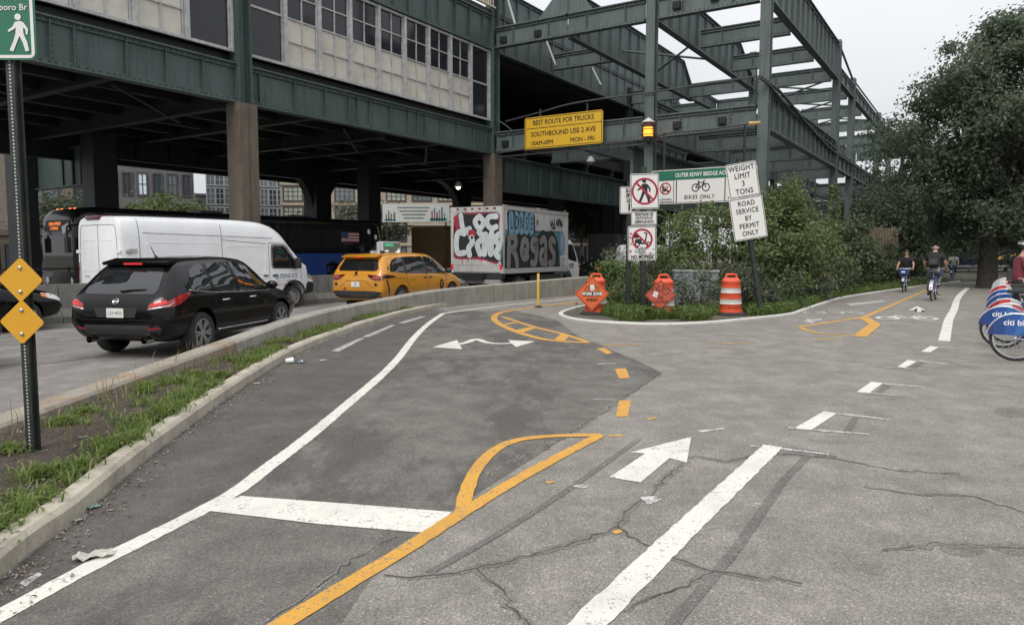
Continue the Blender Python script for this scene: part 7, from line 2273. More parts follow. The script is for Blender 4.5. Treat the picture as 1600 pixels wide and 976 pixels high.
for y, px, kd, nm in zip(docks, pxs, kinds, names):
    x = (px - 800) / F_PX * y
    hx = Vector((math.cos(AZ), -math.sin(AZ)))           # bikes point away from the path
    c = Vector((x, y)) + hx * .92
    t = thing('hire_bicycle', (c.x, c.y, 0), -AZ, nm + ' in the row at right' if 'row' not in nm else nm, 'bicycle', 'hire bicycles docked in a row')
    share_bike(t, kd, text=kd is BLUES, basket=True)

def skin_mesh(verts, edges, radii, root=0, lv=2):
    me = bpy.data.meshes.new('skin')
    me.from_pydata([tuple(v) for v in verts], edges, [])
    o = bpy.data.objects.new('skin', me); COL.objects.link(o)
    md = o.modifiers.new('s', 'SKIN'); md.use_smooth_shade = True
    sv = me.skin_vertices[0].data
    for k, r in enumerate(radii):
        sv[k].radius = r if isinstance(r, tuple) else (r, r); sv[k].use_root = (k == root)
    sb = o.modifiers.new('u', 'SUBSURF'); sb.levels = lv; sb.render_levels = lv
    bpy.context.view_layer.update()
    dg = bpy.context.evaluated_depsgraph_get()
    out = bpy.data.meshes.new_from_object(o.evaluated_get(dg), depsgraph=dg)
    bpy.data.objects.remove(o)
    out.materials.clear()
    return out
M_SKIN = pbr('skin', (.42, .235, .165), .55, var=.06)
def person(root, J, shirt, pants, hairc, sleeve='short', shoes=(.03, .03, .03), bald=False, build=1.0, shirt_name='shirt'):
    """one continuous body from joints J (dict of Vectors: pelvis, chest, neck, head, and for L/R shoulder, elbow, wrist, hip, knee, ankle, toe), clothes as children"""
    names, V, E, Rr = {}, [], [], []
    def add(n, p, r): names[n] = len(V); V.append(Vector(p)); Rr.append(r)
    def con(*ns):
        for a, b in zip(ns[:-1], ns[1:]): E.append((names[a], names[b]))
    b = build
    add('pelvis', J['pelvis'], (.125 * b, .105 * b)); mid = (J['pelvis'] + J['chest']) / 2; add('waist', mid, (.125 * b, .10 * b)); add('chest', J['chest'], (.15 * b, .115 * b)); add('neck', J['neck'], .055)
    up = (J['head'] - J['neck']).normalized()
    f = J['face']
    add('jaw', J['neck'] + up * .075 + f * .02, .062); add('head', J['head'], .093); add('crown', J['head'] + up * .075, .07)
    con('pelvis', 'waist', 'chest', 'neck', 'jaw', 'head', 'crown')
    add('nose', J['head'] + f * .105 - up * .02, .014); con('head', 'nose')
    for s in 'LR':
        add('sh' + s, J['shoulder' + s], .062 * b); add('el' + s, J['elbow' + s], .044 * b); add('wr' + s, J['wrist' + s], .030)
        d = (J['wrist' + s] - J['elbow' + s]).normalized(); add('pa' + s, J['wrist' + s] + d * .07, (.034, .02))
        con('chest', 'sh' + s, 'el' + s, 'wr' + s, 'pa' + s)
        add('hp' + s, J['hip' + s], .095 * b); add('kn' + s, J['knee' + s], .06 * b); add('an' + s, J['ankle' + s], .042)
        add('to' + s, J['toe' + s], .036); con('pelvis', 'hp' + s, 'kn' + s, 'an' + s, 'to' + s)
    me = skin_mesh(V, E, Rr)
    bm = bmesh.new(); bm.from_mesh(me)
    fm = MB()
    for s in 'LR':                                      # five unequal fingers curling from each palm
        d = (J['wrist' + s] - J['elbow' + s]).normalized(); side = d.cross(f).normalized() if abs(d.dot(f)) < .95 else d.cross(Vector((0, 0, 1))).normalized()
        nrm = side.cross(d).normalized()
        if nrm.z > 0: nrm = -nrm
        for k, L in enumerate((.062, .075, .080, .070)):
            a = J['wrist' + s] + d * .085 + side * (.024 - .016 * k); fm.tube([a, a + d * L * .5 + nrm * .012, a + d * L * .7 + nrm * .035], [.0095, .0085, .007], 6)
        a = J['wrist' + s] + d * .03 + side * .03; fm.tube([a, a + side * .022 + d * .03 + nrm * .01, a + side * .025 + d * .055 + nrm * .025], [.011, .0095, .008], 6)
    for s in (-1, 1):                                   # ears
        sd = up.cross(f).normalized() * s; c = J['head'] - up * .01 + sd * .092; fm.sphere(c, .026, 8, 6)
    me2 = fm.mesh('fingers'); bm.from_mesh(me2); bm.to_mesh(me); bm.free()
    body = link('body', me, M_SKIN, root, True)
    # eyes and mouth
    sd = up.cross(f).normalized()
    for s in (-1, 1):
        mb = MB(); mb.sphere(J['head'] + f * .088 + sd * s * .034 + up * .005, .012, 8, 6); mb.build('eye', M_INK, root)
    mb = MB(); mb.tube([J['head'] + f * .082 - up * .065 - sd * .025, J['head'] + f * .088 - up * .066, J['head'] + f * .082 - up * .065 + sd * .025], .006, 6); mb.build('mouth', pbr('lips', (.33, .13, .11), .5), root)
    # clothes
    V, E, Rr, names = [], [], [], {}
    add('pelvis', J['pelvis'] - (J['chest'] - J['pelvis']) * .12, (.165 * b, .15 * b)); add('waist', mid, (.17 * b, .145 * b)); add('chest', J['chest'], (.18 * b, .145 * b)); add('neck', J['neck'] - up * .03, .078)
    con('pelvis', 'waist', 'chest', 'neck')
    for s in 'LR':
        add('sh' + s, J['shoulder' + s], .078 * b)
        if sleeve == 'long': add('el' + s, J['elbow' + s], .058 * b); add('wr' + s, J['wrist' + s], .042); con('chest', 'sh' + s, 'el' + s, 'wr' + s)
        else: add('el' + s, J['shoulder' + s] + (J['elbow' + s] - J['shoulder' + s]) * .72, .064 * b); con('chest', 'sh' + s, 'el' + s)
    link(shirt_name, skin_mesh(V, E, Rr), shirt, root, True)
    V, E, Rr, names = [], [], [], {}
    add('pelvis', J['pelvis'], (.15 * b, .135 * b)); add('top', J['pelvis'] + (J['chest'] - J['pelvis']) * .35, (.14 * b, .12 * b)); con('top', 'pelvis')
    for s in 'LR':
        add('hp' + s, J['hip' + s], .108 * b); add('kn' + s, J['knee' + s], .080 * b); add('an' + s, J['ankle' + s] + Vector((0, 0, .03)), .062); con('pelvis', 'hp' + s, 'kn' + s, 'an' + s)
    link('trousers', skin_mesh(V, E, Rr), pants, root, True)
    for s in 'LR':
        a, t_ = J['ankle' + s], J['toe' + s]; d = (t_ - a); d.z = 0; d = d.normalized() if d.length > .01 else f
        V = [a + Vector((0, 0, -.01)), a - d * .05 + Vector((0, 0, -.05)), t_ * .5 + a * .5 + Vector((0, 0, -.03)), t_ + d * .03]
        link('shoe', skin_mesh(V, [(0, 1), (0, 2), (2, 3)], [.052, .046, .046, .04]), pbr('shoe_%0.2f' % shoes[0], shoes, .6), root, True)
    if not bald:
        mb = MB()
        mb.sphere((0, 0, 0), .107, 16, 10)
        T = Matrix.Translation(J['head'] + up * .03 - f * .018)
        mb.v = [tuple(T @ Vector(v)) for v in mb.v]
        keep = [i for i, v in enumerate(mb.v) if (Vector(v) - J['head']).dot(up) > -.05 + .9 * max(0, (Vector(v) - J['head']).dot(f))]
        ks = set(keep); mb.f = [q for q in mb.f if all(i in ks for i in q)]; mb.mi = [0] * len(mb.f)
        mb.build('hair', hairc, root, smooth=True)
    return body
def rider(root, shirt, pants, hair, bald=False, sleeve='short', crank=20, build=1.0, shirt_name='shirt', shoes=(.03, .03, .03)):
    """pose on a share_bike in the bike's own frame (x forward)"""
    BB = Vector((-.12, 0, .30)); V = Vector
    J = dict(pelvis=V((-.36, 0, 1.06)), chest=V((-.22, 0, 1.48)), neck=V((-.17, 0, 1.63)), head=V((-.14, 0, 1.78)), face=V((1, 0, -.05)).normalized())
    for s, sg, a in (('L', 1, crank), ('R', -1, crank + 180)):
        p = BB + V((.165 * math.cos(R(a)), sg * .15, .165 * math.sin(R(a))))
        hip = V((-.36, sg * .10, 1.02)); ank = p + V((-.06, 0, .10))
        # knee by two-link reach
        d = ank - hip; L1, L2 = .45, .44; D = min(d.length, L1 + L2 - .01); aa = math.acos((L1 * L1 + D * D - L2 * L2) / (2 * L1 * D)); dn = d.normalized()
        perp = (V((1, 0, 0)) - dn * dn.x).normalized()
        J['hip' + s] = hip; J['knee' + s] = hip + dn * L1 * math.cos(aa) + perp * L1 * math.sin(aa) + V((0, sg * .02, 0)); J['ankle' + s] = ank; J['toe' + s] = p + V((.10, 0, .05))
        J['shoulder' + s] = V((-.20, sg * .20, 1.52)); J['wrist' + s] = V((.155, sg * .315, 1.105)); J['elbow' + s] = V((-.10, sg * .31, 1.26))
    return person(root, J, shirt, pants, hair, sleeve=sleeve, bald=bald, build=build, shirt_name=shirt_name, shoes=shoes)
M_JEAN = pbr('grey_jeans', (.075, .085, .11), .85, var=.2, scale=8)
M_BLKC = pbr('black_cloth', (.014, .014, .016), .85, var=.2, scale=8)
M_MAROON = pbr('maroon_cloth', (.16, .028, .04), .85, var=.2, scale=8)
M_WHTC = pbr('white_cloth', (.5, .5, .5), .85, var=.1)
M_HAIR = pbr('dark_hair', (.015, .012, .010), .6, var=.2)
M_GREYH = pbr('grey_hair', (.30, .28, .26), .7, var=.2)
def cyclist(px, y, az, label_p, label_b, scale=1.0, **kw):
    x = (px - 800) / F_PX * y
    b_ = thing('hire_bicycle', (x, y, .0), math.pi / 2 - R(az), label_b, 'bicycle', scale=scale)
    share_bike(b_, BLUES, text=False, basket=True)
    p_ = thing('person', (x, y, .0), math.pi / 2 - R(az), label_p, 'person', scale=scale)
    rider(p_, **kw)
    return p_
c1 = cyclist(1460, 24.9, 36, 'cyclist in grey jeans and black backpack riding away', 'blue hire bicycle ridden away under the cyclist with backpack', 1.0, shirt=M_BLKC, pants=M_JEAN, hair=M_GREYH, bald=True, crank=-60, build=1.12)
# backpack and fringe of hair of the near cyclist
bp = thing('backpack', c1.location, c1.rotation_euler.z, 'black backpack worn by the cyclist riding away', 'backpack')
mb = MB(); mb.box((0, 0, 0), (.19, .32, .46)); mb.v = [tuple(Matrix.Translation((-.44, 0, 1.40)) @ Matrix.Rotation(R(16), 4, 'Y') @ Vector(v)) for v in mb.v]; mb.build('bag', M_BLKC, bp, smooth=True, bevel=.06)
mb = MB(); mb.box((0, 0, 0), (.07, .24, .2)); mb.v = [tuple(Matrix.Translation((-.545, 0, 1.30)) @ Matrix.Rotation(R(16), 4, 'Y') @ Vector(v)) for v in mb.v]; mb.build('pocket', pbr('pack_grey', (.03, .03, .033), .8), bp, smooth=True, bevel=.025)
for s in (-1, 1):
    mb = MB(); mb.tube([(-.36, s * .12, 1.60), (-.25, s * .14, 1.66), (-.08, s * .15, 1.55), (-.07, s * .16, 1.38), (-.22, s * .17, 1.24)], .02, 6); mb.build('strap', M_BLKC, bp, smooth=True)
mb = MB(); mb.sphere((-.140, 0, 1.775), .099, 18, 12); mb.f = [q for q in mb.f if all(mb.v[i][0] < -.11 and -.06 < mb.v[i][2] - 1.775 < .045 for i in q)]; mb.mi = [0] * len(mb.f); mb.build('hair', M_GREYH, c1, smooth=True)
cyclist(1414, 30.2, 36 + 178, 'cyclist all in black riding towards the camera along the hedge', 'hire bicycle with blue basket ridden towards the camera', .9, shirt=M_BLKC, pants=M_BLKC, hair=M_HAIR, sleeve='short', crank=60)
cyclist(1488, 44.0, 38 + 180, 'far cyclist in a white top approaching beneath the tree', 'far hire bicycle under the cyclist in white', .85, shirt=M_WHTC, pants=M_BLKC, hair=M_HAIR, crank=20, build=1.1)
# man standing at the docks, looking down at his hands
px, y = 1593, 15.6
x = (px - 800) / F_PX * y
mp_ = thing('person', (x, y, 0), R(-14), 'man in maroon shirt and grey helmet standing among the docked bicycles', 'person')
V = Vector
J = dict(pelvis=V((0, 0, .98)), chest=V((.01, 0, 1.38)), neck=V((.03, 0, 1.55)), head=V((.075, 0, 1.70)), face=V((.93, 0, -.37)).normalized(),
         shoulderL=V((.0, .20, 1.44)), shoulderR=V((.0, -.20, 1.44)), elbowL=V((.06, .26, 1.17)), elbowR=V((.05, -.26, 1.16)), wristL=V((.29, .12, 1.22)), wristR=V((.28, -.10, 1.22)),
         hipL=V((0, .10, .94)), hipR=V((0, -.10, .94)), kneeL=V((.03, .11, .50)), kneeR=V((.02, -.11, .50)), ankleL=V((-.01, .12, .09)), ankleR=V((-.02, -.12, .09)), toeL=V((.16, .14, .045)), toeR=V((.15, -.14, .045)))
person(mp_, J, M_MAROON, M_BLKC, M_HAIR, build=1.1)
hl = thing('bicycle_helmet', mp_.location, mp_.rotation_euler.z, 'pale grey cycle helmet worn by the man in maroon', 'helmet')
mb = MB(); mb.sphere((0, 0, 0), .135, 18, 10, sc=(1.12, .9, .8)); mb.f = [q for q in mb.f if all(mb.v[i][2] > -.03 for i in q)]; mb.mi = [0] * len(mb.f)
mb.v = [tuple(Matrix.Translation((.075, 0, 1.745)) @ Matrix.Rotation(R(16), 4, 'Y') @ Vector(v)) for v in mb.v]; mb.build('shell', pbr('helmet_grey', (.30, .30, .29), .4, var=.2), hl, smooth=True)
for k in range(-2, 3):
    mb = MB(); mb.tube([tuple(Matrix.Translation((.075, 0, 1.745)) @ Matrix.Rotation(R(16), 4, 'Y') @ Vector((.15 * math.sin(a), k * .042, .106 * math.cos(a)))) for a in [j * .3 - 1.2 for j in range(9)]], .010, 6); mb.build('vent', M_RUB, hl, smooth=True)
for s in (-1, 1):
    mb = MB(); mb.tube([(.06, s * .105, 1.73), (.09, s * .09, 1.64), (.10, s * .02, 1.575)], .008, 6); mb.build('strap', M_RUB, hl)
ph = thing('mobile_phone', mp_.location, mp_.rotation_euler.z, 'dark mobile phone in the hands of the man in maroon', 'phone')
mb = MB(); mb.box((.38, .0, 1.235), (.08, .15, .012)); mb.build('case', M_INK, ph, bevel=.004); mb = MB(); mb.box((.38, .0, 1.2425), (.07, .135, .002)); mb.build('screen', M_CGL, ph)

# ================================================================ PLANTS
def leaf_mesh(name, C, N, size, aspect=.55, fold=.25, up_bias=.4):
    """rhombic leaves at C (n,3) with rough outward normals N; size (n,)"""
    n = len(C)
    rnd = RNG.normal(size=(n, 3)); nr = N * .8 + rnd * .75; nr[:, 2] += up_bias
    nr /= np.linalg.norm(nr, axis=1)[:, None] + 1e-9
    a = RNG.normal(size=(n, 3)); a -= nr * (a * nr).sum(1)[:, None]; a /= np.linalg.norm(a, axis=1)[:, None] + 1e-9
    b = np.cross(nr, a)
    s = size[:, None]
    tip, base = C + a * s * .5 - nr * s * .12, C - a * s * .5
    l, r = C + b * s * .5 * aspect + nr * s * fold * .4, C - b * s * .5 * aspect + nr * s * fold * .4
    V = np.stack([base, l, tip, r], 1).reshape(-1, 3)
    me = bpy.data.meshes.new(name)
    me.vertices.add(4 * n); me.vertices.foreach_set('co', V.astype(np.float32).ravel())
    idx = np.arange(4 * n).reshape(n, 4)
    T = np.concatenate([idx[:, [0, 1, 2]], idx[:, [0, 2, 3]]], 1).reshape(-1)
    me.loops.add(6 * n); me.loops.foreach_set('vertex_index', T.astype(np.int32))
    me.polygons.add(2 * n); me.polygons.foreach_set('loop_start', (np.arange(2 * n) * 3).astype(np.int32))
    me.update(calc_edges=True); me.validate()
    return me
LM_TREE = leafmat('oak_leaf', [(.072, .100, .062), (.105, .138, .086), (.138, .172, .115), (.17, .20, .145)], trans=.5)
LM_FAR = leafmat('far_leaf', [(.055, .075, .044), (.080, .106, .062), (.11, .138, .085)], trans=.4)
LM_SH1 = leafmat('shrub_leaf', [(.075, .105, .036), (.118, .155, .056), (.16, .20, .080), (.205, .235, .11)], trans=.42)
LM_SH2 = leafmat('grey_shrub_leaf', [(.065, .080, .048), (.10, .118, .076), (.14, .155, .106), (.18, .19, .135)], trans=.3)
LM_SH3 = leafmat('dark_shrub_leaf', [(.058, .086, .044), (.090, .125, .064), (.13, .168, .092)], trans=.4)
LM_GR = leafmat('grass_blade', [(.09, .14, .028), (.135, .20, .042), (.18, .245, .06), (.24, .255, .10)], trans=.38)
LM_COV = leafmat('ground_leaf', [(.075, .12, .032), (.115, .17, .048), (.155, .215, .07)], trans=.36)
LM_DRY = leafmat('dry_grass', [(.20, .17, .09), (.28, .24, .13)], trans=.2)
M_BARK = pbr('bark', (.045, .038, .032), .95, var=.4, scale=7, bump=.8, bscale=14)
M_TWIG = pbr('twig', (.06, .05, .04), .95, var=.3, scale=7)
def crown(center, rad, nclump, per, leaf, cl=.5, shell=.35, flat=.75, squash=None, seed=0):
    """leaf positions gathered in clumps through an uneven ellipsoid"""
    rg = np.random.default_rng(seed)
    c = np.array(center, float); rd = np.array(rad, float)
    d = rg.normal(size=(nclump, 3)); d /= np.linalg.norm(d, axis=1)[:, None]
    lump = 1 + .16 * np.sin(d[:, 0] * 5.1 + seed) * np.cos(d[:, 1] * 4.3 + seed * 2) + .12 * np.sin(d[:, 2] * 7 + d[:, 0] * 3)
    rr = (shell + (1 - shell) * rg.random(nclump)) ** .6 * lump
    cc = c + d * rr[:, None] * rd
    k = (per * (.5 + rg.random(nclump))).astype(int)
    cid = np.repeat(np.arange(nclump), k)
    off = rg.normal(size=(len(cid), 3)); off[:, 2] *= flat
    cs = cl * (.6 + .8 * rg.random(nclump))
    C = cc[cid] + off * cs[cid][:, None] * .5
    N = d[cid] * .7 + off * .4
    return C, N, cc
def lobed(crown_c, rad, nl, lobe_r, per_lobe, per, leaf, cl, seed):
    """crown built of many leafy boughs with gaps between"""
    rg = np.random.default_rng(seed)
    Cs, Ns, ccs = [], [], []
    for k in range(nl):
        d = rg.normal(size=3); d /= np.linalg.norm(d)
        u = (.35 + .65 * rg.random()) ** .5 * (.92 + .16 * rg.random())
        c = np.array(crown_c) + d * np.array(rad) * u * .86
        r = lobe_r * (.6 + .7 * rg.random())
        C, N, cc = crown(c, (r * 1.15, r * 1.15, r * .72), per_lobe, per, leaf, cl, .35, seed=seed * 131 + k)
        Cs.append(C); Ns.append(N * .6 + d * .5); ccs.append(c[None])
    return np.concatenate(Cs), np.concatenate(Ns), np.concatenate(ccs)
def tree(name, x, y, label, h, crown_c, rad, nclump, per, leaf, mat, trunk_r, cl, seed, group=None, lean=(0, 0), limbs=14, shell=.3, z=0, cat='tree', bark=None, lobes=0, lobe_r=1.5):
    t = thing(name, (x, y, z), label=label, cat=cat, group=group)
    C, N, cc = lobed(crown_c, rad, lobes, lobe_r, nclump, per, leaf, cl, seed) if lobes else crown(crown_c, rad, nclump, per, leaf, cl, shell, seed=seed)
    me = leaf_mesh('crown', C, N, leaf * (.6 + .8 * RNG.random(len(C))))
    link('crown', me, mat, t)
    rg = random.Random(seed)
    fork = Vector((lean[0], lean[1], crown_c[2] - rad[2] * .62))
    mb = MB()
    top = Vector(crown_c) + Vector((0, 0, rad[2] * .35))
    mb.tube(catmull([(0, 0, -.1), (.02, 0, .35), (fork.x * .6, fork.y * .6, fork.z * .6), tuple(fork), tuple((fork + top) / 2 + Vector((rg.uniform(-.3, .3), rg.uniform(-.3, .3), 0))), tuple(top)], 4), [trunk_r * q for q in np.interp(np.linspace(0, 1, 21), [0, .06, .3, .6, 1], [1.5, 1.1, .92, .6, .08])], 12)
    tr = mb.build('trunk', bark or M_BARK, t, smooth=True)
    sel = rg.sample(range(len(cc)), min(limbs, len(cc)))
    for i in sel:
        e = Vector(cc[i]); s = fork + (top - fork) * rg.uniform(0, .7)
        if (e - s).length < .3: continue
        m = (s + e) / 2 + Vector((0, 0, -.08 * (e - s).length))
        mb = MB(); mb.tube(catmull([tuple(s), tuple(m), tuple(e)], 4), [trunk_r * q for q in np.linspace(.32, .05, 9)], 6); mb.build('limb', bark or M_BARK, tr, smooth=True)
    return t
# the big tree at right
tree('oak_tree', 21.6, 33.5, 'large dark green tree with a stout trunk behind the hire bicycles', 13, (1.9, 0, 7.1), (6.9, 5.8, 5.9), 14, 110, .175, LM_TREE, .42, .62, 3, limbs=60, lobes=88, lobe_r=1.45)
tree('oak_tree', 32.0, 40.5, 'tree at the right edge behind the large dark tree', 13, (0, 0, 6.6), (5.5, 5, 4.8), 12, 70, .25, LM_TREE, .38, .7, 9, limbs=30, lobes=46, lobe_r=1.5)
for k, (px, y, h, r, lab) in enumerate(((1395, 52, 6.5, 3.0, 'slender tree beneath the framework end, left of the far cyclist'), (1440, 60, 8, 3.6, 'mid-distance tree directly behind the cyclist with backpack'), (1495, 72, 9, 4.2, 'distant tree behind the dark blue bus'), (1570, 66, 8.5, 4.0, 'distant tree between the large trunk and the man in maroon'), (1620, 54, 8, 4.0, 'distant tree at the right edge above the helmeted man'))):
    x = (px - 800) / F_PX * y
    tree('street_tree', x, y, lab, h, (0, 0, h * .55), (r, r, h * .45), 90, 110, .26, LM_FAR, .16, 1.2, 20 + k, 'trees at the far end of the path', limbs=10)
# trees seen beneath the viaduct
for px, y, z, r, lab, mt, nn in ((262, 44, 3.2, 2.6, 'green street tree above the coach roof before the grey apartment block', LM_SH1, 120), (95, 46, 3.4, 2.4, 'thin street tree behind the left girder', LM_FAR, 40), (600, 66, 4.3, 2.0, 'young tree in front of the beige factory, left of the banner', LM_SH2, 60), (548, 67, 4.6, 1.4, 'slim sapling in front of the beige factory by the arch', LM_SH2, 36), (908, 66, 4.4, 2.2, 'tree in the gap beyond the box truck cab', LM_SH2, 60), (466, 68, 3.6, 1.5, 'small tree before the factory left of the arched pier', LM_SH2, 36)):
    tree('street_tree', (px - 800) / F_PX * y, y, lab, 5, (0, 0, z), (r, r, 1.5 if r > 2 else 1.9), nn, 90, .24, mt, .10, .8, int(px), 'trees seen beneath the viaduct', limbs=9)
# island shrubs: each a plant with stems and foliage
def shrub(px, y, rx, rz, label, mat, leaf=.07, dens=1.0, seed=1, name='shrub', cz=None, ry=None, group='shrubs on the island', cl=.42, per=90):
    x = (px - 800) / F_PX * y
    t = thing(name, (x, y, .02), label=label, cat='shrub', group=group)
    ry = ry or rx * .8
    cz = cz if cz is not None else rz * .92
    leaf *= 1.45; C, N, cc = crown((0, 0, cz), (rx, ry, rz), int(36 * dens * max(.5, rx * rz)), per, leaf, cl * (.9 if rx > 1 else .7), .4, seed=seed)
    k = C[:, 2] > .03; C, N = C[k], N[k]
    link('foliage', leaf_mesh('foliage', C, N, leaf * (.6 + .8 * RNG.random(len(C))), aspect=.5, up_bias=.75), mat, t)
    rg = random.Random(seed); mb = MB()
    for i in rg.sample(range(len(cc)), min(16, len(cc))):
        e = Vector(cc[i]); b = Vector((rg.uniform(-.25, .25) * rx, rg.uniform(-.2, .2), 0))
        mb.tube(catmull([tuple(b), tuple((b + e) / 2 + Vector((0, 0, .1))), tuple(e)], 3), [.018, .016, .014, .012, .010, .008, .005], 5)
    o = mb.build('stems', M_TWIG, t); o['kind'] = 'stuff'
    return t
shrub(1130, 23.5, 2.0, 1.75, 'tall light green shrub between the bikes-only sign and leaning post', LM_SH1, .085, 1.25, 31)
shrub(1212, 23.5, 1.5, 1.85, 'tall green shrub just right of the road service sign', LM_SH1, .085, 1.2, 32)
shrub(1255, 27.0, 1.6, 1.5, 'broad green shrub right of the leaning post, second from it', LM_SH1, .09, 1.1, 33)
shrub(1302, 31.5, 1.8, 1.6, 'dark leafy shrub in the middle of the hedge along the path', LM_SH3, .11, 1.0, 34)
shrub(1262, 24.6, 1.1, .85, 'low olive shrub at the foot of the hedge', LM_SH2, .08, .9, 35)
shrub(1345, 35.5, 1.9, .95, 'dark leafy shrub below the timber palisade', LM_SH3, .11, .9, 36)
shrub(1385, 42, 2.0, 1.0, 'dark shrub at the far end of the hedge behind the cyclist in black', LM_SH3, .12, .8, 37)
shrub(1430, 50, 2.2, 1.0, 'dark far shrub between the two cyclists', LM_SH3, .14, .8, 38)
shrub(1172, 20.2, .85, .78, 'grey-green twiggy shrub at the foot of the leaning post', LM_SH2, .06, 1.0, 39)
shrub(1092, 20.0, .75, .62, 'silvery bush between the second and third drum', LM_SH2, .055, 1.5, 40)
shrub(1062, 23.0, 1.1, 1.05, 'green bush behind the utility cabinet', LM_SH1, .07, 1.1, 41)
shrub(962, 21.2, .75, .82, 'feathery green bush left of the no-mopeds post', LM_COV, .07, 1.3, 42)
shrub(1000, 19.8, .7, .50, 'low green bush between the first and second drum', LM_SH1, .055, 1.3, 43)
shrub(985, 22.5, .8, .95, 'leafy bush directly behind the no-mopeds post', LM_SH2, .06, 1.1, 44)
shrub(1215, 21.0, .9, .55, 'low green bush on the verge right of the third drum', LM_SH3, .07, 1.1, 45)
shrub(1295, 28.6, 1.3, .8, 'dense dark bush on the verge by the path edge', LM_SH3, .07, 1.1, 46)
for k, (px, y, h) in enumerate(((1298, 32.5, 4.6), (1332, 35.5, 4.0), (1346, 36.5, 3.5), (1236, 24, 3.9))):
    # tall sprigs with whorled leaves rising over the hedge
    x = (px - 800) / F_PX * y
    t = thing('sapling', (x, y, .02), label=('tall sapling rising from the hedge, left of the framework columns', 'tall sapling in front of the palisade', 'shorter sapling right of the palisade one', 'slender sapling rising just right of the permit sign')[k], cat='sapling')
    mb = MB(); mb.tube([(0, 0, 0), (.05, 0, h * .5), (.0, 0, h)], [.03, .022, .008], 6); mb.build('stem', M_TWIG, t)
    n = 420; zz = h * (.35 + .65 * RNG.random(n)); a = RNG.random(n) * 6.28; rr = .12 + .5 * RNG.random(n) * (1.15 - zz / h)
    C = np.stack([rr * np.cos(a), rr * np.sin(a), zz], 1); N = np.stack([np.cos(a), np.sin(a), .6 + 0 * a], 1)
    link('foliage', leaf_mesh('foliage', C, N, .17 * (.6 + .8 * RNG.random(n))), LM_SH1 if k in (0, 3) else LM_SH2, t)
# tree-of-heaven seedling with long feathered fronds
x = (1045 - 800) / F_PX * 20.6
t = thing('feathered_sapling', (x, 20.6, .02), label='bright green sapling with long feathered fronds right of the sign cluster', cat='sapling')
mb = MB(); mb.tube([(0, 0, 0), (.02, 0, 1.2), (0, 0, 2.55)], [.03, .025, .015], 6); mb.build('stem', M_TWIG, t)
for k in range(15):
    a = k * 2.4; z0 = 1.3 + 1.25 * k / 14; L = .75 - .15 * (k / 14)
    d = Vector((math.cos(a), math.sin(a) * .8, 0)); pts_ = [Vector((0, 0, z0)) + d * L * u + Vector((0, 0, .42 * L * math.sin(u * 2.3))) for u in [i / 12 for i in range(13)]]
    C, N, sz = [], [], []
    mb = MB(); mb.tube(pts_, .005, 4)
    for i, p in enumerate(pts_[2:], 2):
        s = Vector((-d.y, d.x, 0))
        for sg in (-1, 1):
            tip = p + s * sg * .16 * (1.15 - i / 14) + Vector((0, 0, -.03)); wv = d * .022
            b0 = len(mb.v); mb.v += [tuple(p - wv * .4), tuple((p + tip) / 2 - wv), tuple(tip), tuple((p + tip) / 2 + wv)]; mb.f.append((b0, b0 + 1, b0 + 2, b0 + 3)); mb.mi.append(0)
    mb.build('frond', leafmat('frond', [(.10, .17, .035), (.13, .21, .05)], trans=.35), t)
# --- grass and ground cover: blades nobody could count
def blades(name, pts, hgt, mat, width=.008, lean=.35, label='', cat='grass'):
    n = len(pts)
    P0 = np.array(pts, float); h = hgt * (.45 + .75 * RNG.random(n)); a = RNG.random(n) * 6.283
    dx = np.stack([np.cos(a), np.sin(a), np.zeros(n)], 1); ln = lean * RNG.random(n) * 1.6
    w = np.stack([-np.sin(a), np.cos(a), np.zeros(n)], 1) * width
    mid = P0 + dx * (h * ln * .35)[:, None] + np.stack([0 * h, 0 * h, h * .6], 1); tip = P0 + dx * (h * ln)[:, None] + np.stack([0 * h, 0 * h, h * (1 - .35 * ln)], 1)
    V = np.stack([P0 - w, P0 + w, mid + w * .7, mid - w * .7, tip], 1).reshape(-1, 3)
    me = bpy.data.meshes.new(name); me.vertices.add(5 * n); me.vertices.foreach_set('co', V.astype(np.float32).ravel())
    i = np.arange(n) * 5
    T = np.stack([i, i + 1, i + 2, i, i + 2, i + 3, i + 3, i + 2, i + 4], 1).reshape(-1)
    me.loops.add(9 * n); me.loops.foreach_set('vertex_index', T.astype(np.int32)); me.polygons.add(3 * n); me.polygons.foreach_set('loop_start', (np.arange(3 * n) * 3).astype(np.int32)); me.update(calc_edges=True); me.validate()
    o = link(name, me, mat); tag(o, label, cat, kind='stuff')
    return o
rg = np.random.default_rng(5)
pts = []
def tuft(x, y, r, n, z=.1):
    for _ in range(n):
        a, q = rg.random() * 6.28, r * abs(rg.normal()) * .6
        pts.append((x + q * math.cos(a), y + q * math.sin(a), z))
weeds = []
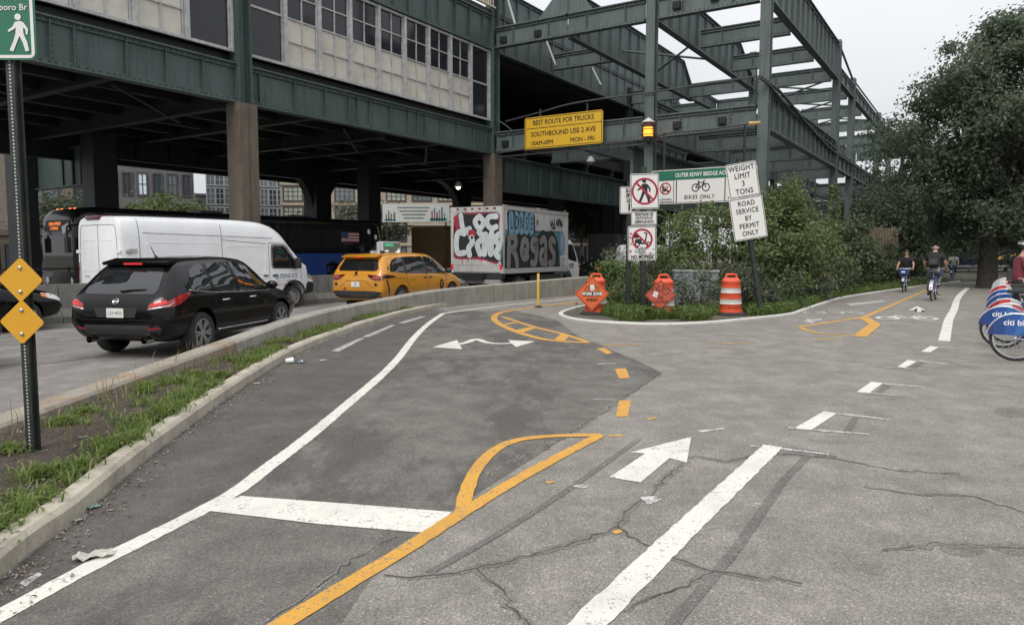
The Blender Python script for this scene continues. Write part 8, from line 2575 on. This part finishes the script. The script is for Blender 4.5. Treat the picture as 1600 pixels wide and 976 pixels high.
# along the kerb: dense weeds
for k in range(430):
    y = 2.6 + 17 * (rg.random() ** 1.25)
    w = SOIL_R(y) - SOIL_L(y)
    dens = .42 + .5 * math.sin(y * 1.9 + .6) + .25 * math.sin(y * 4.7) - (.12 if y > 9 else 0)
    if 3.9 < y < 4.9: dens *= .25
    if rg.random() > dens + .25: continue
    if rg.random() < .35: weeds.append((SOIL_R(y) - abs(rg.normal()) * .12, y))
    tuft(SOIL_R(y) - abs(rg.normal()) * .09 * (1.6 if y > 5.5 else 1), y, .10, 24)
for k in range(70):
    y = 6.2 + 9 * rg.random(); tuft(SOIL_R(y) - .1 - rg.random() * (SOIL_R(y) - SOIL_L(y)) * .75, y, .12, 22)
for (px, py) in ((60, 745), (120, 735), (15, 710), (175, 700), (225, 608), (230, 615), (260, 650), (275, 600), (300, 622), (330, 640), (310, 590), (345, 590), (205, 690), (255, 680), (95, 665), (140, 650)):
    g_ = G(px, py, .1)
    if SOIL_L(g_.y) < g_.x < SOIL_R(g_.y): tuft(g_.x, g_.y, .13, 170)
blades('grass', pts, .12, LM_GR, .0065, 1.1, 'green weeds and grass growing in the planted strip', 'grass')
pts = []
for (px, py) in ((20, 660), (45, 655), (85, 640), (160, 600), (175, 610), (200, 595), (240, 560), (280, 555), (300, 530), (125, 665)):
    g_ = G(px, py + 22, .12)
    for _ in range(7): pts.append((g_.x + rg.normal() * .07, g_.y + rg.normal() * .07, .10))
blades('dry_grass', pts, .34, LM_DRY, .004, .8, 'dry grass stalks standing along the rusty edging', 'grass')
# verge and island cover
def inpoly(x, y, poly):
    c = False; n = len(poly)
    for i in range(n):
        x0, y0 = poly[i]; x1, y1 = poly[i - 1]
        if (y0 > y) != (y1 > y) and x < (x1 - x0) * (y - y0) / (y1 - y0 + 1e-12) + x0: c = not c
    return c
edge = [Vector((a, b)) for a, b in ISW]
pts, cov = [], []
while len(pts) < 26000:
    i = rg.integers(4, len(edge) - 2)
    e = edge[i].lerp(edge[i + 1], rg.random()); d = (edge[min(i + 2, len(edge) - 1)] - edge[i - 1]).normalized(); nrm = Vector((-d.y, d.x))
    p = e + nrm * (.10 + 1.9 * rg.random() ** 1.5)
    if not inpoly(p.x, p.y, isl): p = e - nrm * (.10 + 1.9 * rg.random() ** 1.5)
    if not inpoly(p.x, p.y, isl): continue
    px = 800 + p.x / p.y * F_PX
    if px < 1000 and rg.random() < .85 and (e - p).length < .9: continue
    if px < 1185 and ((e - p).length < .38 or (min(abs(px - q) for q in (931, 1036, 1141)) < 30 and (e - p).length < 1.0)): continue
    pts.append((p.x, p.y, .02)); 
blades('verge_grass', pts, .22, LM_GR, .010, .7, 'rank green grass along the edge of the island', 'grass')
C = np.array(pts[::1]); C = C[RNG.random(len(C)) < .9]; C[:, 2] += .03 + .24 * RNG.random(len(C)) ** 1.3
o = link('ground_cover', leaf_mesh('ground_cover', C, np.tile([0, 0, 1.0], (len(C), 1)), .075 * (.6 + .8 * RNG.random(len(C)))), LM_COV); tag(o, 'broad-leaved ground cover spreading between the drums and hedge', 'ground cover', kind='stuff')
# distant mass of trees closing the view beyond the path
C, N = [], []
for k in range(40):
    px = 1330 + k * 17 + max(0, k - 20) * 26; y = 78 + 10 * rg.random(); x = (px - 800) / F_PX * y
    c_, n_, _ = crown((x, y, 3.6 + 1.5 * rg.random()), (3.6, 3, 3.8), 40, 60, .4, 1.4, .2, seed=100 + k); C.append(c_); N.append(n_)
C, N = np.concatenate(C), np.concatenate(N)
o = link('far_woods', leaf_mesh('far_woods', C, N, .42 * (.6 + .8 * RNG.random(len(C)))), LM_FAR); tag(o, 'dark mass of distant trees closing the view beyond the path', 'woods', kind='stuff')

# dead leaves, twigs and chips strewn over the soil and gutter
n = 2600; C = np.zeros((n, 3))
for k in range(n):
    y = 2.6 + 10 * rg.random() ** 1.2
    if k % 4: C[k] = (SOIL_L(y) + (SOIL_R(y) - SOIL_L(y)) * rg.random(), y, .125)
    else: C[k] = (interp_x(KERB, y) + .02 + abs(rg.normal()) * .16, y, .014)
o = link('leaf_litter', leaf_mesh('leaf_litter', C, np.tile([0, 0, 3.0], (n, 1)), .028 * (.4 + .9 * RNG.random(n))), leafmat('dead_leaf', [(.05, .035, .022), (.10, .07, .04), (.17, .13, .08), (.27, .23, .16)], .8, .05)); tag(o, 'dead leaves and chips strewn over the soil strip', 'leaf litter', kind='stuff')

W = np.array([(x + rg.normal() * .07, y + rg.normal() * .08, .10 + .07 * rg.random()) for x, y in weeds for _ in range(34)])
o = link('weeds', leaf_mesh('weeds', W, np.tile([0, 0, 1.2], (len(W), 1)), .034 * (.5 + .9 * RNG.random(len(W))), aspect=.6), LM_COV); tag(o, 'low broad-leaved weeds along the kerb of the planted strip', 'weeds', kind='stuff')

# ================================================================ LITTER
M_PAPER = pbr('litter_paper', (.42, .40, .36), .85, var=.25, scale=20)
def crumple(name, px, py, w, d, h, label, mat, z=.012, rz=0.0, seed=0, cat='litter'):
    g_ = G(px, py, z); t_ = random.Random(seed)
    nx, ny = 7, 5; vs, fs = [], []
    for j in range(ny):
        for i in range(nx):
            u, v = i / (nx - 1) - .5, j / (ny - 1) - .5
            vs.append((u * w * (1 - .4 * abs(v)), v * d + .2 * d * math.sin(u * 6), max(0.0, h * (.5 + .5 * math.sin(i * 2.3 + j * 1.7)) * t_.uniform(.4, 1))))
    for j in range(ny - 1):
        for i in range(nx - 1): fs.append((j * nx + i, j * nx + i + 1, (j + 1) * nx + i + 1, (j + 1) * nx + i))
    mb = MB(); mb.add(vs, fs); o = mb.build(name, mat); o.location = g_; o.rotation_euler = (0, 0, rz); tag(o, label, cat)
    return o
crumple('crumpled_paper', 145, 868, .20, .10, .03, 'crumpled grey paper by the white edge line at lower left', M_PAPER, .012, .25, 1)
crumple('plastic_scrap', 147, 791, .07, .06, .012, 'pale green plastic scrap at the foot of the kerb', pbr('green_scrap', (.16, .27, .22), .5), .012, .2, 2)
crumple('plastic_scrap', 122, 812, .05, .03, .008, 'tiny white scrap nearest the kerb at lower left', M_PAPER, .012, .4, 3)
crumple('paper_scrap', 505, 563, .10, .08, .02, 'white paper scrap right of the discarded cup', M_PAPER, .012, .1, 4)
crumple('paper_scrap', 400, 599, .09, .06, .015, 'white paper scrap near the middle of the kerb', M_PAPER, .012, .6, 5)
crumple('leaf_scrap', 130, 682, .09, .04, .01, 'flat pale leaf lying on the bare soil', pbr('pale_leaf', (.16, .17, .13), .7), .135, .3, 6)
g_ = G(452, 567, .012)
t = thing('paper_cup', (g_.x, g_.y, .05), label='white paper cup lying at the foot of the kerb', cat='cup', rot=(0, R(88), .5))
mb = MB(); mb.lathe([(.030, -.05), (.042, .05), (.045, .055), (.040, .05), (.028, -.048)], 16, cap=False); mb.build('cup', M_WINK, t, smooth=True)
mb = MB(); mb.lathe([(.001, -.049), (.030, -.049)], 16, cap=False); mb.build('cup_base', M_WINK, t)
crumple('crushed_can', 470, 566, .11, .08, .04, 'crushed pale blue can beside the paper cup', pbr('blue_can', (.35, .42, .48), .4, .4), .012, .2, 8)
# grit and small stones along the gutter and over the soil
rg = np.random.default_rng(3)
n = 1500
V, F = [], []
for k in range(n):
    if k < 700:
        y = 2.8 + 14 * rg.random() ** 1.4; x = interp_x(KERB, y) + .02 + abs(rg.normal()) * .10; z = .010
    else:
        y = 2.8 + 9 * rg.random() ** 1.2; x = SOIL_L(y) + (SOIL_R(y) - SOIL_L(y)) * rg.random(); z = .11
    s = .004 + .011 * rg.random() ** 3
    b = len(V); a = rg.random() * 6.28; c, q = math.cos(a) * s, math.sin(a) * s
    V += [(x + c, y + q, z), (x - q, y + c, z), (x - c * .8, y - q, z), (x + q, y - c * 1.2, z), (x + c * .2, y, z + s * 1.1)]
    F += [(b, b + 1, b + 4), (b + 1, b + 2, b + 4), (b + 2, b + 3, b + 4), (b + 3, b, b + 4)]
mb = MB(); mb.add(V, F); o = mb.build('gravel', leafmat('grit', [(.10, .09, .08), (.2, .185, .165), (.32, .30, .27), (.12, .085, .06)], .9, 0.0)); tag(o, 'loose grit and small stones along the kerb and soil', 'gravel', kind='stuff')
bpy.context.view_layer.update()
